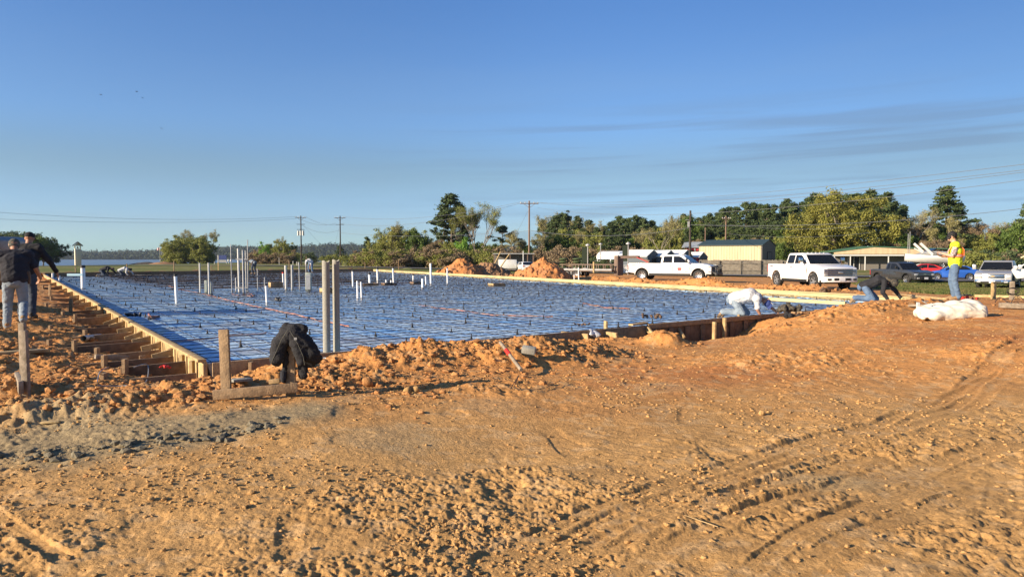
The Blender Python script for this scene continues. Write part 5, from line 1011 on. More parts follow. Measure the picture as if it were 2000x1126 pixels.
# ================================================================== utility poles and lines
POLES = {}
def upole(key, label, px, top, d, m='pole', arm=1.25, arm2=False, trans=False, r=.15):
    c = P(px, HZ, d); g = TZ(c.x, c.y); h = P(px, top, d).z - g; o = empty('utility_pole', label, 'utility pole', (c.x, c.y, g), .1); mb = MB(); mb.tube([(0, 0, -.3), (0, 0, h)], [r * 1.15, r * .8], 10); mb.build('pole', M[m], o)
    if arm:
        mb = MB(); mb.box((0, -.15, h - .45), (arm * 2, .1, .12)); mb.bar((-arm * .6, -.15, h - .5), (0, -.15, h - 1.1), .05, .05); mb.bar((arm * .6, -.15, h - .5), (0, -.15, h - 1.1), .05, .05); a_ = mb.build('crossarm', M[m], o)
        for k in (-arm * .92, -arm * .45, arm * .5, arm * .92): mb = MB(); mb.tube([(k, -.15, h - .39), (k, -.15, h - .2)], [.09, .05], 6); mb.build('insulator', M['galv'], a_)
    if arm2: mb = MB(); mb.box((0, -.15, h - 2.0), (arm * 1.5, .1, .11)); mb.build('crossarm', M[m], o)
    if trans:
        for k in (-.55, 0, .55): mb = MB(); mb.cyl((k, -.42, h - 4.6), (k, -.42, h - 3.5), .24, 12); mb.build('transformer', M['galv'], o)
        mb = MB(); mb.box((0, -.2, h - 3.2), (1.7, .1, .12)); mb.build('crossarm', M[m], o)
    POLES[key] = Vector((c.x, c.y, g + h)); return o
upole('a', 'dark utility pole carrying three transformers above the lake scrub', 588.5, 421, 165, arm2=True, trans=True); upole('b', 'plain dark utility pole with two crossarms, right of the transformer pole', 665, 421.5, 165, arm2=True)
upole('c', 'tall brown utility pole in front of the trees, between the clay piles', 1033.5, 392, 112, 'pole_lt', 1.45); upole('d', 'black thin utility pole rising behind the first white truck', 1347.5, 411, 100, 'pole', 0, r=.17)
upole('e', 'brown utility pole with crossarm behind the tan building', 1417, 422, 130, 'pole_lt', .8); upole('f', 'short light pole with a lamp beside the red building', 1377, 444, 125, 'pole_lt', 0, r=.1)
mb = MB(); mb.box((0, 0, .3), (.25, .25, .8)); mb.box((-.2, 0, .9), (.5, .06, .06)); o = mb.build('service_box', M['galv']); o.location = POLES['d'] + Vector((-.25, -.1, -2.2)); tag(o, 'pale service box hung near the top of the black pole', 'box')
for i, (px, tp, d, lb) in enumerate(((1773, 456, 105, 'thin grey twin mast beside the oak, left one'), (1776.5, 452, 105, 'thin grey twin mast beside the oak, right one'))): upole('m%d' % i, lb, px, tp, d, 'galv_dk', 0, r=.055)
def line(label, a, b, sag, r=.022, grp=None):
    pts = [a.lerp(b, k / 24) - Vector((0, 0, sag * 4 * (k / 24) * (1 - k / 24))) for k in range(25)]; mb = MB(); mb.tube(pts, r, 4, False, False); return tag(mb.build('power_line', M['wire']), label, 'power line', grp)
up = lambda k, x, z: POLES[k] + Vector((x, -.15, z))
for i, (x_, z_) in enumerate(((-1.1, -.2), (1.1, -.2))): line('thin wire between the transformer pole and the plain dark pole, ' + ('first' if i == 0 else 'second'), up('a', x_, z_), up('b', x_ * .9, z_ - 1.5), 1.0)
line('lower slack wire between the transformer pole and the plain dark pole', up('a', 0, -2.0), up('b', 0, -3.2), 1.2); line('guy wire slanting down right from the transformer pole', up('a', .4, -2.0), POLES['a'] + Vector((5.5, 6, -9.5)), 0, .015); line('guy wire slanting down left from the plain dark pole', up('b', -.1, -2.4), POLES['b'] + Vector((-3, 4, -9)), 0, .015)
GW = 'wires running out of the view at the left from the transformer pole'
line('upper wire leaving the transformer pole toward the left edge', up('a', -1.1, -.25), P(-40, 412, 120), 1.0, .02, GW); line('lower wire leaving the transformer pole toward the left edge', up('a', -1, -.7), P(-40, 426, 122), .8, .02, GW)
line('wire from the plain dark pole toward the tall brown pole', up('b', .8, -.2), up('c', -1.3, -.2), 1.4); line('second wire from the plain dark pole toward the tall brown pole', up('b', .3, -1.9), up('c', -.6, -.2), 1.6); line('low cable from the plain dark pole behind the pines', up('b', 0, -3.9), up('c', 0, -4.7), .8)
for i, (x_, ty) in enumerate(((-1.3, 316), (-.6, 327), (.7, 331), (1.3, 346))): line('long wire sweeping from the tall brown pole up to the right edge, ' + ('highest', 'second', 'third', 'lowest')[i], up('c', x_, -.2 - (i == 3) * .9), P(2040, ty, 38), .9 + .2 * i, .014, 'wires from the tall brown pole to the right edge')
line('sagging cable from the tall brown pole toward the black pole', up('c', 0, -4.6), up('d', 0, -2.4), 1.0, .03); line('guy wire slanting down left of the tall brown pole', up('c', -.2, -1.6), POLES['c'] + Vector((-3.6, 2, -8.2)), 0, .015)
line('cable from the black pole across the trees to the oak', up('d', 0, -2.0), P(2040, 402, 85), .9, .03); line('cable from the black pole to the crossarm pole', up('d', 0, -.5), up('e', 0, -1.8), .6, .025); line('cable from the crossarm pole behind the oak', up('e', .6, -1.6), P(1700, 440, 126), .7, .03); line('lower cable from the crossarm pole behind the oak', up('e', .6, -3.2), P(1700, 454, 126), .7, .025)
# splice on the cable
mb = MB(); mb.sph((0, 0, 0), (.42, .14, .14), 8, 5); o = mb.build('cable_splice', M['black']); q = up('c', 0, -4.6).lerp(up('d', 0, -2.4), .12); o.location = q - Vector((0, 0, .5)); tag(o, 'black splice case hanging on the cable right of the tall brown pole', 'splice case')
# lamp posts with banners
for i, (px, tp, d) in enumerate(((1148, 479, 84), (1227, 476, 84), (1173, 477, 108))):
    c = BZ(px, d); h = P(px, tp, d).z - c[2]; r = empty('lamp_post', ('grey lamp post with a dark green banner right of the tall clay pile', 'grey lamp post with a dark green banner behind the trailer gooseneck', 'short bare lamp post behind the arch roofed shed')[i], 'lamp post', c); mb = MB(); mb.tube([(0, 0, 0), (0, 0, h)], .07, 8); mb.build('pole', M['galv_dk'], r); mb = MB(); mb.tube([(0, 0, h - .05), (0, 0, h + .05), (0, 0, h + .22)], [.28, .30, .05], 10); mb.build('lamp_head', M['galv'], r)
    if i < 2: mb = MB(); mb.box((-.38, 0, h - 1.1), (.62, .03, 1.9)); mb.build('banner', M['green_banner'], r)
# ================================================================== vehicles
def wheel(parent, x, y, r, w, style, side):
    mb = MB(); prof = [(.62, -.46), (.9, -.5), (.985, -.42), (1, -.25), (1, .25), (.985, .42), (.9, .5), (.62, .46)]; n = 28; vs = []
    for a, b in prof:
        for k in range(n): q = 2 * math.pi * k / n; kk = 1 + (.012 if (k % 2 and a > .95) else 0); vs.append((a * kk * r * math.cos(q), b * w, a * kk * r * math.sin(q)))
    m = len(prof); mb.add(vs, [(j * n + k, j * n + (k + 1) % n, (j + 1) * n + (k + 1) % n, (j + 1) * n + k) for j in range(m - 1) for k in range(n)], True)
    t = mb.build('wheel', M['rubber'], parent); t.location = (x, y, r); s = side
    mb = MB(); vs = []
    for a, b in ((.64, .44), (.62, .36), (.55, .16), (.0, .14)):
        for k in range(n): q = 2 * math.pi * k / n; vs.append((a * r * math.cos(q), b * w * s, a * r * math.sin(q)))
    mb.add(vs, [(j * n + k, j * n + (k + 1) % n, (j + 1) * n + (k + 1) % n, (j + 1) * n + k) for j in range(3) for k in range(n)], True); mb.build('wheel_well', M['black'] if style != 'steel' else M['alloy'], t)
    mb = MB(); ns = {'steel': 8, 'dark': 6, 'five': 5, 'six': 6}[style]
    for k in range(ns): q = 2 * math.pi * k / ns + .2; a, b = Vector((.12 * r * math.cos(q), w * .30 * s, .12 * r * math.sin(q))), Vector((.6 * r * math.cos(q), w * .40 * s, .6 * r * math.sin(q))); mb.bar(a, b, r * (.17 if style != 'steel' else .12), .03, (0, 1, 0))
    mb.tube([(0, w * .2 * s, 0), (0, w * .42 * s, 0)], r * .17, 12)
    vs = [];  
    for a, b in ((.56, .42), (.66, .45), (.66, .40), (.56, .38)):
        for k in range(n): q = 2 * math.pi * k / n; vs.append((a * r * math.cos(q), b * w * s, a * r * math.sin(q)))
    mb.add(vs, [(j * n + k, j * n + (k + 1) % n, ((j + 1) % 4) * n + (k + 1) % n, ((j + 1) % 4) * n + k) for j in range(4) for k in range(n)], True); mb.build('rim', M['alloy'] if style != 'dark' else M['galv_dk'], t)
    return t
def arc(cx, cz, r, a0, a1, n=12): return [(cx + r * math.cos(math.radians(a0 + (a1 - a0) * k / n)), cz + r * math.sin(math.radians(a0 + (a1 - a0) * k / n))) for k in range(n + 1)]
def pickup(label, px, d, rz, zg, paint, style='new', L=6.3, wb=4.06, r=.43, H=2.03, wheels='dark', ext=False, guard=False, decal=False, bed=1.02):
    X = (px - 1000) / FPX * d; o = empty('pickup_truck', label, 'pickup truck', (X, d, zg), math.radians(rz)); W = 2.03 if style != 'old' else 1.98; hw = W / 2; f = L / 2 - .12; fa = f - .95; ra = fa - wb; re = -L / 2 + .12; zb = .56 if style in ('new', 'chrome') else .46; bt = H - .66; ht = H - .68; ar = r + .13; zc = r + .03
    ex = math.sqrt(max(ar * ar - (zb - zc) ** 2, .01)); a_ = math.degrees(math.asin((zb - zc) / ar)); cab_r = ra + bed; cab_f = fa - .50
    def prof(): return [(re, zb + .08), (re - .02, bt - .04), (re + .03, bt), (cab_r + .05, bt), (cab_f + .55, ht + .02), (f - .35, ht - .075), (f - .06, ht - .15), (f + .02, ht - .26), (f + .02, zb)] + arc(fa, zc, ar, a_, 180 - a_) + arc(ra, zc, ar, a_, 180 - a_)
    p_ = prof(); mb = MB(); n = len(p_)
    ys = [(-hw, .0), (-hw * .985, .0), (hw * .985, .0), (hw, .0)]
    mb.prism(p_, -hw, hw, 'y'); body = mb.build('body', M[paint], o, bevel=.035)
    mb = MB(); mb.box(((fa + ra) / 2, 0, .62), (L * .88, W * .72, .5)); mb.box(((fa + ra) / 2, 0, zb - .06), (wb - 2 * ar + .05, W * .9, .1)); mb.box((fa, 0, r), (.14, W * .8, .14)); mb.box((ra, 0, r), (.2, W * .8, .2)); mb.build('chassis', M['under'], o)
    # bed
    mb = MB(); mb.box(((re + cab_r) / 2 + .02, 0, bt + .006), (cab_r - re - .22, W - .26, .02)); mb.build('bed_shade', M['under'], body)  # dark sheet stands in for the shaded hollow of the open bed
    # greenhouse
    zt = H; hb, htp = hw * .965, hw * .80
    gp_ = [(cab_r, bt - .02), (cab_r + .09, zt - .09), (cab_r + .22, zt - .01), (cab_f - .95, zt), (cab_f - .72, zt - .06), (cab_f + .10, ht - .02)]
    def gy(z): return hb + (htp - hb) * max(0, (z - bt)) / (zt - bt)
    mb = MB(); n = len(gp_); mb.add([(x, -gy(z), z) for x, z in gp_] + [(x, gy(z), z) for x, z in gp_], [(i, (i + 1) % n, (i + 1) % n + n, i + n) for i in range(n)] + [tuple(range(n)), tuple(range(2 * n - 1, n - 1, -1))]); mb.build('cab', M[paint], o, bevel=.035)
    split = cab_r + (.95 if not ext else .58); zlo, zhi = bt + .05, zt - .14
    for s in (-1, 1):
        for q in ([(cab_r + .17, zlo), (cab_r + .22, zhi - .02), (cab_r + .30, zhi + .015), (split - .05, zhi + .02), (split - .05, zlo)], [(split + .06, zlo), (split + .06, zhi + .02), (cab_f - 1.02, zhi + .015), (cab_f - .86, zhi - .04), (cab_f - .22, zlo)]):
            mb = MB(); vs = [(x, s * (gy(z) + .010), z) for x, z in q] + [(x, s * (gy(z) - .03), z) for x, z in q]; k = len(q); mb.add(vs, [tuple(range(k)), tuple(range(2 * k - 1, k - 1, -1))] + [(i, (i + 1) % k, (i + 1) % k + k, i + k) for i in range(k)]); mb.build('side_window', M['glass'], o)
        for x0 in (cab_r + .02, split, cab_f - .02 + (.0)): mb = MB(); mb.box((x0, s * (hw + .001), (zb + bt) / 2 + .05), (.014, .012, bt - zb - .16)); mb.build('door_seam', M['black'], body)
        for x0 in (split - .22, cab_f - .95 + (.05 if ext else 0)): mb = MB(); mb.box((x0 + (.0), s * (hw + .022), bt - .17), (.24, .035, .045)); mb.build('door_handle', M['chrome'] if style != 'old' else M[paint], body, bevel=.008)
        mb = MB(); q = cab_f - .36; mb.bar((q, s * (hw - .05), ht + .10), (q, s * (hw + .22), ht + .16), .06, .04); mm_ = mb.build('mirror', M['black'], o); mb = MB(); mb.box((q + .02, s * (hw + .27), ht + .24), (.13, .22, .34 if style != 'old' else .22)); mb.build('mirror_housing', M['chrome'] if style == 'chrome' else M[paint] if style == 'silver' else M['black'], mm_, bevel=.03)
        for xx in (fa, ra):
            wheel(o, xx, s * (hw - .14), r, .28, wheels, s); mb = MB(); pts = arc(xx, zc, ar + .01, -2, 182, 14); mb.tube([(a, s * (hw - .005), b) for a, b in pts], .028, 6); mb.build('wheel_arch', M[paint] if style in ('new', 'chrome') else M['black'], o)
        mb = MB(); mb.box((f - .03 if style != 'x' else 0, s * (hw * .80), ht - .36), (.14, hw * .34, .26 if style in ('new', 'chrome') else .20)); hl = mb.build('headlight', M['lamp'], o, bevel=.03)
        if style in ('new', 'chrome'): mb = MB(); mb.box((f + .03, s * hw * .80, ht - .36), (.04, hw * .24, .10)); mb.build('lamp_bezel', M['black'], hl)
        mb = MB(); mb.box((re - .015, s * (hw - .09), bt - .28), (.07, .19, .44)); mb.build('tail_lamp', M['redlamp'], o, bevel=.015)
        mb = MB(); mb.box((fa + ra, 0, 0), (.01, .01, .01)) if False else None
        if style in ('new', 'chrome'): mb = MB(); mb.box((cab_f - .16, s * (hw + .006), ht - .30), (.06, .02, .36), Matrix.Rotation(.18, 3, 'Y')); mb.build('fender_vent', M['galv_dk'], body)
        mb = MB(); mb.box(((fa + ra) / 2, s * (hw - .02), zb - .10), (wb - 2 * ar - .1, .16, .05)); mb.build('running_board', M['black'], o)
    # windshield
    z0, z1 = zt - .115, ht + .05; fx = lambda z: cab_f - .72 + .82 * (zt - .06 - z) / (zt - ht - .04); x0, x1 = fx(z0) + .004, fx(z1) + .004
    nx_, nz_ = (z0 - z1), (x1 - x0); nl = math.hypot(nx_, nz_); nx_, nz_ = nx_ / nl * .012, nz_ / nl * .012
    mb = MB(); y0, y1 = gy(z0) - .07, gy(z1) - .06; vs = [(x0 + nx_, -y0, z0 + nz_), (x0 + nx_, y0, z0 + nz_), (x1 + nx_, y1, z1 + nz_), (x1 + nx_, -y1, z1 + nz_)]; vs += [(a - 4 * nx_, b, c - 4 * nz_) for a, b, c in vs]; mb.add(vs, [(0, 1, 2, 3), (4, 5, 6, 7), (0, 1, 5, 4), (1, 2, 6, 5), (2, 3, 7, 6), (3, 0, 4, 7)]); ws = mb.build('windshield', M['glass'], o)
    mb = MB(); [mb.bar((x1 - .02, k, z1 + .03), (x1 - .10, k + .5, z1 + .12), .02, .02) for k in (-.6, .05)]; mb.build('wiper', M['black'], ws)
    mb = MB(); mb.box((cab_r + .03, 0, (bt + zt) / 2), (.12, W * .62, .32), Matrix.Rotation(.1, 3, 'Y')); mb.build('rear_window', M['glass'], o)
    # grille
    gz0, gz1 = (zb + .22, ht - .20) if style in ('new', 'chrome') else (zb + .28, ht - .20); mb = MB(); mb.box((f + .0, 0, (gz0 + gz1) / 2), (.09, hw * (1.26 if style != 'chrome' else 1.46), gz1 - gz0)); g = mb.build('grille', M['black'], o, bevel=.02)
    gm_ = M['chrome'] if style != 'new' else M['galv_dk']; k_ = {'new': 3, 'chrome': 4, 'old': 2, 'silver': 3}[style]
    for k in range(k_): z = gz0 + (k + .5) / k_ * (gz1 - gz0); mb = MB(); mb.box((f + .055, 0, z), (.035, hw * (1.24 if style != 'chrome' else 1.92), .055 if style != 'silver' else (.09 if k == 1 else .04))); mb.build('grille_bar', gm_, g, bevel=.008)
    mb = MB(); bc = (gz0 + gz1) / 2
    if style in ('new', 'chrome'): mb.sph((f + .08, 0, bc), (.02, .15, .065), 16, 6); mb.build('badge', M['galv_dk'], g)
    else: mb.box((f + .085, 0, bc), (.02, .26, .05)); mb.box((f + .086, 0, bc), (.02, .11, .085)); mb.build('badge', M['wood_yel'] if style == 'silver' else M['chrome'], g)
    bm_ = {'new': M['black'], 'chrome': M[paint], 'old': M['black'], 'silver': M['chrome']}[style]; mb = MB(); mb.prism([(f - .2, -hw), (f + .10, -hw * .97), (f + .22, -hw * .70), (f + .26, 0), (f + .22, hw * .70), (f + .10, hw * .97), (f - .2, hw)], zb - .10, zb + .20, 'z'); b_ = mb.build('front_bumper', bm_, o, bevel=.04)
    mb = MB(); mb.box((f + .245, 0, zb + .07), (.03, hw * .95, .13)); mb.build('air_intake', M['black'], b_); mb = MB(); mb.box((f + .27, 0 if style != 'chrome' else -.02, zb + .06), (.02, .33, .17)); mb.build('number_plate', M['plate'], b_)
    for s in (-1, 1): mb = MB(); mb.box((f + .21, s * hw * .73, zb + .06), (.05, .2, .10)); mb.build('fog_lamp', M['lamp'] if style != 'chrome' else M['black'], b_)
    mb = MB(); mb.box((re - .13, 0, zb + .05), (.2, W * .94, .17)); mb.build('rear_bumper', M['chrome'], o, bevel=.02)
    if style in ('new', 'chrome'):
        for k in (-.5, -.25, 0, .25, .5): mb = MB(); mb.box((cab_f - .93, k, zt + .012), (.10, .08, .035)); mb.build('roof_lamp', M['lamp'], o)
        mb = MB(); mb.box((re + .45, -hw - .002, bt - .14), (.34, .008, .05)); mb.build('side_lettering', M['decal_dk'], body)
        mb = MB(); mb.box((cab_f - .42, -hw - .002, zb + .17), (.24, .008, .035)); mb.build('side_lettering', M['decal_dk'], body)
    if guard:
        gr_ = MB(); zb2, zt2 = zb - .05, ht - .06
        for z in np.linspace(zb2 + .1, zt2 - .05, 6): gr_.box((f + .40, 0, float(z)), (.04, W * .60, .035))
        for y in np.linspace(-hw * .6, hw * .6, 5): gr_.box((f + .42, float(y), (zb2 + zt2) / 2), (.05, .05, zt2 - zb2))
        for s in (-1, 1):
            gr_.box((f + .34, s * hw * .9, (zb2 + zt2) / 2), (.06, .06, zt2 - zb2 - .1)); gr_.box((f + .30, s * hw * .78, zt2 - .08), (.3, .35, .05)); gr_.box((f + .30, s * hw * .78, zb2 + .12), (.3, .35, .05)); gr_.box((f + .10, s * (hw + .01), zt2 - .15), (.6, .05, .05)); gr_.box((f + .10, s * (hw + .01), zb2 + .22), (.6, .05, .05))
        gr_.box((f + .36, 0, zb2 + .04), (.16, W * .95, .24)); gr_.build('grille_guard', M['black'], o, bevel=.008)
    if decal:
        for dx, dz, w, h in ((0, .02, .30, .14), (0, -.10, .24, .08)): mb = MB(); mb.box((cab_f - .95 + dx, -hw - .004, bt - .42 + dz), (w, .01, h)); mb.build('door_decal', M['decal'], body)
    return o
t1 = pickup('white crew cab pickup with black grille guard and red door logo, gooseneck trailer behind', 1313, 56, -29, -.27, 'white', 'new', L=6.75, wb=4.45, wheels='steel', guard=True, decal=True, H=2.02, bed=1.5)
t2 = pickup('white crew cab pickup with wide chrome bar grille and dark wheels, in three-quarter front view', 1581, 42, -82, -.26, 'white', 'chrome', H=2.08, r=.45)
t3 = pickup('dark grey older pickup parked on the grass before the boat', 1760, 63, -80, -.74, 'grey_paint', 'old', L=5.75, wb=3.65, r=.38, H=1.86, wheels='five', ext=True)
t4 = pickup('silver pickup with chrome front bumper facing the camera on the grass at the right', 1951, 48.5, -131, -.55, 'silver', 'silver', L=5.85, wb=3.65, r=.40, H=1.89, wheels='six')
# open door of another white vehicle at the right edge
def at3(px, py, d): q = P(px, py, d); return q
c = at3(1998, 545, 43); o = empty('open_car_door', 'white open door of a vehicle cut by the right edge of the view', 'car door', (c.x, c.y, 0), math.radians(168)); zt_, zb_ = P(1998, 513, 43).z, P(1998, 548, 43).z
mb = MB(); mb.prism([(-.7, zb_ + .25), (-.7, zt_ - .42), (-.1, zt_ - .36), (.62, zt_ - .40), (.60, zb_ + .55), (.35, zb_ + .12)], -.06, .06, 'y'); mb.build('panel', M['white'], o, bevel=.02); mb = MB(); q = [(-.66, zt_ - .42), (-.6, zt_), (-.25, zt_), (.60, zt_ - .42)]
for a, b in zip(q, q[1:]): mb.bar((a[0], 0, a[1]), (b[0], 0, b[1]), .06, .05, (0, 1, 0))
mb.build('window_frame', M['white'], o); mb = MB(); mb.box((.5, .18, zt_ - .28), (.12, .3, .2)); mb.build('mirror', M['white'], o, bevel=.03)
# blue sedan
def sedan(label, px, d, rz, zg, paint, s=1.0, name='sedan_car'):
    X = (px - 1000) / FPX * d; o = empty(name, label, 'car', (X, d, zg), math.radians(rz)); hw = .88; r = .32; fa, ra = 1.38, -1.30; zb = .26; ar = .38
    ex = arc(fa, r, ar, -8, 188); ex2 = arc(ra, r, ar, -8, 188); mb = MB(); p_ = [(-2.2, zb), (-2.28, .62), (-2.2, .98), (-1.7, 1.02), (.95, .98), (1.75, .86), (2.15, .68), (2.22, .50), (2.18, zb)] + ex + ex2; mb.prism(p_, -hw, hw, 'y'); body = mb.build('body', M[paint], o, bevel=.06)
    gp_ = [(-1.95, .98), (-1.1, 1.36), (-.5, 1.45), (.15, 1.42), (1.15, .97)]; gy = lambda z: hw * .95 - (z - .97) * .45; n = 5; mb = MB(); mb.add([(x, -gy(z), z) for x, z in gp_] + [(x, gy(z), z) for x, z in gp_], [(i, (i + 1) % n, (i + 1) % n + n, i + n) for i in range(n)] + [tuple(range(n)), tuple(range(2 * n - 1, n - 1, -1))]); mb.build('cabin', M[paint], o, bevel=.04)
    for sd_ in (-1, 1):
        for q in ([(-1.45, 1.02), (-1.0, 1.31), (-.5, 1.38), (-.45, 1.02)], [(-.37, 1.02), (-.42, 1.38), (.12, 1.36), (.85, 1.02)]): mb = MB(); k = 4; vs = [(x, sd_ * (gy(z) + .012), z) for x, z in q] + [(x, sd_ * (gy(z) - .03), z) for x, z in q]; mb.add(vs, [tuple(range(k)), tuple(range(2 * k - 1, k - 1, -1))] + [(i, (i + 1) % k, (i + 1) % k + k, i + k) for i in range(k)]); mb.build('side_window', M['glass'], o)
        for xx in (fa, ra): wheel(o, xx, sd_ * (hw - .12), r, .2, 'five', sd_)
        mb = MB(); mb.box((2.12, sd_ * .66, .66), (.18, .30, .12)); mb.build('headlight', M['lamp'], o, bevel=.03); mb = MB(); mb.box((-2.22, sd_ * .68, .84), (.12, .32, .16)); mb.build('tail_lamp', M['redlamp'], o, bevel=.03); mb = MB(); mb.box((.72, sd_ * (hw + .05), 1.03), (.14, .18, .12)); mb.build('mirror', M[paint], o, bevel=.03)
        mb = MB(); mb.box((-.42, sd_ * (hw + .001), .66), (.014, .012, .6)); mb.build('door_seam', M['black'], body)
    mb = MB(); mb.add([(.22, -.55, 1.41), (.22, .55, 1.41), (1.12, .74, 1.0), (1.12, -.74, 1.0)], [(0, 1, 2, 3)]); mb.v = [(a + .02, b, c + .02) for a, b, c in mb.v]; mb.build('windshield', M['glass'], o); mb = MB(); mb.add([(-1.15, -.55, 1.37), (-1.15, .55, 1.37), (-1.9, .72, 1.02), (-1.9, -.72, 1.02)], [(0, 1, 2, 3)]); mb.v = [(a - .015, b, c + .02) for a, b, c in mb.v]; mb.build('rear_window', M['glass'], o)
    o.scale = (s, s, s); return o
sedan('bright blue hatchback sedan parked behind the man in the yellow vest', 1862, 69, 152, -.66, 'blue_paint'); sedan('red car mostly hidden behind the dark grey pickup', 1800, 74, 160, -.55, 'red_paint', .98)
sedan('white car far off behind the clay piles by the brown pole', 1026, 96, 100, -.45, 'white', .95); 
c = BZ(998, 98); o = empty('white_van', 'small white box truck beyond the road, left of the brown pole', 'truck', c, .1); mb = MB(); mb.box((-.5, 0, 1.05), (2.4, 1.8, 1.2)); mb.build('cargo_box', M['white'], o, bevel=.04); mb = MB(); mb.box((1.15, 0, .9), (.8, 1.6, .9)); mb.build('cab', M['galv'], o, bevel=.1); [wheel(o, xx, sd_ * .75, .3, .2, 'steel', sd_) for xx in (-.9, 1.1) for sd_ in (-1, 1)]
# carport / shelter behind the clay piles
c = BZ(1003, 104); o = empty('open_shelter', 'long low shelter with a thin pale roof behind the clay piles', 'shelter', c); mb = MB(); mb.box((0, 0, 2.5), (6.0, 4, .12)); mb.build('roof', M['galv'], o)
for k in (-2.8, -.5, 2.0, 2.8): mb = MB(); mb.box((k, -1.8, 1.2), (.12, .12, 2.6)); mb.build('post', M['pole_lt'], o)
mb = MB(); mb.box((0, 1.9, 1.2), (5.8, .1, 2.5)); mb.build('wall', M['siding_dk'], o)
for i, (x0, y0, x1, y1, lb) in enumerate(((965, 517, 978, 491, 'left one of two leaning pale poles behind the clay pile'), (978, 521, 995, 496, 'right one of two leaning pale poles behind the clay pile'))): mb = MB(); mb.tube([P(x0, y0, 84), P(x1, y1, 84)], .07, 6); tag(mb.build('leaning_pole', M['wood_new']), lb, 'pole')
mb = MB(); mb.tube([(0, 0, 0), (0, 0, 2.9)], .06, 6); o = mb.build('post', M['fascia']); o.location = BZ(1022, 98); tag(o, 'white upright post left of the tall brown utility pole', 'post')
# boat on trailer
c = P(1822, 517, 80); o = empty('motor_boat', 'white motor boat with a folded arch on a trailer beside the carport', 'boat', (c.x, 80, c.z - .35), math.radians(172)); mb = MB(); st = []
for k in range(9):
    q = k / 8; x = -2.9 + 5.9 * q; w = 1.05 * (1 - max(0, q - .45) ** 2 * 3.0); st.append([(x, -w, 1.35 + .25 * q * q), (x, -w * .92, .95 + .2 * q), (x, -w * .35, .45 + .35 * q * q), (x, 0, .35 + .45 * q * q), (x, w * .35, .45 + .35 * q * q), (x, w * .92, .95 + .2 * q), (x, w, 1.35 + .25 * q * q)])
vs = [v for s_ in st for v in s_]; mb.add(vs, [(i * 7 + j, i * 7 + j + 1, (i + 1) * 7 + j + 1, (i + 1) * 7 + j) for i in range(8) for j in range(6)] + [(i * 7, (i + 1) * 7, (i + 1) * 7 + 6, i * 7 + 6) for i in range(8)] + [tuple(range(7))], True); mb.build('hull', M['boatw'], o)
mb = MB(); mb.prism([(-1.4, 1.45), (-1.2, 1.85), (.6, 1.9), (1.6, 1.55)], -.8, .8, 'y'); mb.build('deck_cover', M['galv'], o, bevel=.08); mb = MB(); mb.prism([(.2, 1.7), (-.1, 2.2), (-.05, 2.2), (1.0, 1.68)], -.75, .75, 'y'); mb.build('windscreen', M['glass'], o)
for y in (-.85, .85): mb = MB(); mb.bar((.4, y, 1.5), (1.7, y, 2.75), .14, .24); mb.build('arch', M['boatw'], o)
mb = MB(); mb.bar((.9, 0, 1.6), (2.0, 0, 2.2), .1, .1); mb.build('rail', M['boatw'], o)
mb = MB(); mb.box((0, 0, .28), (5.6, 1.4, .14)); tr = mb.build('trailer_frame', M['black'], o); [wheel(o, -.6, sd_ * .95, .32, .2, 'steel', sd_) for sd_ in (-1, 1)]
# gooseneck flatbed trailer
d0 = 59; A_ = P(1104, HZ, 63); B_ = P(1203, HZ, 61); A_.z = B_.z = -.30; o = empty('flatbed_trailer', 'rusty gooseneck flatbed trailer with side rails hitched to the guard fronted white truck', 'trailer', A_, math.atan2(B_.y - A_.y, B_.x - A_.x)); L = (B_ - A_).length
mb = MB(); mb.box((L / 2, 0, .72), (L, 2.4, .16)); mb.build('deck', M['trailer'], o)
mb = MB(); k = .2
while k < L: mb.box((k, -1.2, .98), (.06, .05, .5)); mb.box((k, 1.2, .98), (.06, .05, .5)); k += .62
mb.box((L / 2, -1.2, 1.22), (L, .06, .07)); mb.box((L / 2, 1.2, 1.22), (L, .06, .07)); mb.build('side_rail', M['trailer'], o); mb = MB(); mb.box((L / 2, -1.2, .8), (L, .08, .14)); mb.build('rub_rail', M['galv_dk'], o)
for xx in (.55, 1.45):
    for s in (-1, 1): wheel(o, xx, s * 1.12, .38, .22, 'steel', s); mb = MB(); mb.tube([(a, s * 1.12, b) for a, b in arc(xx, .40, .47, 0, 180, 10)], .05, 5); mb.build('fender', M['galv_dk'], o)
mb = MB(); mb.box((L + .25, 0, 1.15), (.35, 1.6, 1.7)); mb.build('neck_riser', M['trailer'], o, bevel=.02); mb = MB(); mb.bar((L + .1, -.6, 1.85), (L + 2.0, -.2, 1.88), .14, .22); mb.bar((L + .1, .6, 1.85), (L + 2.0, .2, 1.88), .14, .22); mb.bar((L + 1.8, 0, 1.9), (L + 2.9, 0, 1.5), .16, .18); mb.build('gooseneck', M['trailer'], o)
mb = MB(); mb.bar((L + 1.9, -.3, 1.85), (L + 2.9, -.3, 1.42), .05, .06); mb.build('red_bar', M['red_paint'], o); mb = MB(); mb.box((L * .66, -1.25, 1.0), (.12, .06, .95)); mb.build('stake', M['wood_new'], o)
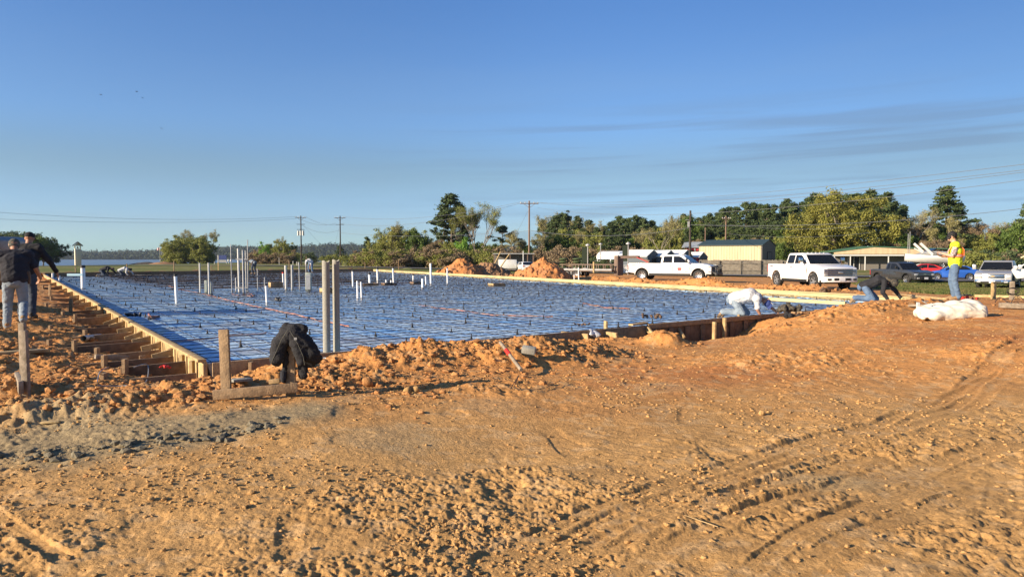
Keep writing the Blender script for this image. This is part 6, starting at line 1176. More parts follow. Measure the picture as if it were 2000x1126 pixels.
# grey tilted machine panel at the left edge
c = P(-8, 500, 17); g_ = gz(c.x, c.y); o = empty('machine_cab', 'grey panelled machine body with a slanted pale post at the left edge of the view', 'machine', (c.x, c.y, 0), 0); zt_ = P(0, 462, 17).z; z0_ = P(0, 497, 17).z
mb = MB(); mb.prism([(-1.2, z0_), (-1.2, zt_), (.28, zt_), (.40, zt_ - .1), (.20, z0_)], -.6, .6, 'y'); mb.build('panel', M['galv_dk'], o, bevel=.03); mb = MB(); mb.bar((.46, -.63, zt_ - .02), (.10, -.63, z0_ - .1), .05, .09, (0, 1, 0)); mb.build('post', M['galv'], o); mb = MB(); mb.prism([(-1.2, g_ + .3), (-1.2, z0_ - .005), (.2, z0_ - .005), (.1, g_ + .35)], -.5, .5, 'y'); mb.build('lower_body', M['black'], o, bevel=.02)
for xx in (-.9, -.25): mb = MB(); mb.tube([(xx, -.62, g_ + .3), (xx, -.36, g_ + .3)], .33, 18); mb.build('wheel', M['rubber'], o)
# ================================================================== people
def capsule(mb, a, b, r1, r2, flat=None, n=12):
    a, b = Vector(a), Vector(b); t = b - a; L = t.length; t = t.normalized() if L > 1e-6 else Vector((0, 0, 1)); pts, rs = [], []
    for k in range(5): q = math.pi / 2 * k / 5; pts.append(a - t * r1 * math.cos(q)); rs.append(max(r1 * math.sin(q), .001))
    pts.append(a); rs.append(r1); pts.append(b); rs.append(r2)
    for k in range(4, -1, -1): q = math.pi / 2 * k / 5; pts.append(b + t * r2 * math.cos(q)); rs.append(max(r2 * math.sin(q), .001))
    n0 = len(mb.v); mb.tube(pts, rs, n, True)
    if flat:
        ax, k = Vector(flat[0]).normalized(), flat[1]
        for i in range(n0, len(mb.v)): v = Vector(mb.v[i]); q = a + t * (v - a).dot(t); w = v - q; w = w + ax * w.dot(ax) * (k - 1); mb.v[i] = tuple(q + w)
def remesh(mb, name, m, parent, vox=.012, smooth=4, wr=0.0, wsc=9.0, seed=0):
    me = bpy.data.meshes.new(name); me.from_pydata(mb.v, [], mb.f); me.update(); bm = bmesh.new(); bm.from_mesh(me); bmesh.ops.recalc_face_normals(bm, faces=bm.faces); bm.to_mesh(me); bm.free()
    o = bpy.data.objects.new('tmp', me); COL.objects.link(o); r = o.modifiers.new('r', 'REMESH'); r.mode = 'VOXEL'; r.voxel_size = vox; s = o.modifiers.new('s', 'SMOOTH'); s.iterations = smooth; s.factor = .5
    me2 = bpy.data.meshes.new_from_object(o.evaluated_get(bpy.context.evaluated_depsgraph_get())); bpy.data.objects.remove(o); me2.name = name
    if wr:
        co = np.empty(len(me2.vertices) * 3, np.float32); me2.vertices.foreach_get('co', co); no = np.empty_like(co); me2.vertices.foreach_get('normal', no); co = co.reshape(-1, 3); no = no.reshape(-1, 3)
        a = fbm(co[:, 0] * wsc + co[:, 2] * wsc * .8 + seed, co[:, 1] * wsc + co[:, 2] * wsc * 1.6, 500 + seed, 3) + .8 * (.5 - np.abs(fbm(co[:, 0] * wsc * .7 + co[:, 1] * wsc, co[:, 2] * wsc * 1.5 + seed, 520 + seed, 2))); co += no * (a * wr)[:, None]; me2.vertices.foreach_set('co', co.ravel()); me2.update()
    me2.polygons.foreach_set('use_smooth', [True] * len(me2.polygons)); return mk(name, me2, m, parent)
V3 = Vector
def person(label, loc, rz, J, fit, vox=.010, scale=1.0):
    o = empty('person', label, 'person', loc, math.radians(rz)); J = {k: V3(v) for k, v in J.items()}; up = (J['neck'] - J['pelvis']).normalized(); lat = (J['shL'] - J['shR']).normalized(); fw = lat.cross(up).normalized(); skin = M[fit.get('skin', 'skin')]
    hd = J['head']; hup = (hd - J['neck']).normalized(); face = V3(fit['face']).normalized(); face = (face - hup * face.dot(hup) * .5).normalized(); hl = hup.cross(face).normalized()
    def torso(mb, e):
        e = e + fit.get('bulk', 0) * (e > 0)
        capsule(mb, J['pelvis'], J['chest'], .125 + e, .135 + e, (lat, 1.28)); capsule(mb, J['chest'], J['neck'] - up * .09, .135 + e, .085 + e, (lat, 1.45)); capsule(mb, J['shL'], J['shR'], .06 + e, .06 + e)
    def arm(mb, s, e, part=1.0):
        a, b, c = J['sh' + s], J['el' + s], J['wr' + s]; capsule(mb, a, a.lerp(b, min(1, part * 2)), .056 + e, .044 + e * 1.2 + .004)
        if part > .5: capsule(mb, b, b.lerp(c, (part - .5) * 2), .045 + e, .030 + e)
    def leg(mb, s, e):
        capsule(mb, J['hip' + s], J['kn' + s], .088 + e, .062 + e); capsule(mb, J['kn' + s], J['an' + s], .060 + e, .042 + e * 1.4)
    mb = MB(); torso(mb, -.012); capsule(mb, J['neck'] - up * .08, hd - hup * .02, .062, .055)
    for s in 'LR':
        arm(mb, s, 0); leg(mb, s, -.008); w, h = J['wr' + s], J['hand' + s]; hdv = (h - w).normalized(); pn = V3(fit.get('palm' + s, (0, 0, -1))); pn = (pn - hdv * pn.dot(hdv)).normalized(); sd = hdv.cross(pn)
        capsule(mb, w, w + hdv * .085, .028, .034, (pn, .5)); curl = fit.get('curl', .5)
        for i, (k, ln) in enumerate(((-.026, .062), (-.009, .074), (.009, .070), (.025, .055))):
            b0 = w + hdv * .10 + sd * k; d1 = (hdv * math.cos(curl * .6) + pn * math.sin(curl * .6)); b1 = b0 + d1 * ln * .5; d2 = (hdv * math.cos(curl * 1.7) + pn * math.sin(curl * 1.7)); capsule(mb, b0, b1, .0105, .0095, None, 8); capsule(mb, b1, b1 + d2 * ln * .5, .0095, .008, None, 8)
        tb = w + hdv * .035 - sd * .03 * (1 if s == 'L' else -1); td = (hdv * .7 - sd * .7 * (1 if s == 'L' else -1) + pn * .4).normalized(); capsule(mb, tb, tb + td * .05, .0135, .011, None, 8); capsule(mb, tb + td * .05, tb + td * .05 + (td + pn * .5 + hdv * .3).normalized() * .028, .011, .009, None, 8)
    c = hd + hup * .02; capsule(mb, c + hup * .025 - face * .015, c - hup * .02 + face * .01, .083, .070); capsule(mb, c - hup * .035 + face * .03, c - hup * .085 + face * .055, .055, .032, (hl, 1.15)); capsule(mb, c + hup * .005 + face * .085, c - hup * .028 + face * .103, .011, .017)
    capsule(mb, c - hup * .052 + face * .088 + hl * .014, c - hup * .052 + face * .088 - hl * .014, .010, .010); capsule(mb, c + hup * .035 + face * .072 + hl * .03, c + hup * .035 + face * .072 - hl * .03, .016, .016)
    for s in (-1, 1): capsule(mb, c + hl * .083 * s + hup * .015 - face * .005, c + hl * .083 * s - hup * .025 - face * .0, .016, .011, (hl, .5))
    remesh(mb, 'body', skin, o, fit.get('bvox', min(vox, .008)), 2)
    if vox < .015:
        for s in (-1, 1): mb = MB(); mb.sph(c + face * .079 + hl * .031 * s + hup * .008, .011, 8, 6); mb.build('eye', M['decal_dk'], o)
        mb = MB(); mb.tube([c - hup * .053 + face * .096 + hl * .022, c - hup * .053 + face * .101, c - hup * .053 + face * .096 - hl * .022], .0035, 5); mb.build('mouth', M['leather'], o)
    mb = MB(); capsule(mb, J['pelvis'] + up * .03, J['pelvis'] - up * .08, .135, .12, (lat, 1.28)); leg(mb, 'L', .016); leg(mb, 'R', .016); pants = remesh(mb, 'trousers', M[fit['pants']], o, vox, 4, .010, 13, 3)
    mb = MB(); torso(mb, .012); capsule(mb, J['pelvis'] - up * .04, J['pelvis'] + up * .08, .140, .145, (lat, 1.25)); arm(mb, 'L', .014, fit['sleeve']); arm(mb, 'R', .014, fit['sleeve']); top = remesh(mb, 'shirt', M[fit['top']], o, vox, 4, .011, 11, 7)
    if fit.get('undersleeve'): mb = MB(); arm(mb, 'L', .008, .97); arm(mb, 'R', .008, .97); remesh(mb, 'sleeves', M[fit['undersleeve']], o, vox, 3, .006, 14, 5)
    if fit.get('vest'):
        mb = MB(); torso(mb, .030); capsule(mb, J['pelvis'] - up * .02, J['pelvis'] + up * .1, .165, .165, (lat, 1.22)); v_ = remesh(mb, 'vest', M['hiviz'], o, vox, 4, .008, 9, 9)
        for hh, mm_ in ((.02, 'orange_tape'), (.05, 'refl'), (.08, 'orange_tape')): mb = MB(); q = J['pelvis'] + up * (.12 + hh); n = 28; vs = [q + (lat * math.cos(6.2832 * k / n) * .222 + fw * math.sin(6.2832 * k / n) * .184) + up * z for z in (-.017, .017) for k in range(n)]; mb.add(vs, [(k, (k + 1) % n, n + (k + 1) % n, n + k) for k in range(n)], True); mb.build('reflective_band', M[mm_], v_)
        for s in ('L', 'R'):
            for off, mm_, ww in ((0, 'refl', .045), (.0, 'orange_tape', .085)):
                for bs in (-1, 1): a = J['sh' + s].lerp(J['neck'], .42) + up * .045 + fw * bs * .02; b = J['chest'] + (J['sh' + s] - J['chest']).project(lat) * .62 + fw * bs * (.168 if ww < .06 else .163) + up * .02; c2 = J['pelvis'] + (J['sh' + s] - J['chest']).project(lat) * .66 + fw * bs * (.185 if ww < .06 else .18) + up * .16; mb = MB(); mb.bar(a, b, ww, .012, fw); mb.bar(b, c2, ww, .012, fw); mb.build('shoulder_stripe', M[mm_], v_)
    if fit.get('belt'):
        mb = MB(); n = 24; q = J['pelvis'] + up * .06; vs = [q + (lat * math.cos(6.2832 * k / n) * .20 + fw * math.sin(6.2832 * k / n) * .162) + up * z for z in (-.025, .025) for k in range(n)]; mb.add(vs, [(k, (k + 1) % n, n + (k + 1) % n, n + k) for k in range(n)], True); b_ = mb.build('tool_belt', M['leather'], o)
        for s in fit['belt']:
            side_ = 1 if s == 'L' else -1; c_ = q + lat * side_ * .20 - fw * .03; dn = (J['kn' + s] - J['hip' + s]).normalized(); mb = MB(); capsule(mb, c_, c_ + dn * .16, .055, .045, (lat, .7)); capsule(mb, c_ + fw * .08, c_ + fw * .08 + dn * .12, .04, .035); mb.build('pouch', M['leather'], b_)
    for s in 'LR':
        a, t = J['an' + s], J['toe' + s]; mb = MB(); capsule(mb, a + (a - t).normalized() * .03 + V3((0, 0, 0)), t, .046, .040); kn = J['kn' + s]; capsule(mb, a, a.lerp(kn, .30), .050, .056); remesh(mb, 'boot', M[fit.get('boot', 'boot')], o, vox, 3, .003, 20, 2)
        if fit.get('glove'): w, h = J['wr' + s], J['hand' + s]; mb = MB(); capsule(mb, w - (h - w).normalized() * .02, w + (h - w).normalized() * .11, .038, .042); [capsule(mb, w + (h - w).normalized() * .1 + lat * k, w + (h - w).normalized() * .165 + lat * k, .014, .012) for k in (-.03, -.01, .01, .03)]; remesh(mb, 'glove', M['glove'], o, .007, 2)
    k = fit.get('hat'); mb = MB()
    if k == 'hair':
        capsule(mb, c + hup * .045 - face * .03, c + hup * .04 + face * .03, .094, .075); capsule(mb, c - face * .06, c - hup * .03 - face * .05, .062, .045); capsule(mb, c + hup * .07 + face * .045 + hl * .04, c + hup * .07 + face * .045 - hl * .04, .035, .035); remesh(mb, 'hair', M['hair'], o, .008, 1, .016, 34, 4)
    elif k == 'cap': capsule(mb, c + hup * .05 - face * .02, c + hup * .045 + face * .02, .090, .088); remesh(mb, 'cap', M[fit['hatm']], o, .009, 3); mb = MB(); mb.prism([(-.07, 0), (-.06, .09), (0, .12), (.06, .09), (.07, 0)], -.004, .004, 'z'); Mx = Matrix((hl, face, hup)).transposed(); mb.v = [tuple(Mx @ V3(v) + c + hup * .045 + face * .085) for v in mb.v]; mb.build('cap_brim', M[fit['hatm']], o)
    elif k == 'cap_logo':
        capsule(mb, c + hup * .05 - face * .02, c + hup * .045 + face * .02, .092, .090); q_ = remesh(mb, 'cap', M[fit['hatm']], o, .009, 3); mb = MB(); mb.prism([(-.07, 0), (-.06, .09), (0, .12), (.06, .09), (.07, 0)], -.004, .004, 'z'); Mx = Matrix((hl, face, hup)).transposed(); mb.v = [tuple(Mx @ V3(v) + c + hup * .045 + face * .085) for v in mb.v]; mb.build('cap_brim', M[fit['hatm']], o); mb = MB(); sdn = hl if hl.y < 0 else -hl; mb.box((0, 0, 0), (.05, .008, .05)); mb.v = [tuple(Matrix((face, sdn, hup)).transposed() @ V3(v) + c + hup * .075 + face * .05 + sdn * .078) for v in mb.v]; mb.build('cap_patch', M['fascia'], q_)
    elif k == 'beanie': capsule(mb, c + hup * .055 - face * .015, c + hup * .02, .092, .092); q_ = remesh(mb, 'beanie', M[fit['hatm']], o, .009, 3, .004, 30, 3)
    elif k == 'hood': capsule(mb, c + hup * .05 - face * .02, c - hup * .03 - face * .02, .100, .088); capsule(mb, c - hup * .05 - face * .03, J['neck'], .08, .085); remesh(mb, 'head_scarf', M[fit['hatm']], o, .010, 3, .006, 20, 3)
    if fit.get('shades'): mb = MB(); mb.box((0, 0, 0), (.15, .03, .036)); mb.bar((-.075, 0, 0), (-.08, -.09, .008), .006, .012); mb.bar((.075, 0, 0), (.08, -.09, .008), .006, .012); Mx = Matrix((hl, face, hup)).transposed(); mb.v = [tuple(Mx @ V3(v) + c + hup * .010 + face * .094) for v in mb.v]; mb.build('sunglasses', M['black'], o, bevel=.004)
    o.scale = (scale,) * 3; return o
# man in the vest
J = dict(pelvis=(-.02, 0, .98), chest=(-.03, 0, 1.28), neck=(.0, 0, 1.50), head=(.055, 0, 1.61), shL=(-.02, .19, 1.42), shR=(-.02, -.19, 1.42), elL=(.06, .23, 1.14), elR=(.02, -.24, 1.13), wrL=(.27, .12, 1.20), wrR=(.27, -.13, 1.13), handL=(.34, .08, 1.24), handR=(.36, -.08, 1.16), hipL=(-.01, .09, .92), hipR=(-.01, -.09, .92), knL=(-.0, .12, .50), knR=(.05, -.12, .50), anL=(-.10, .13, .09), anR=(-.03, -.13, .09), toeL=(.07, .15, .04), toeR=(.14, -.14, .04))
q = P(1862, 590, 18.4); man = person('person in a yellow high visibility vest and jeans standing and looking down at a tablet', (q.x, q.y, gz(q.x, q.y) + .0), 152, J, dict(face=(.86, 0, -.42), pants='denim', top='plaid', sleeve=.42, vest=True, hat='hair', shades=True, skin='skin_lt', boot='boot', palmL=(.3, -.2, -1), palmR=(0, .2, 1), curl=.7), .009)
mb = MB(); mb.box((0, 0, 0), (.17, .24, .012), Matrix.Rotation(-.45, 3, 'Y')); o = mb.build('tablet', M['black'], bevel=.003); o.matrix_world = Matrix.Translation(man.location) @ Matrix.Rotation(math.radians(152), 4, 'Z') @ Matrix.Translation((.42, -.02, 1.21)); tag(o, 'black tablet held in front of the chest of the person in the yellow vest', 'tablet')
# kneeling, white shirt
J = dict(pelvis=(-.16, 0, .40), chest=(.18, 0, .49), neck=(.41, 0, .46), head=(.52, 0, .36), shL=(.34, .18, .44), shR=(.34, -.18, .42), elL=(.56, .24, .26), elR=(.36, -.23, .18), wrL=(.76, .22, .10), wrR=(.42, -.19, .05), handL=(.85, .22, .05), handR=(.50, -.19, .0), hipL=(-.16, .10, .36), hipR=(-.16, -.10, .36), knL=(.10, .14, .07), knR=(.02, -.12, .07), anL=(-.36, .13, .10), anR=(-.42, -.12, .10), toeL=(-.46, .13, -.02), toeR=(-.52, -.12, -.02))
q = P(1449, 613, 17.2); person('person kneeling on all fours at the form in light grey shirt and blue cap', (q.x, q.y, ZR - .02), -22, J, dict(bulk=.03, face=(.55, -.55, -.65), pants='denim_lt', top='cloth_white', sleeve=.42, hat='cap_logo', hatm='cap_blue', undersleeve=None, palmL=(0, 0, -1), palmR=(0, 0, -1), curl=.3), .009, 1.03)
J2 = dict(J); J2.update(pelvis=(-.18, 0, .42), chest=(.14, 0, .57), neck=(.36, 0, .60), head=(.48, 0, .53), shL=(.30, .18, .54), shR=(.30, -.18, .54), elR=(.26, -.24, .26), wrR=(.38, -.20, .08), handR=(.46, -.20, .03), elL=(.54, .22, .32), wrL=(.70, .22, .10), handL=(.76, .22, .04))
q = P(1703, 594, 20.6); person('person kneeling beyond the clay mound in black sweatshirt, patterned scarf and blue jeans', (q.x, q.y, ZR + .12), -28, J2, dict(face=(.6, -.2, -.7), pants='denim', top='cloth_black', sleeve=.97, hat='hood', hatm='rag', glove=True, palmL=(0, 0, -1), palmR=(0, 0, -1)), .009, 1.06)
# two men walking away at the left
J = dict(pelvis=(-.02, 0, .96), chest=(.10, 0, 1.24), neck=(.20, 0, 1.42), head=(.30, .01, 1.52), shL=(.14, .20, 1.35), shR=(.14, -.20, 1.36), elL=(.06, .27, 1.10), elR=(.08, -.32, 1.12), wrL=(.18, .22, .92), wrR=(.26, -.38, .93), handL=(.26, .2, .86), handR=(.33, -.36, .87), hipL=(-.01, .09, .90), hipR=(-.01, -.09, .90), knL=(.10, .12, .50), knR=(.06, -.12, .50), anL=(.04, .14, .10), anR=(-.30, -.12, .22), toeL=(.20, .16, .04), toeR=(-.18, -.13, .06))
q = P(32, 643, 12.9); person('person seen from behind in grey beanie, charcoal T-shirt and pale jeans', (q.x, q.y, gz(q.x, q.y) + .01), 122, J, dict(face=(.9, .35, -.35), pants='denim_lt', top='cloth_charc', sleeve=.42, hat='beanie', hatm='beanie', belt='LR', palmL=(0, -1, 0), palmR=(0, 1, 0), curl=.5, bulk=.035), .009, 1.0)
J = dict(pelvis=(0, 0, .98), chest=(.08, 0, 1.28), neck=(.14, 0, 1.48), head=(.20, .0, 1.59), shL=(.10, .20, 1.41), shR=(.10, -.20, 1.41), elL=(.1, .28, 1.14), elR=(.16, -.36, 1.16), wrL=(.22, .24, .94), wrR=(.30, -.44, .93), handL=(.28, .22, .86), handR=(.35, -.45, .86), hipL=(0, .09, .92), hipR=(0, -.09, .92), knL=(.12, .12, .50), knR=(-.02, -.11, .50), anL=(.06, .13, .10), anR=(-.10, -.12, .10), toeL=(.22, .15, .04), toeR=(.06, -.13, .04))
q = P(54, 628, 14.2); person('person in black long sleeves, black cap and dark trousers beside the one in the beanie', (q.x, q.y, gz(q.x, q.y)), 104, J, dict(face=(.95, 0, -.2), pants='denim_dk', top='cloth_black', sleeve=.97, hat='cap', hatm='cloth_black', boot='shoe', palmL=(0, -1, 0), palmR=(0, 1, 0), bulk=.025), .009, 1.0)
# four small distant workers
q = G(205, 539, ZR); person('distant person crouching in dark clothes at the far left of the grid', (q.x, q.y, ZR), 8, J2, dict(face=(.6, 0, -.7), pants='denim_dk', top='cloth_black', sleeve=.9, hat='beanie', hatm='leather', boot='boot'), .02, 1.05)
q = G(240, 539, ZR); person('distant person kneeling in white shirt with a dark hat, right of the crouching one', (q.x, q.y, ZR), 20, J2, dict(face=(.6, 0, -.7), pants='denim_dk', top='cloth_white', sleeve=.9, hat='beanie', hatm='cloth_black', boot='shoe'), .02, .98)
JB = dict(pelvis=(-.15, 0, .92), chest=(.18, 0, 1.05), neck=(.40, 0, 1.06), head=(.52, 0, 1.02), shL=(.34, .19, 1.02), shR=(.34, -.19, 1.02), elL=(.38, .22, .74), elR=(.38, -.22, .74), wrL=(.42, .14, .50), wrR=(.42, -.14, .50), handL=(.44, .12, .41), handR=(.44, -.12, .41), hipL=(-.14, .1, .87), hipR=(-.14, -.1, .87), knL=(.02, .14, .48), knR=(.02, -.14, .48), anL=(-.08, .16, .09), anR=(-.08, -.16, .09), toeL=(.1, .18, .04), toeR=(.1, -.18, .04))
q = G(495, 535, ZR); person('distant person bending over in pale blue shirt, right of the tall conduit cluster', (q.x, q.y, ZR), 150, JB, dict(face=(.6, 0, -.7), pants='denim_dk', top='denim_lt', sleeve=.5, hat='beanie', hatm='cloth_black', boot='boot', belt='L'), .02, 1.0)
q = G(606, 533, ZR); person('distant person in grey shirt and jeans bending over behind the grey green panel', (q.x, q.y, ZR), 262, JB, dict(face=(.6, 0, -.7), pants='denim', top='cloth_white', sleeve=.5, hat='beanie', hatm='refl', boot='boot'), .02, 1.05)
# ================================================================== batter boards, jacket, bag, debris
def GT(px, py):
    """ground point seen at the pixel, marched on the terrain"""
    z = .2
    for _ in range(25): q = G(px, py, z); z += .5 * (gz(q.x, q.y) - z)
    return G(px, py, z)
# batter board with the jacket
a = P(440, 780, 6.50); b = P(567, 772, 6.62); o = empty('batter_board', 'low H-shaped stake frame with a cross plank holding the black jacket', 'batter board', (a.x, a.y, 0)); O = V3((a.x, a.y, 0))
for px, py, d, tp, w in ((441, 775, 6.5, 643, .088), (566, 765, 6.62, 655, .088)):
    q0, q1 = P(px + 3, py + 14, d), P(px - 4 if px < 500 else px, tp, d); mb = MB(); mb.bar(q0 - O - V3((0, 0, .15)), q1 - O, w, .040, (0, 1, 0)); mb.build('post', M['wood'], o, bevel=.003)
q0, q1 = P(416, 771, 6.40), P(581, 756, 6.54); mb = MB(); mb.bar(q0 - O, q1 - O, .040, .085); mb.build('cross_plank', M['wood'], o, bevel=.003)
# second frame at the left
a = P(50, 788, 6.7); o = empty('batter_board', 'narrow two-stake frame seen edge on at the left with a short plank', 'batter board', (a.x, a.y, 0)); O = V3((a.x, a.y, 0))
for x0, y0, x1, y1, d, w, t in ((53, 792, 46, 645, 6.65, .060, .045), (46, 700, 43, 630, 7.5, .06, .045)):
    q0, q1 = P(x0, y0, d), P(x1, y1, d); mb = MB(); mb.bar(q0 - O - V3((0, 0, .12 if d < 7 else .5)), q1 - O, w, t, (0, 1, 0)); mb.build('post', M['wood_grey'], o, bevel=.003)
q0, q1 = P(41, 757, 6.55), P(33, 737, 7.4); mb = MB(); mb.bar(q0 - O, q1 - O, .04, .12); mb.build('cross_plank', M['wood_grey'], o, bevel=.003)
# jacket: folded cloth draped over the post
D = 6.58; jp = lambda x, y, dd=0: P(x, y, D + dd)
mb = MB(); c_ = capsule
F_ = (0, 1, 0)
for p0, d0_, p1, d1_, r0_, r1_, fl in (((572, 650), 0, (592, 676), .02, .085, .105, .75), ((592, 672), .03, (606, 690), .03, .105, .09, .75), ((560, 652), 0, (545, 676), -.02, .075, .075, .8), ((545, 672), -.02, (540, 700), -.03, .078, .068, .75), ((560, 640), .02, (590, 644), .03, .045, .055, 1),
    ((604, 690), .03, (614, 700), .05, .075, .055, .6), ((584, 660), .06, (606, 706), .07, .09, .06, .6), ((545, 668), .04, (540, 704), .04, .07, .06, .7), ((612, 690), .05, (626, 699), .06, .05, .02, .6), ((578, 670), -.04, (587, 705), -.05, .055, .042, .6), ((590, 700), .05, (592, 732), .06, .055, .045, .7), ((559, 690), .02, (554, 742), .02, .026, .024, 1)): c_(mb, jp(*p0, d0_), jp(*p1, d1_), r0_, r1_, (F_, fl))
jk = remesh(mb, 'jacket', M['cloth_black'], None, .007, 8, .012, 15, 2); jk.location = (0, 0, 0); tag(jk, 'black jacket draped over the right post of the low stake frame', 'jacket')
mb = MB(); mb.tube([jp(562, 644, -.075), jp(550, 662, -.085), jp(538, 690, -.09), jp(528, 712, -.07)], .003, 5); mb.build('piping', M['beanie'], jk); mb = MB(); mb.tube([jp(566, 645, -.08), jp(582, 672, -.10), jp(592, 695, -.105), jp(595, 712, -.09)], .003, 5); mb.build('piping', M['beanie'], jk)
mb = MB(); q = jp(577, 661, -.105); mb.box(q, (.026, .004, .022)); mb.build('label_patch', M['galv_dk'], jk); mb = MB(); mb.tube([jp(554, 724, -.005), jp(553, 740, -.005)], .029, 12); mb.build('cuff', M['cloth_charc'], jk)
for lb, x0, y0, x1, y1, w, t, m_ in (('small sunlit wood offcut on the cross plank beside the jacket', 526, 745, 547, 743, .04, .04, 'wood_new'),):
    q0, q1 = P(x0, y0, 6.62), P(x1, y1, 6.62); mb = MB(); mb.bar(q0, q1, w, t); tag(mb.build('wood_offcut', M[m_], bevel=.003), lb, 'offcut')
# white bulk bag
c = P(1851, 627, 13.0); g = gz(c.x, c.y); k = 13.0 / FPX; o_ = V3((c.x + .20, c.y + .1, g)); mb = MB()
def bc(x0, z0, y0, x1, z1, y1, r0, r1, f=.8): capsule(mb, ((x0 - 1851) * k, y0, z0), ((x1 - 1851) * k, y1, z1), r0, r1, ((0, 0, 1), f))
for y0_ in (0, .14, .28, .42): bc(1800 + 8 * abs(y0_ - .2) * 4, .10, y0_, 1898 - 20 * abs(y0_ - .2), .15 + .03 * math.sin(y0_ * 9), y0_, .12, .17, 1.0)
bc(1852, .20, .1, 1896, .24, .25, .12, .10, 1); bc(1800, .16, .3, 1840, .20, .35, .09, .12, 1); bc(1788, .03, .0, 1800, .05, .3, .05, .08, .7); bc(1890, .10, .0, 1910, .12, .2, .13, .09, 1)
bg = remesh(mb, 'bulk_bag', M['bag'], None, .014, 14, .055, 3.6, 6); bg.location = o_; tag(bg, 'collapsed dusty white bulk bag in front of the person in the vest', 'bag')
mb = MB(); [mb.tube([V3(((x - 1851) * k, y, z)) for x, y, z in pts], .010, 5) for pts in (((1893, -.14, .20), (1900, -.17, .14), (1902, -.15, .08)), ((1800, .1, .30), (1792, .12, .34), (1806, .15, .34)), ((1900, -.12, .2), (1908, -.05, .14), (1912, .0, .04)))]; mb.build('strap', M['galv_dk'], bg)
for i, (x0, y0, x1, y1, tp) in enumerate(((1793, 601, 1799, 601, 590), (1820, 603, 1826, 603, 592))):
    q = P(x0, y0, 13.9); mb = MB(); mb.box((0, 0, 0), (.05, .04, .28)); o = mb.build('stake', M['fascia'] if i == 0 else M['fascia']); o.location = (q.x, q.y, P(x0, tp, 13.9).z - .14); tag(o, ('pale stake tip standing behind the left end of the white bag', 'pale stake tip behind the white bag, right of the other one')[i], 'stake')
# generic debris on the ground
def bit(name, cat, label, m, pts, w, t, lift=.02, up_=(0, 0, 1), bev=.003):
    a, b = [GT(*p) for p in pts]; a.z = gz(a.x, a.y) + lift + t / 2; b.z = gz(b.x, b.y) + lift + t / 2; mb = MB(); mb.bar(a, b, w, t, up_); return tag(mb.build(name, M[m], bevel=bev), label, cat)
bit('lumber_board', 'board', 'pale board lying on the clay behind the left stake frame', 'wood_new', ((-20, 690), (90, 690)), .20, .04, .03); bit('lumber_board', 'board', 'grey split post lying against the lowest kickers', 'wood_grey', ((186, 706), (252, 708)), .06, .06, .04); bit('lumber_board', 'board', 'thin pale slat lying flat on the ground below the left frame', 'wood_new', ((80, 830), (117, 828)), .035, .015, .005)
bit('lumber_board', 'board', 'small grey-white plank piece behind the H-shaped frame', 'concrete', ((452, 757), (490, 750)), .10, .025, .03); bit('lumber_board', 'board', 'grey board lying flat in front of the kneeling person in black', 'wood_grey', ((1728, 598), (1792, 603)), .30, .05, .05); bit('lumber_board', 'board', 'pale board in front of the hands of the kneeling person in black', 'wood_new', ((1745, 592), (1845, 594)), .07, .05, .10)
bit('lumber_board', 'board', 'grey timber lying at the right edge of the clay terrace', 'wood_grey', ((1952, 603), (2030, 606)), .12, .10, .03); bit('lumber_board', 'board', 'long pale plank lying toward the right edge behind the wire heap', 'wood_new', ((1905, 581), (2030, 585)), .10, .10, .03)
for i, (x0, y0, x1, y1, lb) in enumerate(((1098, 652, 1150, 657, 'cream board leaning on the near form, left of the short stake'), (1186, 652, 1206, 655, 'cream board piece right of the short stake at the near form'), (1398, 625, 1440, 624, 'cream board pegged at the near form left of the kneeling person'))):
    q0, q1 = G(x0, y0 + 5, .16), G(x1, y1 + 5, .16); mb = MB(); mb.bar(q0, q1, .04, .19 if i < 2 else .12, (0, -.3, 1)); tag(mb.build('lumber_board', M['wood_new'], bevel=.003), lb, 'board')
mb = MB(); q0, q1 = G(1232, 634, ZS + .03), G(1262, 630, ZS + .03); mb.bar(q0, q1, .10, .03); tag(mb.build('lumber_board', M['wood_new']), 'short cream board lying over the edge of the near form', 'board')
# shovel handle with red tape, block
q0, q1 = P(977, 668, 8.9), P(1018, 722, 8.05); mb = MB(); mb.tube([q0, q1], .021, 8); o = mb.build('wooden_tool', M['wood_grey']); tag(o, 'grey wooden tool handle with a red band lying down the clay heap', 'tool handle'); mb = MB(); mb.tube([q0.lerp(q1, .30), q0.lerp(q1, .48)], .027, 8); mb.build('red_band', M['red_cloth'], o)
q = P(1033, 683, 8.75); mb = MB(); mb.box((0, 0, 0), (.17, .09, .08)); o = mb.build('concrete_block', M['concrete'], bevel=.006); o.location = (q.x, q.y, q.z + .0); o.rotation_euler = (.3, .12, -.25); tag(o, 'grey concrete block lying on the right shoulder of the clay heap', 'block')
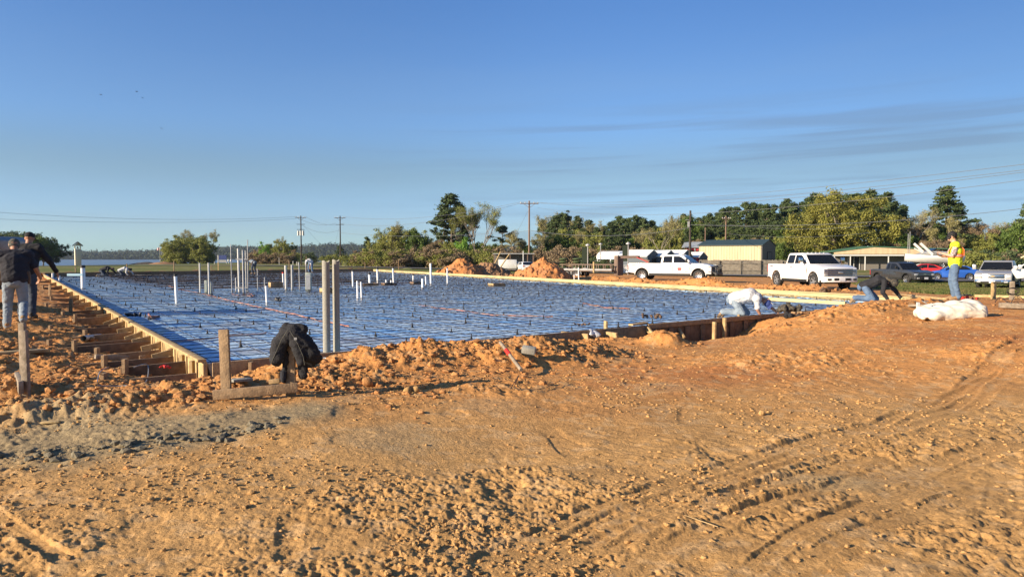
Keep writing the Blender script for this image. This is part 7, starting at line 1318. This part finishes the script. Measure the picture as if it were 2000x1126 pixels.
# big clods
def clod(label, px, py, s, m='clod', seed=0):
    g = GT(px, py); mb = MB(); rg2 = random.Random(seed); mb.sph((0, 0, 0), (s, s * .9, s * .85), 12, 8); mb.v = [tuple(V3(v) * (1 + .34 * mnoise.noise(V3(v) / s * 1.3 + V3((seed, 0, 0))))) for v in mb.v]; o = mb.build('clay_clod', M[m]); o.location = (g.x, g.y, gz(g.x, g.y) + s * .55); return tag(o, label, 'clod')
clod('large angular clay clod with a cast shadow right of the stake frame', 718, 752, .062, 'clod', 3); clod('round tan clod left of a pair at the edge of the long shadow', 796, 766, .04, 'clod_tan', 5); clod('round tan clod, right one of the pair by the long shadow', 812, 764, .038, 'clod_tan', 8); clod('clay ball at the foot of the tool handle', 1031, 716, .045, 'clod', 11)
clod('dark flat clod beside the foot of the left frame', 40, 785, .05, 'clod', 13); clod('brown clod on the grey clay right of the left frame', 93, 797, .035, 'clod', 17); clod('orange clod wedged between the kickers', 178, 668, .05, 'clod', 19); clod('lone dark clod on the open tan ground at the right', 1488, 810, .03, 'clod_tan', 23); clod('yellowish clod at the near form right of the cavity', 1347, 643, .11, 'clod', 29); clod('clay lump by the hands of the person kneeling in black', 1768, 597, .10, 'clod', 31)
# clothes and rags
def rag(name, cat, label, px, py, d, w, h, m, seed=1, vox=.012, z=None, parts=5):
    q = P(px, py, d); mb = MB(); rg2 = random.Random(seed); k = d / FPX; W_ = w * k; H_ = h * k
    for i in range(parts): x = (i / (parts - 1) - .5) * W_; capsule(mb, (x, rg2.uniform(-.05, .05), H_ * .3), (x + rg2.uniform(-.06, .06), rg2.uniform(-.06, .06), H_ * rg2.uniform(.4, .8)), H_ * rg2.uniform(.24, .34), H_ * rg2.uniform(.2, .3))
    o = remesh(mb, name, M[m], None, vox, 3, H_ * .16, 14, seed); o.location = (q.x, q.y, q.z if z is None else z); return tag(o, label, cat)
rag('rag_heap', 'rags', 'camouflage patterned rags heaped on the clay beside the kneeling white-shirted person', 1541, 610, 15.6, 32, 19, 'rag', 2); rag('tool_bag', 'bag', 'black tool bag lying in front of the patterned rags', 1551, 621, 15.2, 30, 13, 'cloth_black', 5); rag('glove', 'glove', 'tan glove tucked into the black tool bag', 1556, 613, 14.9, 9, 7, 'boot', 7, .006, None, 3)
rag('rag_heap', 'rags', 'brown and black rags lying on the grid near the form cavity', 1273, 622, 15.9, 34, 11, 'leather', 9, .012); rag('red_cloth', 'cloth', 'red plastic sheet crumpled on the ground behind the standing person', 1888, 587, 18.9, 36, 9, 'red_cloth', 12, .012); rag('red_cloth', 'cloth', 'red rag on a clay pillow between the lowest kickers', 325, 718, 8.2, 20, 7, 'red_cloth', 14, .008)
rag('water_bottle_bag', 'plastic bag', 'clear and white plastic bag at the near form beside the short stake', 1157, 659, 12.6, 24, 16, 'lamp', 15); rag('white_rag', 'rag', 'small white rag on the clay below the form cavity', 1268, 666, 11.9, 15, 7, 'fascia', 16, .008); rag('white_paper', 'paper', 'crumpled white paper at the foot of the two grey pipes', 628, 704, 9.0, 34, 7, 'fascia', 18, .008); rag('dark_bundle', 'bundle', 'black bundle lying on the grid near the squat white pipe', 543, 588, 23, 12, 8, 'black', 20, .02)
rag('dark_bundle', 'bundle', 'dark object on the near grid left of the form cavity', 1137, 636, 14.6, 24, 7, 'leather', 22); rag('boot_pair', 'boots', 'brown lump lying on the far right plank in front of the big white truck', 1612, 572, 27, 16, 11, 'leather', 24, .02); rag('dark_bundle', 'bundle', 'dark knot of ties in the shaded corner by the left form', 262, 618, 16.5, 24, 9, 'black', 26, .014)
rag('dark_bundle', 'bundle', 'small black object left of the right stakes', 1888, 578, 20, 14, 5, 'black', 28, .014)
# PVC piece in the left trench
q0, q1 = GT(163, 667), GT(196, 662); mb = MB(); mb.tube([q0 + V3((0, 0, .06)), q1 + V3((0, 0, .05))], .05, 14, False); mb.tube([q0 + V3((0, 0, .06)), q1 + V3((0, 0, .05))], .043, 14, False); tag(mb.build('pipe_offcut', M['galv']), 'short open grey pipe lying in the dirt left of the kickers', 'pipe')
# bent wires
def wire(label, pts, r=.005, m='rebar', name='bent_wire', lift=0.02):
    q = []
    for p in pts: g = GT(p[0], p[1]); q.append(V3((g.x, g.y, gz(g.x, g.y) + lift + (p[2] if len(p) > 2 else 0))))
    den = []
    for i in range(len(q) - 1):
        for k in range(6):
            t = k / 6; p0, p1, p2, p3 = q[max(i - 1, 0)], q[i], q[i + 1], q[min(i + 2, len(q) - 1)]; den.append(.5 * ((2 * p1) + (p2 - p0) * t + (2 * p0 - 5 * p1 + 4 * p2 - p3) * t * t + (3 * p1 - p0 - 3 * p2 + p3) * t ** 3))
    den.append(q[-1]); mb = MB(); mb.tube(den, r, 6); return tag(mb.build(name, M[m]), label, 'wire')
wire('thin bent tie wire curling on the open ground right of the long shadow', [(997, 763), (1003, 753), (1013, 742, .03), (1006, 760), (1030, 765), (1060, 762), (1094, 750, .02)], .0035); wire('bent grey wire hoop over the lowest kicker plank', [(190, 750), (196, 735, .05), (212, 731, .06)], .006, 'galv_dk'); wire('square wire hoop bent around the lowest kicker', [(190, 756), (230, 757), (275, 753), (288, 745, .02), (288, 733, .12), (262, 736, .1)], .006, 'galv_dk')
wire('pale straw-like wire on the wheel tracked ground', [(1337, 1012), (1365, 1022), (1402, 1035)], .003, 'wood_new')
rgw = random.Random(4)
for i in range(9): x, y = 1950 + rgw.uniform(-8, 25), 592 + rgw.uniform(-10, 6); wire('dark rebar tie wire in the tangled heap at the right edge', [(x, y), (x + rgw.uniform(5, 18), y - rgw.uniform(-3, 6), rgw.uniform(.0, .22)), (x + rgw.uniform(22, 44), y + rgw.uniform(-6, 6), rgw.uniform(0, .1))], .008)['group'] = 'tangled tie wires at the right edge'
# right hand stakes
for i, (px, by_, tp, d, w, lb, m_) in enumerate(((1940, 581, 550, 19.5, .12, 'sunlit wooden stake in front of the silver truck', 'wood_new'), (1976, 585, 549, 18.5, .11, 'grey wooden stake with a wire coil at the right edge', 'wood_grey'), (1806, 593, 580, 17.5, .06, 'short pale stake between the kneeling and the standing person', 'wood_new'))):
    q = P(px, by_, d); g = gz(q.x, q.y); zt_ = P(px, tp, d).z; mb = MB(); mb.box((0, 0, (zt_ + g) / 2 - .1), (w, .045, zt_ - g + .2)); o = mb.build('stake', M[m_], bevel=.004); o.location = (q.x, q.y, 0); o.rotation_euler = (0, 0, -.2); tag(o, lb, 'stake')
q = P(1974, 569, 18.3); mb = MB()
for k in range(3): mb.tube([q + V3((.14 * math.cos(a * .55) * (1 + .1 * k) + .02 * k, -.05, .085 * math.sin(a * .55) + .01 * k)) for a in range(12)], .009, 5)
tag(mb.build('wire_coil', M['rebar']), 'black wire coil hanging on the grey stake at the right edge', 'coil')
mb = MB(); mb.bar(P(1826, 592, 17.2), P(1843, 583, 17.8), .07, .04); tag(mb.build('lumber_board', M['wood_new'], bevel=.003), 'short pale board propped up left of the standing person', 'board')
# scattered pegs on the left bank
for i, (px, py, h, lb) in enumerate(((97, 569, .45, 'grey stake standing in the clay left of the kickers, far one'), (138, 602, .40, 'sunlit stake standing by the middle kickers'), (278, 700, .16, 'pale peg at the end of a low kicker'), (64, 605, .40, 'brown stake beside the legs of the two men'))):
    g = GT(px, py + 8); mb = MB(); mb.box((0, 0, h / 2 - .05), (.085, .04, h)); o = mb.build('stake', M['wood'], bevel=.003); o.location = (g.x, g.y, gz(g.x, g.y)); o.rotation_euler = (0, .04, .3 * i); tag(o, lb, 'stake')
# birds
for i, (px, py, lb) in enumerate(((197, 185, 'small dark bird high in the sky, the leftmost one'), (267, 179, 'small dark bird high in the sky, upper one of a pair'), (278, 191, 'small dark bird high in the sky, lower one of a pair'), (316, 251, 'small dark bird lower in the sky than the others'))):
    q = P(px, py, 150); mb = MB(); s = .26; mb.sph((0, 0, 0), (.28, .07, .07), 8, 5); mb.add([(.1, 0, .02), (-.1, 0, .02), (-.06, .5, .15), (.04, .52, .15)], [(0, 1, 2, 3)]); mb.add([(.1, 0, .02), (-.1, 0, .02), (-.06, -.5, .15), (.04, -.52, .15)], [(0, 1, 2, 3)]); o = mb.build('bird', M['black']); o.location = q; o.rotation_euler = (.2, 0, .8 * i); o.scale = (.85,) * 3; tag(o, lb, 'bird')
# grass tufts on the near lawn strips
rgt = np.random.default_rng(61); N_ = 60000; px_ = rgt.uniform(1640, 2080, N_); d_ = rgt.uniform(24, 62, N_); X_ = (px_ - 1000) / FPX * d_; keep = (poly_sd(X_, d_, dirt_r) > .1) & (poly_sd(X_, d_, POLY) > 5); X_, d_ = X_[keep], d_[keep]; Z_ = terrain(X_, d_)
n_ = len(X_); c_ = np.stack([X_, d_, Z_], 1); an = rgt.uniform(0, 6.28, n_); h_ = rgt.uniform(.04, .13, n_); t_ = np.stack([np.cos(an), np.sin(an), np.zeros(n_)], 1) * .035; le = np.stack([rgt.normal(0, .03, n_), rgt.normal(0, .03, n_), h_], 1)
V = np.stack([c_ - t_, c_ + t_, c_ + le + t_ * .3, c_ + le - t_ * .3], 1).reshape(-1, 3); M['grass'] = mat('grass_blades', (.075, .11, .02), .8, 0, (.17, .15, .05), .8, trans=.3, thr=(.4, .6)); tag(mk('grass', fast('grass', V, np.arange(len(V)).reshape(-1, 4)), M['grass']), 'short patchy grass growing under the parked pickups', 'grass', kind='stuff')
# ================================================================== air
hz = MB(); hz.box((0, 950, 35), (3600, 2300, 100)); hz_m = bpy.data.materials.new('haze'); hz_m.use_nodes = True; n, l = hz_m.node_tree.nodes, hz_m.node_tree.links; n.remove(n['Principled BSDF'])
pv = n.new('ShaderNodeVolumePrincipled'); pv.inputs['Color'].default_value = (.72, .84, 1.0, 1); pv.inputs['Density'].default_value = .00009; pv.inputs['Anisotropy'].default_value = .3; l.new(pv.outputs[0], n['Material Output'].inputs['Volume'])
tag(hz.build('haze', hz_m), kind='stuff')
